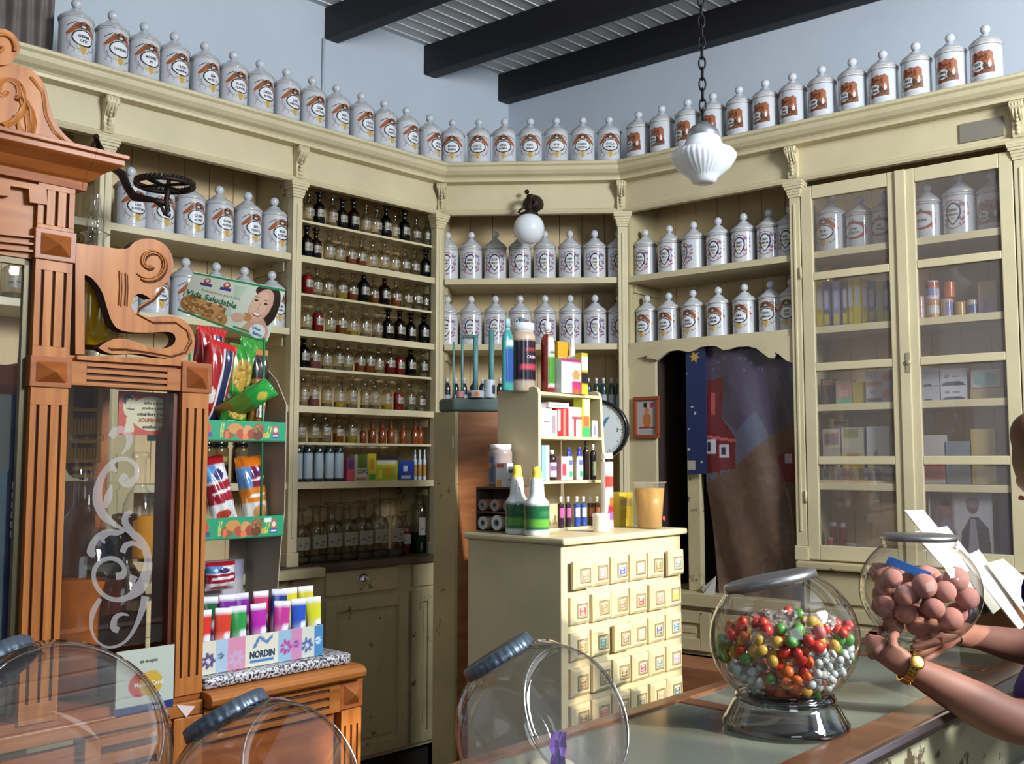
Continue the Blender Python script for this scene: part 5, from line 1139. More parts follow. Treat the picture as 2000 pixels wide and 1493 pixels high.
def tube_mesh(col):
    mb = MB(); n = 20; vs = []; cs = []; nv = 16; hh = .125; r = .0155; base = C(col); wh = C('#ecebf0')
    for j in range(nv+1):
        t = j/nv; z = hh*t; a_ = r*(1+.18*t); b_ = r*(1-t)**.8*(1)+.0008
        for i in range(n):
            th = 2*math.pi*i/n; vs.append((a_*math.cos(th), b_*math.sin(th), z))
            k = min(1, max(0, (t-.25)/.35)); cc = tuple(wh[q]*(1-k)+base[q]*k for q in range(3))+(1,)
            if t > .93: cc = wh
            elif math.sin(th) < -.2 and math.cos(th) > .25 and .2 < t < .85: cc = C(('#e8e6ee', '#4a3a7c', '#c8387c')[int(t*12) % 3]) if t < .62 else cc
            cs.append(cc)
    mb.add(vs, [(j*n+i, j*n+(i+1) % n, (j+1)*n+(i+1) % n, (j+1)*n+i) for j in range(nv) for i in range(n)]+[tuple(range(n))[::-1], tuple(nv*n+i for i in range(n))], 0, True, None, cs)
    return mb.mesh('cream_tube', PRINTG)
tubes = [(403, 1, 'red', '#d8382c'), (438, 1, 'red', '#d8402c'), (474, 1, 'green', '#2f9a4a'), (513, 1, 'magenta', '#b82ca8'), (551, 1, 'magenta', '#c83c94'), (588, 1, 'blue', '#2c54b8'), (620, 1, 'yellow', '#d8d42c'),
         (412, 0, 'dark green', '#1f5c3a'), (447, 0, 'purple', '#7a2c94'), (480, 0, 'purple', '#8a2ca0'), (514, 0, 'pink', '#c83c6c'), (546, 0, 'navy', '#24408c'), (574, 0, 'yellow', '#dccc2c'), (603, 0, 'yellow', '#d8cc34')]
tmc = {}
for i, (px, front, cn, col) in enumerate(tubes):
    if col not in tmc: tmc[col] = tube_mesh(col)
    y = .02+(.028 if front else .078); o = put(tmc[col], 'cream_tube'); row = [t for t in tubes if t[1] == front]
    place(o, FK, FK.X(px, y), y, NZ+(.003 if front else .022), .12*math.sin(i*2.7)-.35); o.rotation_euler[1] = .05*math.sin(i*1.9)
    tag(o, '%s hand-cream tube, %s from the left in the %s row' % (cn, ORD[row.index((px, front, cn, col))], ('back', 'front')[front]), 'tube', 'hand-cream tubes')

# ================================================================== green snack rack
FS = Frame((-.50, 2.62), az(42.5))
S = lambda px, py, y=0: FS.hit(px, py, y)
rack = thing('snack_rack', 'cardboard snack display with green trays and a healthy-snack banner', 'display rack', FS, 0, 0, 0)
GREEN = mat('green_card_edge', '#1f7a4c', .4); BEIGE = mat('beige_card', '#a59a86', .7)
sx0, sx1 = FS.X(352), FS.X(556)
z_t1, z_b1 = S(480, 823)[1], S(480, 862)[1]; z_t2, z_b2 = S(480, 1010)[1], S(480, 1052)[1]
def tray(z0, z1, y0=-.0, y1=.16, tagp=False):
    w_ = sx1-sx0; c = Canvas(w_, z1-z0, 130, 26, '#1f9468'); hh = z1-z0
    c.rect(0, 0, w_, .003, '#176a48')
    for cx, cy, rx, ry, col in ((.44, .35, .06, .25, '#8a5a34'), (.50, .62, .07, .26, '#c08a4c'), (.56, .35, .05, .26, '#b04c38'), (.62, .5, .05, .3, '#c8935c'), (.66, .35, .045, .25, '#9a4430'), (.73, .58, .055, .34, '#8f6138'), (.72, .3, .05, .24, '#6a3a24'), (.42, .3, .02, .2, '#d8684c'), (.60, .2, .03, .15, '#d87850'), (.80, .3, .03, .14, '#b8a04c')):
        c.ell(w_*cx, hh*cy, w_*rx, hh*ry, col)
    c.speck(w_*.66, hh*.4, w_*.78, hh*.85, ['#5a3620', '#a87c4c'], 14, .0022, 4)
    for k in (0, 1): c.line([(w_*(.36+k*.015), hh*.2), (w_*(.37+k*.02), hh*.85)], .003, '#c8c060'); c.line([(w_*(.81+k*.02), hh*.2), (w_*(.83+k*.03), hh*.75)], .003, '#c8c060')
    c.ell(w_*.90, hh*.58, w_*.030, hh*.26, '#c8483c'); c.ell(w_*.90, hh*.60, w_*.018, hh*.14, '#e0cfc4'); c.rect(w_*.862, hh*.18, w_*.938, hh*.40, '#4a4a84'); c.rect(w_*.87, hh*.25, w_*.93, hh*.31, '#dcdce4')
    c.ell(w_*.245, hh*.58, w_*.025, hh*.26, '#c8483c'); c.rect(w_*.21, hh*.18, w_*.28, hh*.40, '#4a4a84')
    if tagp: c.rect(w_*.80, hh*.72, w_*.87, hh*.92, '#d8e0dc')
    mb = MB(); M = Matrix.Translation((sx0, y0, z0)); c.flat(mb, 0, 0, 0, 0, M)
    mb.build('tray_front', PRINT, rack)
    mb = MB(); mb.box(sx0, sx1, y0+.0005, y0+.003, z0, z1); mb.box(sx0, sx1, y0+.003, y1, z0, z0+.003); mb.box(sx0, sx0+.003, y0+.003, y1, z0+.003, z1); mb.box(sx1-.003, sx1, y0+.003, y1, z0+.003, z1); mb.build('tray', GREEN, rack)
tray(z_b1, z_t1); tray(z_b2, z_t2, tagp=True)
side_o = [(520, 695), (535, 712), (549, 745), (556, 790), (557, 1000), (548, 1060), (540, 1130), (498, 1130), (505, 1050), (520, 860)]
q = [S(a, b, .02) for a, b in side_o]
mb = MB()      # side wing, standing square to the trays
zz = [S(a, b, 0)[1] for a, b in ((520, 700), (545, 740), (556, 790), (556, 860), (552, 1000), (545, 1060), (538, 1200))]
dd = [.115, .045, .0, .0, .0, .012, .03]
n = len(zz); f = [(sx1+.001, d_, z) for d_, z in zip(dd, zz)]+[(sx1+.001, .17, z) for z in zz]; g = [(x+.003, y, z) for x, y, z in f]
fs = [(i, i+1, n+i+1, n+i) for i in range(n-1)]
mb.add(f, [a[::-1] for a in fs]); mb.add(g, fs); mb.add([f[i] for i in range(n)]+[g[i] for i in range(n)], [(i, i+n, i+n+1, i+1) for i in range(n-1)])
mb.build('side_wing', BEIGE, rack)
mb = MB(); mb.box(sx0, sx1, .168, .172, CZ-.1, z_t1+.03); mb.build('back_card', BEIGE, rack) if False else None
mb = MB(); mb.box(FS.X(480, .1), sx1, .165, .170, S(500, 1130)[1], z_b2); mb.build('back_card', BEIGE, rack); mb = MB(); mb.box(sx0, sx1, .01, .164, 1.0, 1.012); mb.build('floor_card', BEIGE, rack)
# header banner, tipped forward at its top
tl, tr, brr, bl = S(378, 532, -.05), S(558, 566, -.05), S(521, 671, .0), S(346, 606, .0)
bw = ((brr[0]-bl[0])+(tr[0]-tl[0]))/2; bh = tl[1]-bl[1]
c = Canvas(bw, .165, 170, 110, '#cfd6c2'); bh = .165
c.rect(0, bh-.006, bw, bh, '#2c8a58'); c.rect(0, 0, bw, .007, '#2c8a58')
c.poly([(bw*.45, bh*.9), (bw*.50, bh*.55), (bw*.58, bh*.9)], '#b4c8b0'); c.poly([(bw*.60, bh*.95), (bw*.55, bh*.6), (bw*.52, bh*.8)], '#bccdb6'); c.poly([(bw*.38, bh*.2), (bw*.5, bh*.45), (bw*.55, bh*.25)], '#b9cab4')
c.ell(bw*.13, bh*.26, bw*.14, bh*.22, '#a87848'); c.ell(bw*.33, bh*.20, bw*.13, bh*.22, '#c0925c'); c.ell(bw*.42, bh*.13, bw*.10, bh*.17, '#b88450'); c.speck(bw*.03, bh*.08, bw*.46, bh*.42, ['#8a5a34', '#d0a870', '#9a6a3c', '#c8985c'], 110, .005, 9); c.rect(0, 0, bw, .007, '#2c8a58')
# smiling woman holding a biscuit
c.ell(bw*.90, bh*.62, bw*.10, bh*.36, '#2e211c'); c.ell(bw*.82, bh*.90, bw*.13, bh*.13, '#3a2a22')
c.poly([(bw*.66, 0.007), (bw*.98, .007), (bw*.97, bh*.22), (bw*.88, bh*.40), (bw*.74, bh*.30)], '#c89a84'); c.ell(bw*.80, bh*.62, bw*.115, bh*.33, '#cfa48c', -.15); c.ell(bw*.78, bh*.62, bw*.085, bh*.26, '#dab49c', -.15)
for k, e_ in ((.735, .70), (.845, .67)): c.ell(bw*k, bh*e_, bw*.020, bh*.022, '#3c2c26'); c.line([(bw*(k-.03), bh*(e_+.06)), (bw*(k+.03), bh*(e_+.065))], .0018, '#5a4034')
c.line([(bw*.79, bh*.66), (bw*.775, bh*.54), (bw*.80, bh*.53)], .0015, '#a87a66'); c.ell(bw*.785, bh*.44, bw*.045, bh*.045, '#b0443c', -.1); c.ell(bw*.785, bh*.45, bw*.038, bh*.025, '#ece8e0', -.1)
c.ell(bw*.70, bh*.34, bw*.055, bh*.085, '#b88450', -.3); c.ell(bw*.61, bh*.28, bw*.07, bh*.10, '#cfa48c', .3); c.line([(bw*.60, bh*.33), (bw*.67, bh*.36)], .007, '#d4aa92'); c.line([(bw*.58, bh*.26), (bw*.67, bh*.30)], .007, '#d4aa92')
c.ell(bw*.86, bh*.15, bw*.085, bh*.13, '#d6e0d8'); c.rect(bw*.60, .012, bw*.78, .017, '#2c8a58')
for cx in (.17, .38): c.ell(bw*cx, bh*.86, bw*.035, bh*.07, '#b04038'); c.ell(bw*cx, bh*.87, bw*.018, bh*.035, '#e0cfc4'); c.rect(bw*(cx-.06), bh*.74, bw*(cx+.06), bh*.80, '#44407c')
c.rect(0, bh-.006, bw, bh, '#2c8a58')
mb = MB(); c.flat(mb, 0, 0, 0, 0); mb.box(0, bw, .0006, .003, 0, bh, 0, None, C('#b8c0ac'))
text_flat(mb, 'Vida Saludable', bw*.285, bh*.45, bh*.17, bw*.55, -.0012, 0, .01, col=C('#1f6a48'), slope=-.02)
text_flat(mb, 'Soluciones para una', bw*.36, bh*.63, bh*.08, bw*.46, -.0012, 0, 0, col=C('#8aa894'))
text_flat(mb, 'Vive', bw*.84, bh*.17, bh*.08, None, -.0012, 0, .02, col=C('#3c6ab0')); text_flat(mb, 'Sano', bw*.87, bh*.08, bh*.08, None, -.0012, 0, .02, col=C('#3c6ab0'))
k4 = [WP(346, 606, 2.56), WP(521, 671, 2.66), WP(558, 566, 2.62), WP(378, 532, 2.50)]; ri = Matrix.Rotation(-FS.a, 3, 'Z'); ro = FS.W(0, 0, 0)
k4 = [ri @ (p-ro) for p in k4]; nrm = (k4[1]-k4[0]).cross(k4[3]-k4[0]).normalized()
def bil(x, y, z): u, v = x/bw, z/bh; return tuple((k4[0]*(1-u)+k4[1]*u)*(1-v)+(k4[3]*(1-u)+k4[2]*u)*v-nrm*y)
mb.v = [bil(*p) for p in mb.v]
ban = mb.build('banner', PRINT, rack)
mb = MB()
for px in (372, 517): a = S(px, 668, .01); mb.tube([(a[0], .012, z_b2), (a[0], .012, a[1]+.01)], .003, 8)
mb.build('upright', GREEN, rack)
# packets
def bag(label, px, py, wd, ht, y, ang, paint, z=None, lean=0, puff=.022, fr=FS, gr='snack packets'):
    nx, ny = 30, 40; c = Canvas(wd, ht, nx, ny, '#ffffff'); paint(c, wd, ht); mb = MB()
    for sgn in (-1, 1):
        vs = []
        for j in range(ny+1):
            for i in range(nx+1):
                u, v = i/nx*2-1, j/ny*2-1
                p = puff*max(0, (1-abs(v)**4))*max(0, (1-abs(u)**2.6))**.6 + .0015*math.sin(u*9+v*5)*(1-abs(v)**6)
                crimp = .0018*math.sin(u*26)*(1 if abs(v) > .88 else 0)
                inset = .06*wd*(1-abs(v)**3)
                vs.append((u*(wd/2-inset*.6), sgn*p+crimp, v*ht/2))
        n = nx+1; fs = [(j*n+i, j*n+i+1, (j+1)*n+i+1, (j+1)*n+i) for j in range(ny) for i in range(nx)]
        if sgn > 0: fs = [f[::-1] for f in fs]
        mb.add(vs, fs, 0, True, None, c.cols())
    o = mb.build('snack_packet', PRINTG); x, zz_ = fr.hit(px, py, y); o.location = fr.W(x, y, zz_); o.rotation_mode = 'ZXY'
    o.rotation_euler = (lean, ang, fr.a); return tag(o, label, 'packet', gr)
def p_red(c, w_, h): c.rect(0, 0, w_, h, '#a01c1c'); c.rect(w_*.55, 0, w_*.8, h, '#22284c'); c.rect(w_*.5, 0, w_*.54, h, '#d8d4d8'); c.rect(w_*.81, 0, w_*.84, h, '#d8d4d8'); c.ell(w_*.3, h*.3, w_*.16, h*.10, '#d8cfc4'); c.rect(0, h*.9, w_, h, '#b82020')
def p_green(c, w_, h): c.rect(0, 0, w_, h, '#2f8a2c'); c.ell(w_*.5, h*.62, w_*.36, h*.2, '#b8943c'); c.speck(w_*.2, h*.46, w_*.8, h*.78, ['#8a6a28', '#d0b05c'], 30, .004, 2); c.rect(w_*.1, h*.22, w_*.9, h*.38, '#1f5c24'); c.line([(w_*.2, h*.3), (w_*.8, h*.3)], .004, '#dce4d0')
def p_choc(c, w_, h): c.rect(0, 0, w_, h, '#b87a3c'); c.rect(0, h*.55, w_, h*.9, '#3a2c2c'); c.line([(w_*.3, h*.5), (w_*.7, h*.55)], .004, '#e0dcd4'); c.rect(w_*.2, h*.05, w_*.8, h*.35, '#c88c34')
def p_em(c, w_, h): c.rect(0, 0, w_, h, '#a8702c'); c.rect(0, h*.85, w_, h, '#3a2618'); c.rect(w_*.35, h*.2, w_*.75, h*.75, '#a06824')
def p_lime(c, w_, h): c.rect(0, 0, w_, h, '#5a7a2c'); c.rect(0, h*.62, w_, h, '#2fa044'); c.rect(0, 0, w_, h*.3, '#7c5a2c'); c.ell(w_*.5, h*.8, w_*.2, h*.08, '#d8c84c')
def p_wr(c, w_, h): c.rect(0, 0, w_, h, '#dcd8d8'); c.rect(0, h*.86, w_, h, '#b01f28'); c.poly([(0, h*.55), (w_, h*.62), (w_, h*.30), (0, h*.25)], '#9c1f30'); c.rect(0, h*.62, w_*.45, h*.86, '#5a94c8'); c.line([(w_*.15, h*.42), (w_*.85, h*.46)], .007, '#ece8ea'); c.ell(w_*.5, h*.7, w_*.2, h*.08, '#3c3468'); c.ell(w_*.4, h*.1, w_*.3, h*.07, '#b84030')
def p_or(c, w_, h): c.rect(0, 0, w_, h, '#d8d2c8'); c.rect(0, h*.84, w_, h, '#d8741c'); c.rect(0, h*.28, w_, h*.50, '#d07c24'); c.rect(0, h*.52, w_*.4, h*.84, '#5a8cc4'); c.rect(w_*.4, h*.52, w_, h*.84, '#7a2440'); c.line([(w_*.4, h*.62), (w_*.9, h*.66)], .006, '#e8e4e8'); c.line([(w_*.25, h*.38), (w_*.8, h*.40)], .007, '#efe6d8'); c.ell(w_*.6, h*.14, w_*.3, h*.1, '#c8905c'); c.rect(w_*.45, h*.72, w_*.95, h*.76, '#2a2c60')
bag('dark red snack packet at the back left of the upper green tray', 405, 705, .085, .17, .12, .12, p_red)
bag('red packet with a navy stripe at the front left of the upper tray', 420, 745, .085, .20, .07, .16, p_red, lean=-.1)
bag('green packet picturing a golden biscuit in the upper tray', 462, 750, .082, .20, .09, .14, p_green, lean=-.05)
bag('green packet behind the biscuit packet, top corner crumpled', 478, 728, .075, .18, .13, .22, p_green)
bag('brown and tan packet at the right of the upper tray', 502, 750, .055, .18, .10, .05, p_choc)
o = bag('tan packet lettered EM at the right front of the upper tray', 501, 790, .048, .105, .05, .04, p_em)
bag('lime green packet lying aslant across the upper tray', 478, 785, .065, .155, .02, 1.05, p_lime, lean=0, puff=.018)
bag('small green packet at the foot of the upper tray', 455, 812, .075, .07, .05, .2, p_green)
bag('white and dark red cracker packet standing in the lower tray', 425, 955, .072, .165, .08, -.26, p_wr)
bag('orange and white cracker packet standing in the lower tray', 492, 955, .080, .165, .08, -.16, p_or)
bag('red and clear cracker packet on the counter under the rack', 430, 1125, .085, .07, .10, .0, p_wr)
mb = MB(); text_flat(mb, 'EM', 0, 0, .03, None, 0, 0, .04, M=Matrix.Rotation(math.radians(-90), 4, 'Y') @ Matrix.Identity(4)); lt = mb.build('packet_lettering', PAPERW, o); lt.location = (.008, -.024, -.015)
pbox('carton', 'white folded carton behind the red packet under the rack', 'box', FS, 398, 480, 1095, 1.013, .14, .02, '#bcb6bc', [(.1, .3, .9, .34, '#8a848a'), (.1, .5, .9, .54, '#8a848a'), (0, .8, 1, 1, '#a0a0b8')])
# dark bottles seen through the rack
for i, px in enumerate([412, 437, 480]):
    pbot('syrup_jug', 'dark bottle with a gold label seen between the green trays, %s of three' % ORD[i], 'bottle', FL, px, 36, 862, SH[3], .06, 'jar', '#1a1210', [(-1.2, 1.2, .45, .8, '#6a5630'), (-.9, .6, .5, .62, '#b09a5c')], 'dark gold-labelled bottles')
# ================================================================== goods behind the glazed doors
G = dict(fr=FR)
def gb(label, px0, px1, pt, lvl, y, base, rects=(), dep=.05, tx=None, group=None, zb=None, cat='box', name='carton'):
    return pbox(name, label+' behind glass', cat, FR, px0, px1, pt, SH[lvl]+.001 if zb is None else zb, y, dep, base, rects, group, tx)
bk = ['#b09c2c', '#5a5c8a', '#8a8cb0', '#6a5068', '#b8a030', '#c8bc28', '#b09838', '#6a6ca0', '#b8b04c', '#7a6c88']
for i, px in enumerate([1608, 1622, 1641, 1659, 1668, 1683, 1698, 1711, 1727, 1740]):
    gb('slim %s tube box, %s from the left on the second shelf,' % (['yellow', 'blue', 'lilac', 'plum', 'gold', 'bright yellow', 'ochre', 'blue', 'pale yellow', 'mauve'][i], ORD[i]), px-7, px+7, 546+3*math.sin(i), 1, .09, bk[i], [(.15, .1, .85, .3, '#c8b838'), (.2, .4, .8, .8, '#b4b4cc')], .03, group='slim tube boxes')
pbot('tin', 'yellow tin at the top left of the second shelf, behind glass', 'tin', FR, 1618, 26, 512, SH[1]+.001, .17, 'tube', '#c8961c')
def cn(label, px, w_, pt, lvl, y, base, bands=(), zb=None): return pbot('tin', label+' behind the right glazed door', 'tin', FR, px, w_, pt, SH[lvl]+.001 if zb is None else zb, y, 'tube', base, bands)
zt2 = FR.hit(1830, 585, .08)[1]
cn('little orange and white tin, lower of the stack,', 1830, 26, 584, 1, .08, '#c8925c', [(-4, 4, .3, .7, '#d8d0cc')]); cn('orange and blue tin on top of another tin,', 1829, 25, 546, 1, .08, '#d8d0d4', [(-4, 4, .6, .9, '#c86a3c'), (-.9, .9, .2, .6, '#8a94c0')], zb=zt2+.001)
cn('orange and grey tin, third from the left,', 1858, 24, 582, 1, .08, '#c8a080', [(0, 2, .2, .8, '#7a7ca8')]); cn('small orange tin on top of the grey one,', 1864, 20, 548, 1, .09, '#c8683c', zb=FR.hit(1858, 582, .09)[1]+.004)
cn('small ochre tin between two others,', 1884, 21, 588, 1, .08, '#b8904c'); cn('small blue and cream tin,', 1909, 22, 584, 1, .08, '#c8c0b0', [(-1, 1, .2, .7, '#5a649c')]); cn('little pinkish tin at the left edge,', 1806, 14, 577, 1, .08, '#c8a0a0')
gb('beige upright carton with a lilac panel, right of the tins,', 1923, 1959, 548, 1, .08, '#b8a67c', [(.05, .05, .95, .6, '#a8a0b8'), (.3, .15, .5, .45, '#b07c84')])
# third shelf
gb('dark jar-like carton at the left of the third shelf', 1607, 1636, 740, 2, .10, '#4a3a38', [(.1, .75, .8, .98, '#c08878')])
gb('pink and green carton, second on the third shelf,', 1636, 1668, 742, 2, .08, '#b89080', [(0, 0, 1, .25, '#7ab090'), (.2, .3, .8, .6, '#c8a090')])
gb('yellow carton, third on the third shelf,', 1669, 1694, 746, 2, .08, '#b8a850')
zz_ = FR.hit(1722, 755, .07)[1]
for k, (zb, pt, nm) in enumerate([(None, 755, 'lower'), (zz_+.001, 724, 'upper')]): gb('%s of two white cartons with orange fruit print' % nm, 1695, 1750, pt, 2, .07, '#c8c4cc', [(.05, .1, .6, .3, '#c8843c' if k else '#7a6488'), ('e', .75, .55, .16, .26, '#d07c3c')], zb=zb, tx=[('Sabor', .25, .62, .16, '#7a7890')])
zz_ = FR.hit(1865, 754, .07)[1]
for k, (zb, pt, nm) in enumerate([(None, 753, 'lower'), (zz_+.001, 720, 'upper')]):
    gb('%s of two white cartons with a navy arc, right door,' % nm, 1842, 1893, pt, 2, .07, '#cacad0', [('e', .5, .05, .45, .22, '#333c60'), ('e', .25, .55, .08, .16, '#8a8aa0')], zb=zb, tx=[('Quirex', .6, .5, .16, '#77778c')])
    gb('%s of two pale cartons at the left behind the right door' % nm, 1806, 1840, pt, 2, .07, '#bcbcc4', [(.1, 0, .5, .12, '#3c4464')], zb=zb)
gb('cardboard tray under the teal sachet', 1900, 1966, 758, 2, .07, '#a8946c')
gb('pale packet with a teal round print', 1902, 1960, 722, 2, .07, '#b8b4b4', [('e', .5, .45, .42, .42, '#7ab0ac')], zb=FR.hit(1930, 757, .07)[1]+.001)
# fourth shelf
gb('brown striped carton at the left of the fourth shelf', 1608, 1641, 838, 3, .07, '#b4a89c', [(.1, .7, .9, .9, '#6a5c68'), (.1, .2, .9, .45, '#6a4c48')])
gb('yellow fronted carton, second on the fourth shelf', 1645, 1687, 835, 3, .07, '#b8b49c', [(0, 0, .95, .52, '#c0a43c'), (.25, .35, .75, .5, '#a0603c'), (.1, .8, .8, .95, '#8a8c5c')])
gb('white carton with a grey ring, third on the fourth shelf', 1694, 1738, 833, 3, .07, '#cccdd2', [('e', .4, .45, .10, .12, '#8c98a4'), (.0, .05, 1, .2, '#4a4c7c')])
gb('small olive carton, fourth on the fourth shelf', 1740, 1752, 842, 3, .07, '#a8a078')
gb('orange and white carton at the left, right door, fourth shelf', 1806, 1845, 850, 3, .07, '#c4bcb8', [(0, .1, 1, .45, '#b8604c')])
gb('blue-grey flat carton, right door, fourth shelf', 1848, 1895, 862, 3, .07, '#7c8a94', [(.1, .4, .9, .6, '#a8b0b8')])
gb('yellow upright carton, right door, fourth shelf', 1898, 1945, 838, 3, .07, '#b8a468', [(.1, .45, .9, .5, '#a08c50')])
# lower shelf: an extra board in the left half
low5 = FR.hit(1690, 945, .04)[1]
for i, (a, b, c1, c2) in enumerate([(1606, 1630, '#b0acb0', '#2c2c34'), (1634, 1672, '#b09aa4', '#8a7c9c'), (1676, 1719, '#a8a8b0', '#4a5080'), (1722, 1752, '#b8b4bc', '#4a4484')]):
    o = gb('small %s carton, %s from the left below the middle muntin' % (('black and white', 'pink', 'blue and grey', 'violet')[i], ORD[i]), a, b, 915, 3, .07, c1, [(.1, .3, .9, .6, c2)], zb=low5+.0125)
mb = MB(); mb.box(RX0+.02, 1.33, .03, D-.02, low5, low5+.012); mb.box(RX0+.02, RX1-.02, .0, D-.002, 1.08, 1.105); mb.build('lower_shelf', PANEL, R2)
for i, (px, w_, pt, col) in enumerate([(1622, 14, 1020, '#5a2024'), (1640, 14, 1022, '#641f22'), (1615, 12, 1050, '#a83a20'), (1655, 24, 1062, '#8a8688'), (1675, 16, 1066, '#a8a49c'), (1692, 12, 1068, '#b0a880'), (1712, 14, 1066, '#b0aa90')]):
    pbot('pill_pot', '%s little pot, %s in the row at the foot of the left glazed door' % (('dark red', 'dark red', 'orange red', 'grey', 'pale grey', 'cream', 'beige')[i], ORD[i]), 'pot', FR, px, w_, pt, 1.106, (.10, .10, .05, .06, .06, .06, .06)[i], 'tube', col, [(-4, 4, .85, 1, '#8a8480')])
# picture folder standing behind the right door
q = FR.hit(1812, 950, .05); q2 = FR.hit(1942, 1100, .05); pw, ph = q2[0]-q[0], q[1]-1.106
c = Canvas(pw, ph, 90, 110, '#b9b7bc'); c.rect(0, 0, .006, ph, '#d0d0d6'); c.rect(0, ph-.008, pw, ph, '#d0d0d6'); c.rect(.006, 0, pw*.38, ph-.012, '#6c5a60'); c.rect(pw*.38, 0, pw*.42, ph-.012, '#94888c'); c.rect(pw*.42, 0, pw, ph-.012, '#b4b4ba'); c.rect(0, 0, .006, ph, '#d4d4da')
c.ell(pw*.27, ph*.70, pw*.08, ph*.10, '#8a6258'); c.poly([(pw*.10, 0), (pw*.14, ph*.45), (pw*.28, ph*.60), (pw*.44, ph*.40), (pw*.48, 0)], '#7c7480'); c.ell(pw*.27, ph*.78, pw*.09, ph*.05, '#3c2c2c')
c.ell(pw*.70, ph*.74, pw*.09, ph*.10, '#6a5450'); c.ell(pw*.70, ph*.79, pw*.11, ph*.07, '#7c7c84'); c.poly([(pw*.48, 0), (pw*.52, ph*.40), (pw*.66, ph*.60), (pw*.78, ph*.60), (pw*.94, ph*.45), (pw*.98, 0)], '#3c3844'); c.poly([(pw*.60, 0), (pw*.66, ph*.58), (pw*.74, ph*.58), (pw*.80, 0)], '#8c8c98')
mb = MB(); mb.box(0, pw, .001, .006, 0, ph, 0, None, C('#a8a8b0')); c.flat(mb, 0); o = mb.build('photograph', PRINT); place(o, FR, q[0], .05, 1.106); tag(o, 'framed photograph of two standing people behind the right glazed door', 'photograph')
a = FR.X(1945, .05); b = FR.X(1984, .05); mb = MB(); mb.box(0, b-a, 0, .05, 0, ph); mb.build
o = mb.build('folder', mat('navy_binder', '#333f68', .5), bev=.003); place(o, FR, a+.001, .05, 1.106); tag(o, 'navy blue ring binder right of the photograph behind glass', 'binder')
for k in range(6):
    pass

# ================================================================== hangings in the arched recess
x0, x1 = FR.X(1376, .035), FR.X(1562, .035); z1, z0 = 2.045, FR.hit(1450, 1190, .035)[1]
def poster():
    nx, ny = 110, 200; w_ = x1-x0; h = z1-z0; c = Canvas(w_, h, nx, ny, '#4d4658')
    g = np.random.default_rng(4)
    c.A[:] = C('#4b4354')
    c.poly([(0, h*.42), (0, h*.78), (w_*.35, h*.66), (w_*.55, h*.74), (w_*.8, h*.55), (w_*.2, h*.4)], '#565868')
    c.poly([(0, 0), (0, h*.46), (w_*.30, h*.52), (w_*.55, h*.60), (w_*.75, h*.66), (w_, h*.68), (w_, 0)], '#5f4a3e')
    c.speck(0, 0, w_, h*.55, ['#64503f', '#59463a', '#675240', '#5c483c'], 160, .02, 5)
    c.poly([(0, h*.69), (w_*.03, h*.86), (w_*.20, h*.87), (w_*.22, h*.84), (w_*.18, h*.72), (w_*.33, h*.64), (w_*.32, h*.52), (0, h*.50)], '#62262a')
    c.rect(w_*.02, h*.58, w_*.12, h*.63, '#b8b4bc'); c.rect(w_*.16, h*.565, w_*.26, h*.61, '#b0a8b0'); c.rect(w_*.03, h*.59, w_*.07, h*.62, '#2c2836'); c.rect(w_*.18, h*.575, w_*.22, h*.60, '#2c2836'); c.rect(w_*.07, h*.73, w_*.11, h*.81, '#a84c44')
    c.line([(0, h*.645), (w_*.33, h*.625)], .012, '#b0585a')
    c.poly([(w_*.76, h*.56), (w_*.9, h*.60), (w_, h*.59), (w_, h*.46), (w_*.80, h*.47)], '#68262e'); c.rect(w_*.84, h*.54, w_*.92, h*.575, '#a89ca4')
    c.speck(w_*.05, h*.88, w_*.9, h*.99, ['#8a8094', '#746c84'], 30, .004, 6)
    A = c.A.copy()
    def P3(u, v):
        left = 0 if v > .45 else (.45-v)*.45*w_*.7
        x = x0+left+u*(w_-left); z = z0+v*h+(.06*(u-.1)*(1-v)**3)
        y = .045+.010*math.sin(u*9+v*3)*(1.2-v)+.012*math.sin(v*7+u*13)*(1-v*.6)+.010*math.sin((u*3-v*6)*2.2)*(1-v)
        return (x, y, z)
    mb = MB(); mb.grid(P3, nx, ny); mb.c = [tuple(q) for q in A.reshape(-1, 4)]
    o = mb.build('hanging_cloth', mat('shiny_printed_vinyl', rough=.3, attr=True, coat=.5, bump=.8, bscale=22)); attach(o, FR)
    s = o.modifiers.new('thick', 'SOLIDIFY'); s.thickness = .002
    tag(o, 'shiny hanging sheet printed with a mountain village, filling the arched recess', 'hanging')
poster()
x2, x3 = FR.X(1345, .03), FR.X(1383, .03); zb = FR.hit(1365, 926, .03)[1]
c = Canvas(x3-x2, 2.045-zb, 30, 180, '#222f58'); hh = c.h; ww = c.w
st = [(ww*.45+(.030 if k % 2 else .013)*math.cos(k*math.pi/6+.3), hh-.055+(.030 if k % 2 else .013)*math.sin(k*math.pi/6+.3)) for k in range(12)]
c.poly(st, '#b8963c'); c.speck(0, 0, ww, hh*.8, ['#b8b4a4'], 6, .006, 3); c.rect(0, hh*.03, ww*.4, hh*.1, '#a8a494')
mb = MB(); mb.box(0, ww, .0006, .003, 0, hh, 0, None, C('#22305c')); c.flat(mb, 0); o = mb.build('blue_hanging', PRINT); place(o, FR, x2, .012+.018-.012, zb); tag(o, 'narrow dark blue strip with a yellow star hanging in the arched recess', 'hanging')
mb = MB(); a = FR.W(FR.X(1370, .03), -.002, .905); q0, q1 = FR.hit(1372, 1150, .01), FR.hit(1400, 1195, .01)
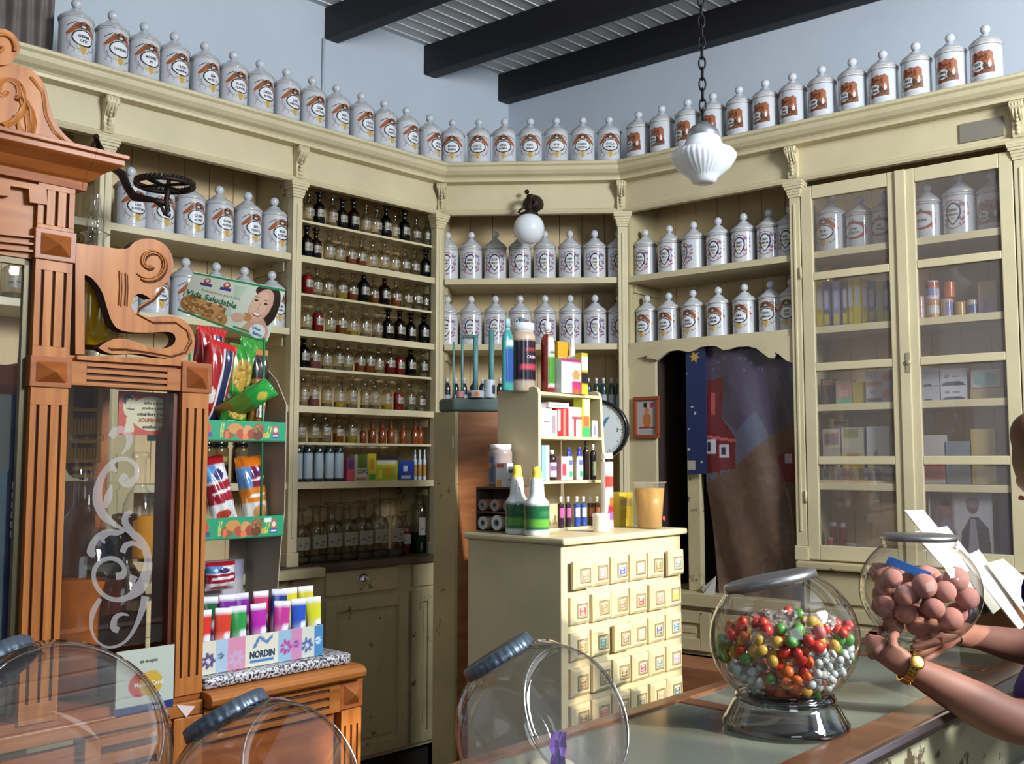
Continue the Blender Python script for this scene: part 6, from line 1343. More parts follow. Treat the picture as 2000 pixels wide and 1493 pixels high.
mb.add([(q0[0], .0, q0[1]), (q1[0], -.02, q1[1]), (q1[0]-.06, -.03, q1[1]+.06), (q1[0]-.01, .03, q0[1]+.06)], [(0, 1, 2, 3)]); o = mb.build('paper_sheet', mat('grey_paper', '#9a958e', .6)); attach(o, FR); tag(o, 'crumpled grey paper corner at the foot of the hanging sheet', 'paper')
# little framed picture
q0, q1 = FR.hit(1236, 776, -.0), FR.hit(1287, 856, 0); fw_, fh_ = q1[0]-q0[0], q0[1]-q1[1]
fp = thing('framed_picture', 'small framed picture on the cream board left of the arch', 'picture', FR, q0[0], .014, q1[1])
mb = MB(); b = .018
for r in ((0, fw_, 0, b), (0, fw_, fh_-b, fh_), (0, b, b, fh_-b), (fw_-b, fw_, b, fh_-b)): mb.box(r[0], r[1], -.016, 0, r[2], r[3])
mb.build('frame', mat('reddish_frame_wood', '#96492c', .35, coat=.2), fp, bev=.003)
c = Canvas(fw_-2*b, fh_-2*b, 36, 54, '#b4aca8'); w_, h_ = c.w, c.h; c.ell(w_*.5, h_*.42, w_*.22, h_*.22, '#b8703c'); c.ell(w_*.5, h_*.70, w_*.12, h_*.10, '#c08050'); c.ell(w_*.42, h_*.86, w_*.1, h_*.08, '#22202c'); c.rect(w_*.1, h_*.18, w_*.9, h_*.24, '#8a3c34'); c.ell(w_*.75, h_*.85, w_*.1, h_*.08, '#a83c4c'); c.rect(w_*.1, h_*.02, w_*.9, h_*.12, '#a8a4ac')
mb = MB(); c.flat(mb, -.004, 0, b, b); mb.build('print', PRINT, fp)

# ================================================================== lamps
p = WP(1374, 300, 3.05); lampz = p.z
pend = thing('pendant_lamp', 'ribbed milk-glass pendant lamp hanging on a black chain', 'pendant lamp', FW, p.x, 3.05, 0)
u = 3.05/F
zt, zbm = WP(1374, 236, 3.05).z, WP(1374, 360, 3.05).z; H = zt-zbm
R0 = 64*u
prof = [(.0001, 0), (16*u, 1*u), (24*u, 4*u), (27*u, 12*u), (34*u, 18*u), (52*u, 33*u), (63*u, 50*u), (64*u, 58*u), (60*u, 65*u), (44*u, 72*u), (38*u, 80*u), (34*u, 92*u), (30*u, 96*u)]
mb = MB(); ns = 144; vs = []
for r, z in prof:
    for i in range(ns):
        a = 2*math.pi*i/ns; k = 1+(.014*math.cos(a*36) if 17*u < z < 60*u else 0); vs.append((r*k*math.cos(a), r*k*math.sin(a), z))
mb.add(vs, [(j*ns+i, j*ns+(i+1) % ns, (j+1)*ns+(i+1) % ns, (j+1)*ns+i) for j in range(len(prof)-1) for i in range(ns)], 0, True)
mb.build('shade', MILK, pend, loc=(0, 0, zbm))
mb = MB(); mb.lathe([(31*u, 94*u), (32*u, 98*u), (31*u, 106*u), (27*u, 110*u), (24*u, 116*u), (14*u, 120*u), (10*u, 126*u), (.0001, 127*u)], 32); mb.build('gallery', mat('galvanised', '#a5aab2', .3, metal=.8), pend, loc=(0, 0, zbm))
mb = MB(); z = zbm+126*u; k = 0; LR = .010; LH = .021
while z < CEILZ-.01:
    pts = []
    for i in range(16):
        a = 2*math.pi*i/16; dx = LR*math.cos(a); dz = LH*math.sin(a)*1.0
        pts.append((dx, 0, z+LH+dz) if k % 2 else (0, dx, z+LH+dz))
    mb.tube(pts, .0032, 6, closed=True); z += 2*LH-.008; k += 1
mb.lathe([(.05, CEILZ-.001), (.05, CEILZ-.01), (.02, CEILZ-.03), (.0001, CEILZ-.032)], 20)
mb.build('chain', mat('black_iron_chain', '#17151a', .5, metal=.4), pend)
# globe lamp on the corner frieze
gx, gz = FC.hit(1033, 447, -.13); gl_ = thing('globe_lamp', 'small round milk-glass globe on a dark bracket over the corner shelves', 'wall lamp', FC, gx, 0, 0)
gr = 31/F*4.78
MB().ball((0, -.13, gz), gr, 0, 32, 20).build('globe', MILK, gl_)
mb = MB(); mb.lathe([(.016, gz+gr*.86), (.045, gz+gr*.86), (.046, gz+gr*.98), (.02, gz+gr*1.12), (.014, gz+gr*1.35), (.014, gz+gr*2.0), (.0001, gz+gr*2.02)], 24, M=Matrix.Translation((0, -.13, 0))); mb.build('fitter', IRON, gl_)
mb = MB(); rz_ = gz+gr*2.0
mb.lathe([(.0001, .055), (.02, .052), (.035, .035), (.048, .012), (.052, 0)], 24, M=Matrix.Translation((.018, .0, rz_)) @ Matrix.Rotation(math.pi/2, 4, 'X'))
mb.tube([(.018, -.05, rz_), (.01, -.09, rz_+.02), (0, -.125, rz_+.01), (0, -.13, rz_-.02)], .012, 10); mb.tube([(0, -.13, rz_-.035), (-.045, -.13, rz_-.06), (-.05, -.13, rz_-.075)], .006, 8); mb.ball((-.012, -.06, rz_+.05), .012, 0)
mb.build('bracket', IRON, gl_)
# wrought-iron lamp bracket on the left pilaster
irn = thing('iron_bracket', 'dark wrought-iron wall bracket with a scalloped ring holder', 'bracket', FW, 0, 0, 0)
dI = 3.45
def I(px, py, d=dI): q = WP(px, py, d); return (q.x, q.y, q.z)
def bar(pts, r, flat=.5): mb_ = MB(); mb_.tube(pts, r, 8, flat=flat); return mb_
mb = MB()
mb.tube([I(200, 318, 3.62), I(222, 330, 3.55), I(238, 340, 3.5), I(250, 368, 3.48), I(262, 385, 3.46), I(300, 391), I(322, 397)], [.012, .013, .016, .014, .016, .010, .012], 8)
mb.tube([I(330, 350), I(328, 372), I(324, 396), I(328, 410), I(324, 420), I(332, 424)], [.008, .010, .010, .009, .006, .004], 8)
mb.tube([I(300, 391), I(316, 405), I(322, 420)], .006, 8)
mb.build('arm', IRON, irn)
cI = Vector(I(322, 362)); rI = 55/F*dI; mb = MB()
pts = [(cI.x+rI*math.cos(2*math.pi*i/64), cI.y+rI*math.sin(2*math.pi*i/64), cI.z) for i in range(64)]
mb.tube(pts, .008, 8, closed=True)
for i in range(40): a = 2*math.pi*i/40; mb.ball((cI.x+rI*math.cos(a), cI.y+rI*math.sin(a), cI.z+.010), .0075, 0, 8, 6)
mb.tube([(cI.x-rI*.3, cI.y-rI*.8, cI.z), (cI.x, cI.y, cI.z-.004), (cI.x+rI*.3, cI.y+rI*.8, cI.z)], .007, 6); mb.tube([(cI.x-rI*.9, cI.y+rI*.2, cI.z), (cI.x+rI*.9, cI.y-rI*.2, cI.z)], .006, 6)
mb.build('ring', IRON, irn)
mb = MB(); 
mb.tube([I(200, 322, 3.62), I(196, 300, 3.63), I(190, 275, 3.64)], .010, 8)
for a, b, c_ in (((176, 292), (170, 305), (180, 312)), ((186, 272), (180, 285), (192, 300)), ((190, 270), (200, 290), (205, 312)), ((172, 300), (186, 308), (200, 318))): mb.tube([I(*a, 3.62), I(*b, 3.62), I(*c_, 3.62)], [.004, .010, .005], 8, flat=.5)
mb.ball(I(188, 268, 3.63), .012, 0, 10, 8); mb.build('leaf_scroll', IRON, irn)
# glass lamp chimney and stand near it
lp = thing('oil_lamp', 'clear glass oil lamp chimney standing behind the carved oak case', 'oil lamp', FW, 0, 0, 0); dC = 3.30
q = WP(185, 480, dC); u = dC/F
prof = [(18*u, 0), (18*u, 26*u), (28*u, 32*u), (16*u, 36*u), (13*u, 40*u), (17*u, 50*u), (17*u, 60*u), (12*u, 74*u), (8*u, 92*u), (9*u, 110*u)]
MB().lathe(prof, 28, M=Matrix.Translation((q.x, q.y, q.z-8*u))).build('chimney', glass('lamp_glass', edge='#8a9494', refl=.7, base=.08), lp)
MB().lathe([(.0001, 0), (30*u, 0), (30*u, .01), (19*u, .02), (19*u, q.z-8*u-CZ-.001)], 28, M=Matrix.Translation((q.x, q.y, CZ))).build('tall_foot', glass('lamp_glass'), lp) if False else None
mb = MB(); mb.lathe([(.0001, .001), (24*u, .001), (22*u, .02), (9*u, .05), (8*u, q.z-8*u-SH[2]-.03), (24*u, q.z-8*u-SH[2]-.001), (.0001, q.z-8*u-SH[2])], 24, M=Matrix.Translation((q.x, q.y, SH[2]))); mb.build('font', glass('lamp_glass'), lp)
lp['label'] = 'clear glass oil lamp with a chimney standing behind the carved oak case'
mb = MB(); mb.box(q.x-.12, q.x+.12, q.y-.1, q.y+.1, 0, SH[2]); o = mb.build('lamp_pedestal', CREAMW, bev=.005); tag(o, 'plain cream pedestal behind the oak case carrying the oil lamp', 'pedestal')
# stoppered glass jar on the far left shelf
t = thing('glass_jar', 'clear glass jar with a cork-coloured band on the far-left shelf', 'jar', FL, FL.X(161, .1), .1, SH[0]); mb = MB(); mb.lathe([(.0001, .001), (.045, .001), (.047, .01), (.047, .14), (.04, .15), (.04, .16)], 24); mb.build('body', GL, t); mb = MB(); mb.lathe([(.041, .155), (.047, .157), (.047, .167), (.02, .18), (.0001, .185)], 24); mb.build('stopper', mat('cork_band', '#a8865a', .6), t)
for i, px in enumerate([112, 60, 10]):
    bottle('c', '%s on the far-left shelf behind the oak case' % ORD[i], 'bottles on the far-left shelf', FL, FL.X(px, .1), .1, SH[1], r=.04, hb=.13, hn=.17, rn=.014)
# yellow ribbed glass standing on the case
yx, yz = K(200, 650, .10); t = thing('ribbed_vase', 'yellow ribbed glass vase on a clear foot behind the carved bracket', 'vase', FK, yx-.012, .12, Zt+.001)
mb = MB(); ns = 72; pr = [(.050, .030), (.058, .05), (.060, .12), (.056, .17), (.040, .20)]; vs = []
for r, z in pr:
    for i in range(ns): a = 2*math.pi*i/ns; vs.append((r*(1+.05*math.cos(12*a))*math.cos(a), r*(1+.05*math.cos(12*a))*math.sin(a), z))
mb.add(vs, [(j*ns+i, j*ns+(i+1) % ns, (j+1)*ns+(i+1) % ns, (j+1)*ns+i) for j in range(len(pr)-1) for i in range(ns)], 0, True)
mb.build('yellow_body', mat('yellow_glass', '#b8920c', .12, coat=.5), t)
MB().lathe([(.0001, .0), (.052, .001), (.054, .008), (.03, .018), (.048, .030), (.052, .032)], 28).build('foot', GL, t)
# dark drapery at the top left of the cornice
mb = MB()
def dr_(u, v): return (-.04+.17*u, .015*math.sin(u*22)+.01*math.sin(u*9+v*4), .62*v-.0)
mb.grid(dr_, 40, 20); o = mb.build('folded_cloth', mat('grey_brown_cloth', '#7b716c', .9, var=.3, vscale=9)); place(o, FL, FL.X(2, .0), .05, 2.974); s = o.modifiers.new('thick', 'SOLIDIFY'); s.thickness = .01
tag(o, 'grey-brown folded cloth hanging over the far left end of the cornice', 'cloth')

# ================================================================== customer counter
FQ = Frame((.2211, 2.0423), az(42.8)); CH = 1.0
def Q(px, py, z=CH):
    r = ray(px, py); t = (z-EYE)/r.z; p = r.xy*t-FQ.o; return (p.dot(FQ.d), p.dot(FQ.n))
ynear = (Q(1660, 1493)[1]+Q(1860, 1380)[1])/2
qx0, qx1 = -.85, 1.75
cnt = thing('shop_counter', 'long glass-topped wooden shop counter with a worn cream front', 'counter', FQ, 0, 0, 0)
mb = MB(); T = .03
bw_ = .035; nw_ = .075
mb.box(qx0, qx1, -bw_, 0, CH-T, CH+.004, 0); mb.box(qx0, qx1, ynear, ynear+nw_, CH-T, CH+.004, 0)
b1 = Q(1330, 1380)[0]; 
for xc in (qx0+.02, .17, .92, qx1-.02): mb.box(xc-.022, xc+.022, ynear+nw_, -bw_, CH-T, CH+.002, 0)
mb.build('top_frame', mat('brown_counter_wood', rough=.28, coat=.4, wood=('#5f3a24', '#8a5c3c', (14, 4, 4))), cnt, bev=.003)
mb = MB(); mb.box(qx0+.03, qx1-.03, ynear+nw_-.004, -bw_+.004, CH-.006, CH-.001); mb.build('glass_top', mat('counter_glass', '#74786c', .12, spec=.5), cnt)
mb = MB(); mb.sweep([(ynear+.012, CH+.003), (ynear-.008, CH+.001), (ynear-.014, CH-.010), (ynear-.008, CH-.024), (ynear+.010, CH-.028)], qx0, .58); mb.build('metal_edge', mat('worn_metal_edge', '#9c8f8c', .25, metal=.9), cnt, bev=.002)
mb = MB(); mb.box(qx0+.01, qx1-.01, ynear+.02, ynear+.04, .08, CH-T); mb.build('front_panel', mat('chipped_cream_front', '#cfc9a4', .5, worn=1.0, var=.1), cnt)
mb = MB(); mb.box(qx0+.01, qx1-.01, ynear+.05, -.02, 0, CH-T-.001); mb.build('carcass', DARKW, cnt)
mb = MB(); mb.box(.5, 1.2, ynear+.002, ynear+.02, .78, .80); mb.build('metal_strip', CHROME, cnt)
# side counter carrying the jars nearest the camera
mb = MB(); fr_pts = [(-1.10, 1.22), (-.60, 1.36), (-.375, 1.40), (-.025, 1.07), (-.20, .72), (-1.10, .80)]
mb.add([(x, y, .02) for x, y in fr_pts]+[(x, y, .985) for x, y in fr_pts], [tuple(range(6))[::-1], tuple(range(6, 12))]+[(i, (i+1) % 6, (i+1) % 6+6, i+6) for i in range(6)])
o = mb.build('side_counter', mat('brown_counter_wood'), bev=.01); tag(o, 'brown wooden side counter under the empty glass jars in the foreground', 'counter')

# ================================================================== candy jars
def rotto(v): return Vector((0, 0, 1)).rotation_difference(Vector(v).normalized()).to_matrix().to_4x4()
bc = Vector(WP(1531, 1246, 1.93)); BRad = 141/F*1.93
cj = thing('candy_jar', 'round glass candy jar of wrapped coloured sweets with a tilted metal lid', 'candy jar', FW, bc.x, bc.y, CH+.003)
hz = bc.z-CH-.003; axis = Vector((-.21, .09, 1)).normalized(); Mx = Matrix.Translation((0, 0, hz)) @ rotto(axis)
nr = .083; fl_ = .92
sph = [(BRad*math.sin(t), BRad*fl_*math.cos(t)) for t in [math.pi*(k/40) for k in range(41)]]
body = [(r, z) for r, z in sph if not (z > 0 and r < nr)]
zn = max(z for r, z in body)
MB().lathe([(nr, zn+.012), (nr+.002, zn+.006)]+[(max(r, .0001), z) for r, z in body], 64, M=Mx).build('glass_bowl', GLB, cj)
MB().lathe([(.0001, zn+.022), (nr*.9, zn+.021), (nr+.003, zn+.019), (nr+.006, zn+.014), (nr+.006, zn+.004), (nr+.002, zn+.003)], 48, M=Mx).build('metal_lid', PEWTER, cj)
u = 1.93/F
FOOTG = glass('foot_glass', '#d8dcdc', '#4a4e50', .8, .14)
MB().lathe([(90*u, .062), (94*u, .056), (92*u, .050), (98*u, .044), (112*u, .018), (118*u, .012), (119*u, .004), (116*u, .0005), (.0001, .0005)], 56).build('glass_foot', FOOTG, cj)
MB().lathe([(70*u, .068), (92*u, .060), (95*u, .054), (90*u, .049)], 48).build('foot_ring', glass('dark_rim_glass', '#3a3c3e', '#141416', .9, .2), cj)
# the sweets
cc = {'red': '#b83024', 'orange': '#c8662c', 'green': '#4c8a38', 'yellow': '#b89a3c', 'white': '#b4c4ca', 'pink': '#c07078'}
def gum(): mb = MB(); mb.ball((0, 0, 0), 1, 0, 12, 8, None, .8); return mb
cm = {k: gum().mesh('sweet', mat('sweet_'+k, v, .38, sss=.3, coat=.1)) for k, v in cc.items()}
pts = []; tries = 0; gC = Vector((bc.x, bc.y, bc.z))
while len(pts) < 290 and tries < 60000:
    tries += 1; v = Vector((random.uniform(-1, 1), random.uniform(-1, .9), random.uniform(-1, .45)))
    if v.length > 1 or v.length < .45: continue
    if v.z > .34-.18*v.x*v.x+.06*math.sin(v.x*9): continue
    if v.y > .25: continue
    clus = 'white' if (v.x > .15 and v.z < -.05 and v.z > -.72 and random.random() < .88) or (v.x < -.45 and v.z < -.35) else None
    if clus is None:
        k = math.sin(v.x*7+2)+math.sin(v.z*8+v.x*3)
        clus = ('orange' if v.z < -.35 else ('green' if k > .5 else 'red' if k > -.4 else 'yellow'))
        if random.random() < .35: clus = random.choice(['red', 'orange', 'green', 'yellow', 'pink', 'orange'])
    r = (.0076 if clus == 'white' else .0112)*random.uniform(.85, 1.15)
    p = Vector((v.x, v.y, v.z*fl_))*(BRad-r-.004)
    if all((p-q).length > (r+s)*.80 for q, s, _ in pts): pts.append((p, r, clus))
for p, r, k in pts:
    o = put(cm[k], 'sweet'); o.location = gC+p; o.scale = (r*random.uniform(.9, 1.2), r, r*random.uniform(.85, 1.1)); o.rotation_euler = (random.random()*3, random.random()*3, 0)
    tag(o, '%s gumdrop sweet inside the round candy jar with the tilted lid' % k, 'sweet', k+' sweets in the candy jar')
CEL = glass('cellophane', '#f6f6f6', '#dfe4e8', .55, .10, haze=.22, hazecol='#d0d0d4', rough=.15)
for i in range(22):
    a = i*.45-3.1+random.uniform(-.2, .2); zz = random.uniform(-.6, .42); rr = math.sqrt(max(.05, 1-zz*zz))*.80
    cx_, cy_, cz_ = rr*math.cos(a), -abs(rr*math.sin(a)), zz
    g = np.random.default_rng(i); n_ = 10; sz = BRad*.26
    off = g.uniform(-1, 1, (n_+1, n_+1))
    def cel(u, v, off=off): i_, j_ = int(round(u*n_)), int(round(v*n_)); return ((u-.5)*2*sz, off[j_][i_]*.006, (v-.5)*2*sz*.8)
    mb = MB(); mb.grid(cel, n_, n_, 0, False); o = mb.build('wrapper', CEL)
    d_ = Vector((cx_, cy_, cz_)); o.location = gC+Vector((cx_, cy_, cz_*fl_))*(BRad*.86); o.rotation_mode = 'QUATERNION'; o.rotation_quaternion = Vector((0, -1, 0)).rotation_difference(d_.normalized())
    o.scale = (.75, .75, .75); tag(o, 'crinkled cellophane wrapper among the sweets in the tilted-lid jar', 'wrapper', 'cellophane wrappers in the candy jar')
# jar of pink sweets held by the person
b2 = Vector(WP(1797, 1153, 2.15)); R2_ = 112/F*2.15; u = 2.15/F
pj = thing('candy_jar', 'round glass jar of big pink sweets held in two hands', 'candy jar', FW, b2.x, b2.y, b2.z)
nr2 = 66*u; sph = [(R2_*math.sin(math.pi*k/40), R2_*.94*math.cos(math.pi*k/40)) for k in range(41)]
body = [(r, z) for r, z in sph if not (z > 0 and r < nr2) and z > -R2_*.86]; zn = max(z for r, z in body)
T2 = Matrix.Translation((-14*u, 0, 0))
MB().lathe([(max(r, .0001), z) for r, z in body]+[(.0001, -R2_*.86)], 64).build('glass_bowl', GLB, pj)
MB().lathe([(nr2+.001, zn), (nr2-.001, zn+.006), (nr2+.003, zn+.009), (nr2, zn+.012), (nr2+.003, zn+.015), (nr2, zn+.020)], 48).build('glass_neck', GLB, pj)
MB().lathe([(.0001, zn+.030), (nr2+.002, zn+.029), (nr2+.005, zn+.026), (nr2+.005, zn+.018), (nr2+.001, zn+.017)], 48).build('metal_lid', PEWTER, pj)
PK = mat('pink_sugar', '#cf958c', .75, bump=.6, bscale=120, var=.2, vscale=60, sss=.2); pm = MB().ball((0, 0, 0), 1, 0, 24, 16).mesh('pink_sweet', PK); pp = []; tries = 0
random.seed(21)
while len(pp) < 34 and tries < 20000:
    tries += 1; v = Vector((random.uniform(-1, 1), random.uniform(-1, 1), random.uniform(-1, .35)))
    r = .0235*random.uniform(.9, 1.12); lim = R2_-r-.003
    p = v*lim
    if p.length > lim or p.z > R2_*.30-r*.2 or p.z < -R2_*.86+r: continue
    if all((p-q).length > (r+s)*.86 for q, s in pp): pp.append((p, r))
for i, (p, r) in enumerate(pp):
    o = put(pm, 'pink_sweet'); o.location = b2+p; o.scale = (r, r*.95, r); o.rotation_euler = (i, i*2, 0); tag(o, 'round pink sugared sweet inside the jar held in two hands', 'sweet', 'pink sweets in the held jar')
    if i < 3: continue
mb = MB(); mb.box(-.045, .045, -.001, .001, -.009, .009); o = mb.build('blue_scoop', mat('blue_plastic', '#2c6cc8', .35)); o.location = b2+Vector((-.045, -.055, R2_*.42)); o.rotation_euler = (.3, .38, -.1); tag(o, 'blue plastic strip lying on the pink sweets in the held jar', 'scoop')
# tilted empty jars in the foreground
LIDB = mat('blue_grey_ribbed_cap', '#5d6a78', .3, metal=.5)
def tilted(label, px, py, d_, rpx, ax, side_, capr=.40, cap_out=.90, content=False):
    c_ = Vector(WP(px, py, d_)); R_ = rpx/F*d_; t = thing('tilted_jar', label, 'jar', FW, c_.x, c_.y, c_.z)
    ax = Vector(ax).normalized(); sd = Vector(side_); sd = (sd-ax*sd.dot(ax)).normalized(); M = rotto(sd)
    hw = R_*.62
    prof = [(.0001, hw), (R_*.66, hw), (R_*.74, hw*1.0), (R_*.80, hw*.92), (R_*.93, hw*.62), (R_*.985, hw*.3), (R_, 0), (R_*.985, -hw*.3), (R_*.93, -hw*.62), (R_*.80, -hw*.92), (R_*.74, -hw), (R_*.66, -hw), (.0001, -hw)]
    MB().lathe(prof, 64, M=M).build('glass_body', GLB, t)
    for s in (1,): MB().lathe([(R_*.745, s*hw*1.0), (R_*.755, s*hw*1.03), (R_*.77, s*hw*.98)], 64, M=M).build('moulded_rim', glass('rim_glass', '#dcdcdc', '#8c9094', .8, .25), t)
    Mn = rotto(ax); cr = R_*capr
    MB().lathe([(cr*1.15, R_*.80), (cr*1.0, R_*.86), (cr*.97, R_*.92)], 40, M=Mn).build('neck', GLB, t)
    nb_ = 60; mb = MB(); vs = []
    pr = [(.0001, R_*1.03), (cr*.98, R_*1.03), (cr*1.06, R_*1.015), (cr*1.10, R_*.90), (cr*1.08, R_*.885)]
    for r, z in pr:
        for i in range(nb_*2): a = math.pi*i/nb_; k = r*(1+(.02 if i % 4 < 2 else 0)); q = Mn @ Vector((k*math.cos(a), k*math.sin(a), z)); vs.append(q)
    nn_ = nb_*2; mb.add(vs, [(j*nn_+i, j*nn_+(i+1) % nn_, (j+1)*nn_+(i+1) % nn_, (j+1)*nn_+i) for j in range(len(pr)-1) for i in range(nn_)], 0, True); mb.build('ribbed_cap', LIDB, t)
    return t, c_, R_
t, c3, R3 = tilted('large empty-looking tilted glass jar in the foreground with a blue-grey cap', 1058, 1428, 1.46, 168, (-.52, .10, .85), (.75, -.62, .1), .40)
t, c4, R4 = tilted('tilted empty glass jar at the bottom of the photo beside the oak counter', 520, 1560, 1.30, 182, (-.50, .15, .84), (.88, -.45, -.12), .42)
t, c5, R5 = tilted('largest tilted glass jar in the bottom left corner', 92, 1492, 1.14, 228, (-.62, .15, .75), (.78, -.60, .1), .38)
random.seed(5)
for i, (dx, dz, r) in enumerate([(-.055, -.085, .022), (-.02, -.082, .026), (.015, -.088, .024), (.045, -.080, .022), (.03, -.052, .02), (-.005, -.055, .02)]):
    mb = MB(); mb.ball((0, 0, 0), r, 0, 14, 10, None, .75); o = mb.build('cream_sweet', mat('cream_sugar', '#c9c4a8', .5, sss=.2)); o.location = c3+Vector((dx, -.01+.012*(i % 2), dz)); tag(o, 'pale cream sweet lying in the bottom of the tilted foreground jar', 'sweet', 'cream sweets in the foreground jar')
mb = MB(); g = np.random.default_rng(2); off = g.uniform(-1, 1, (9, 5))
mb.grid(lambda u, v: ((u-.5)*.022+off[int(round(v*8))][int(round(u*4))]*.003, off[int(round(v*8))][int(round(u*4))]*.006, (v-.5)*.085), 4, 8, 0, False); o = mb.build('purple_wrapper', mat('purple_foil', '#8a5cc0', .3, coat=.4)); o.location = c3+Vector((.022, -.035, -.035)); tag(o, 'crumpled purple wrapper in the tilted foreground jar', 'wrapper')

# ================================================================== brochures in their box, sunlit, at the right
fb = Vector(WP(1945, 1250, 2.78)); FB = Frame((fb.x, fb.y), az(128))
bx = thing('brochure_box', 'brown cardboard box on the counter holding leaning brochures', 'box', FW, fb.x-.10, fb.y, CH+.005, math.radians(-30))
mb = MB(); mb.box(0, .30, 0, .006, 0, .11); mb.box(0, .30, .14, .146, 0, .11); mb.box(0, .006, .006, .14, 0, .11); mb.box(.294, .30, .006, .14, 0, .11); mb.box(.006, .294, .006, .14, 0, .004); mb.build('box', mat('brown_card', '#8a5c3c', .7), bx)
PW = mat('bright_paper', '#f2f0ec', .5); PG = mat('glossy_leaflet', '#9a9a94', .3)
def sheet(nm, label, corners, m=PW, th=.004):
    vs = [Vector(WP(*c_)) for c_ in corners]; nrm = (vs[1]-vs[0]).cross(vs[3]-vs[0]).normalized()*th
    mb = MB(); mb.add([tuple(v) for v in vs]+[tuple(v+nrm) for v in vs], [(3, 2, 1, 0), (4, 5, 6, 7), (0, 1, 5, 4), (1, 2, 6, 5), (2, 3, 7, 6), (3, 0, 4, 7)]); o = mb.build(nm, m); return tag(o, label, 'leaflet', 'brochures leaning in the box')
sheet('brochure', 'white leaflet with a green corner, highest of the leaning brochures', [(1767, 997, 2.72), (1803, 996, 2.74), (1890, 1100, 2.70), (1858, 1112, 2.68)])
sheet('brochure', 'wide white leaflet leaning behind the held jar', [(1782, 1040, 2.70), (1850, 1028, 2.74), (1960, 1170, 2.72), (1890, 1160, 2.64)])
sheet('brochure', 'white leaflet third from the left among the leaning brochures', [(1880, 1090, 2.70), (1912, 1074, 2.76), (2010, 1210, 2.74), (1992, 1232, 2.66)])
sheet('brochure', 'white leaflet at the right edge of the leaning brochures', [(1928, 1100, 2.72), (1960, 1092, 2.80), (2060, 1180, 2.78), (2040, 1250, 2.68)])
sheet('leaflet', 'grey leaflet seen edge-on below the white brochures', [(1885, 1120, 2.68), (1900, 1110, 2.70), (1965, 1180, 2.70), (1940, 1200, 2.64)], PG)
sheet('leaflet', 'dark leaflet under the white brochures with a green edge', [(1870, 1130, 2.66), (1890, 1125, 2.68), (1935, 1195, 2.68), (1900, 1210, 2.64)], mat('dark_leaflet', '#3c4038', .4))

# ================================================================== the person holding the jar
def skin_obj(name, verts, edges, m, parent=None, root=0, sub=2):
    me = bpy.data.meshes.new(name); me.from_pydata([v[0] for v in verts], edges, []); o = bpy.data.objects.new(name, me); COL.objects.link(o)
    if parent: o.parent = parent
    me.materials.append(m); s = o.modifiers.new('skin', 'SKIN'); s.use_smooth_shade = True
    for i, v in enumerate(verts):
        r = v[1]; me.skin_vertices[0].data[i].radius = (r, r) if not isinstance(r, tuple) else r
    me.skin_vertices[0].data[root].use_root = True
    ss = o.modifiers.new('sub', 'SUBSURF'); ss.levels = sub; ss.render_levels = sub; return o
SKIN = mat('skin_tone', '#84594a', .6, sss=.25, var=.05, vscale=12)
per = thing('person', 'person in a purple shirt at the right edge holding the jar of pink sweets', 'person', FW, 1.36, 2.36, 0)
O = Vector((1.36, 2.36, 0))
V = []; E_ = []
def jv(p, r, prev=None):
    V.append((tuple(Vector(p)-O), r)); i = len(V)-1
    if prev is not None: E_.append((prev, i))
    return i
pel = jv((1.48, 2.26, .86), (.15, .12)); wst = jv((1.46, 2.28, 1.0), (.13, .10), pel); chs = jv((1.41, 2.31, 1.17), (.15, .11), wst); nk = jv((1.35, 2.35, 1.31), .055, chs)
hd0 = jv((1.305, 2.36, 1.39), .072, nk); hd1 = jv((1.29, 2.36, 1.47), .092, hd0); hd2 = jv((1.295, 2.36, 1.55), .078, hd1)
jaw = jv((1.235, 2.36, 1.41), .036, hd0); nose = jv((1.195, 2.36, 1.465), .013, hd1)
for s, kneex in ((-1, 0), (1, .02)):
    h = jv((1.49, 2.26+s*.09, .78), .085, pel); k = jv((1.48, 2.26+s*.10, .44), .055, h); a = jv((1.50, 2.26+s*.10, .08), .036, k); f = jv((1.37, 2.26+s*.11, .035), .032, a)
# near arm
E1 = WP(2005, 1425, 2.02); W1 = WP(1772, 1303, 2.02)
sh = jv((1.38, 2.16, 1.22), .065, chs); el = jv(E1, .050, sh); m1 = jv(WP(1930, 1388, 2.01), .050, el); m2 = jv(WP(1850, 1344, 2.01), .040, m1); w1 = jv(W1, .027, m2)
pm1 = jv(WP(1738, 1285, 2.03), (.036, .022), w1); kn = jv(WP(1712, 1262, 2.05), (.036, .020), pm1)
def finger(base_i, pts, r0=.0095):
    pv = base_i
    for k, p in enumerate(pts): pv = jv(p, r0*(1-.10*k), pv)
finger(kn, [WP(1704, 1242, 2.09), WP(1712, 1232, 2.13), WP(1728, 1230, 2.17)], .0095); finger(kn, [WP(1698, 1250, 2.08), WP(1700, 1240, 2.12), WP(1716, 1240, 2.17)], .0100)
finger(kn, [WP(1698, 1266, 2.07), WP(1698, 1256, 2.11), WP(1714, 1252, 2.16)], .0098); finger(kn, [WP(1702, 1282, 2.06), WP(1704, 1274, 2.10), WP(1720, 1266, 2.14)], .0088)
finger(pm1, [WP(1745, 1262, 2.01), WP(1742, 1247, 2.03), WP(1752, 1238, 2.05)], .0105)
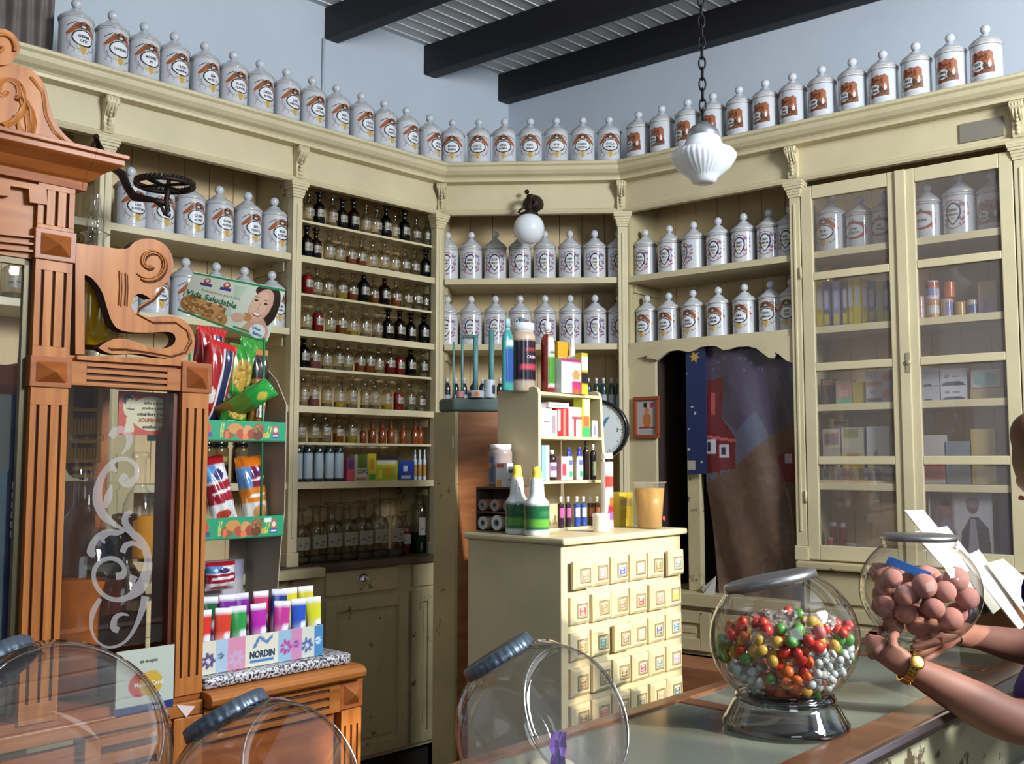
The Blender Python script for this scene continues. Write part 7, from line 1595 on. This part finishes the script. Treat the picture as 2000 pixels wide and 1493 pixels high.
# far arm
E2 = WP(2060, 1275, 2.44); W2 = WP(1900, 1243, 2.24)
sh2 = jv((1.38, 2.47, 1.22), .065, chs); el2 = jv(E2, .048, sh2); m3 = jv(WP(1985, 1262, 2.33), .043, el2); w2 = jv(W2, .027, m3)
pm2 = jv(WP(1862, 1238, 2.18), (.036, .021), w2); kn2 = jv(WP(1838, 1244, 2.15), (.035, .019), pm2)
finger(kn2, [WP(1820, 1242, 2.13), WP(1800, 1250, 2.12), WP(1782, 1254, 2.12)], .0095); finger(kn2, [WP(1818, 1254, 2.12), WP(1796, 1263, 2.11), WP(1778, 1268, 2.11)], .0100)
finger(kn2, [WP(1820, 1266, 2.13), WP(1800, 1276, 2.12), WP(1784, 1281, 2.12)], .0096); finger(kn2, [WP(1826, 1278, 2.14), WP(1808, 1288, 2.13), WP(1796, 1294, 2.13)], .0086)
finger(pm2, [WP(1842, 1224, 2.12), WP(1822, 1216, 2.09), WP(1808, 1212, 2.075)], .0105)
skin_obj('body', V, E_, SKIN, per)
# clothing
PUR = mat('purple_cotton', '#3a2470', .85, bump=.2, bscale=60); DKC = mat('dark_trousers', '#1d1b22', .9)
L_ = lambda p: tuple(Vector(p)-O)
sv = [(L_((1.485, 2.255, .76)), (.20, .165)), (L_((1.455, 2.28, 1.0)), (.20, .155)), (L_((1.405, 2.31, 1.17)), (.195, .145)), (L_((1.36, 2.34, 1.27)), (.09, .075)), (L_((1.37, 2.16, 1.205)), .088), (L_((1.18, 2.10, 1.10)), .083), (L_((1.035, 2.01, .985)), .082), (L_((1.37, 2.47, 1.205)), .088), (L_((1.28, 2.48, 1.10)), .074)]
skin_obj('shirt', sv, [(0, 1), (1, 2), (2, 3), (2, 4), (4, 5), (5, 6), (2, 7), (7, 8)], PUR, per)
tv = [(L_((1.48, 2.26, .86)), (.18, .15)), (L_((1.49, 2.17, .74)), .105), (L_((1.48, 2.16, .44)), .085), (L_((1.50, 2.16, .09)), .075), (L_((1.49, 2.35, .74)), .105), (L_((1.48, 2.36, .44)), .085), (L_((1.50, 2.36, .09)), .075)]
skin_obj('trousers', tv, [(0, 1), (1, 2), (2, 3), (0, 4), (4, 5), (5, 6)], DKC, per)
mb = MB(); HM = mat('brown_hair', '#5c3a26', .55, bump=.5, bscale=50)
mb.ball((1.300-O.x, 0, 1.505), .112, 0, 28, 18); mb.ball((1.235-O.x, 0, 1.565), .058, 0, 20, 12); mb.ball((1.255-O.x, -.06, 1.47), .062, 0, 20, 12); mb.ball((1.262-O.x, -.065, 1.39), .055, 0, 16, 12); mb.ball((1.37-O.x, 0, 1.42), .085, 0, 20, 14)
for sgn in (-1, 1): mb.ball((1.32-O.x, sgn*.062, 1.44), .055, 0, 16, 12)
ho = mb.build('hair', HM, per); rm = ho.modifiers.new('one_surface', 'REMESH'); rm.mode = 'VOXEL'; rm.voxel_size = .009; rm.use_smooth_shade = True; sm_ = ho.modifiers.new('soft', 'SMOOTH'); sm_.factor = .9; sm_.iterations = 14
for s in (-1, 1):
    MB().ball((1.212-O.x, s*.034, 1.478), .012, 0, 14, 10).build('eye', mat('eye_white', '#e4e0dc', .2), per)
    mb = MB(); mb.tube([(1.205-O.x, s*.022, 1.502), (1.198-O.x, s*.036, 1.507), (1.208-O.x, s*.052, 1.50)], .003, 6); mb.build('eyebrow', mat('brown_hair'), per)
    MB().lathe([(.0001, -.010), (.016, -.007), (.018, 0), (.010, .006), (.0001, .007)], 14, M=Matrix.Translation((1.30-O.x, s*.097, 1.455)) @ Matrix.Rotation(math.pi/2, 4, 'X') @ Matrix.Diagonal((1, 1.6, 1, 1))).build('ear', SKIN, per)
mb = MB(); mb.tube([(1.205-O.x, -.024, 1.412), (1.195-O.x, 0, 1.415), (1.205-O.x, .024, 1.412)], [.003, .006, .003], 8); mb.build('lips', mat('lip_tone', '#a0524c', .4), per)
# gold watch
w_ax = (WP(1850, 1344, 2.01)-W1).normalized(); wp_ = WP(1776, 1304, 2.02); Mw = Matrix.Translation(wp_) @ rotto(w_ax)
wt = thing('wristwatch', 'gold bracelet watch on the nearer wrist', 'watch', FW, 0, 0, 0)
mb = MB()
for i in range(26):
    a = 2*math.pi*i/26; M = Mw @ Matrix.Rotation(a, 4, 'Z') @ Matrix.Translation((.0315, 0, 0)); mb.box(-.0022, .0022, -.0034, .0034, -.009, .009, 0, M); mb.box(-.0030, .0030, -.0022, .0022, -.004, .004, 0, M)
mb.build('bracelet', BRASS, wt)
cdir = (Vector((0, 0, EYE))-wp_); cdir = (cdir-w_ax*cdir.dot(w_ax)).normalized(); cdir = (cdir*.7+Vector((-.3, 0, .6))).normalized(); cdir = (cdir-w_ax*cdir.dot(w_ax)).normalized()
MB().lathe([(.0001, .006), (.011, .006), (.0145, .004), (.0145, -.003), (.0001, -.004)], 24, M=Matrix.Translation(wp_+cdir*.033) @ rotto(cdir)).build('case', BRASS, wt)
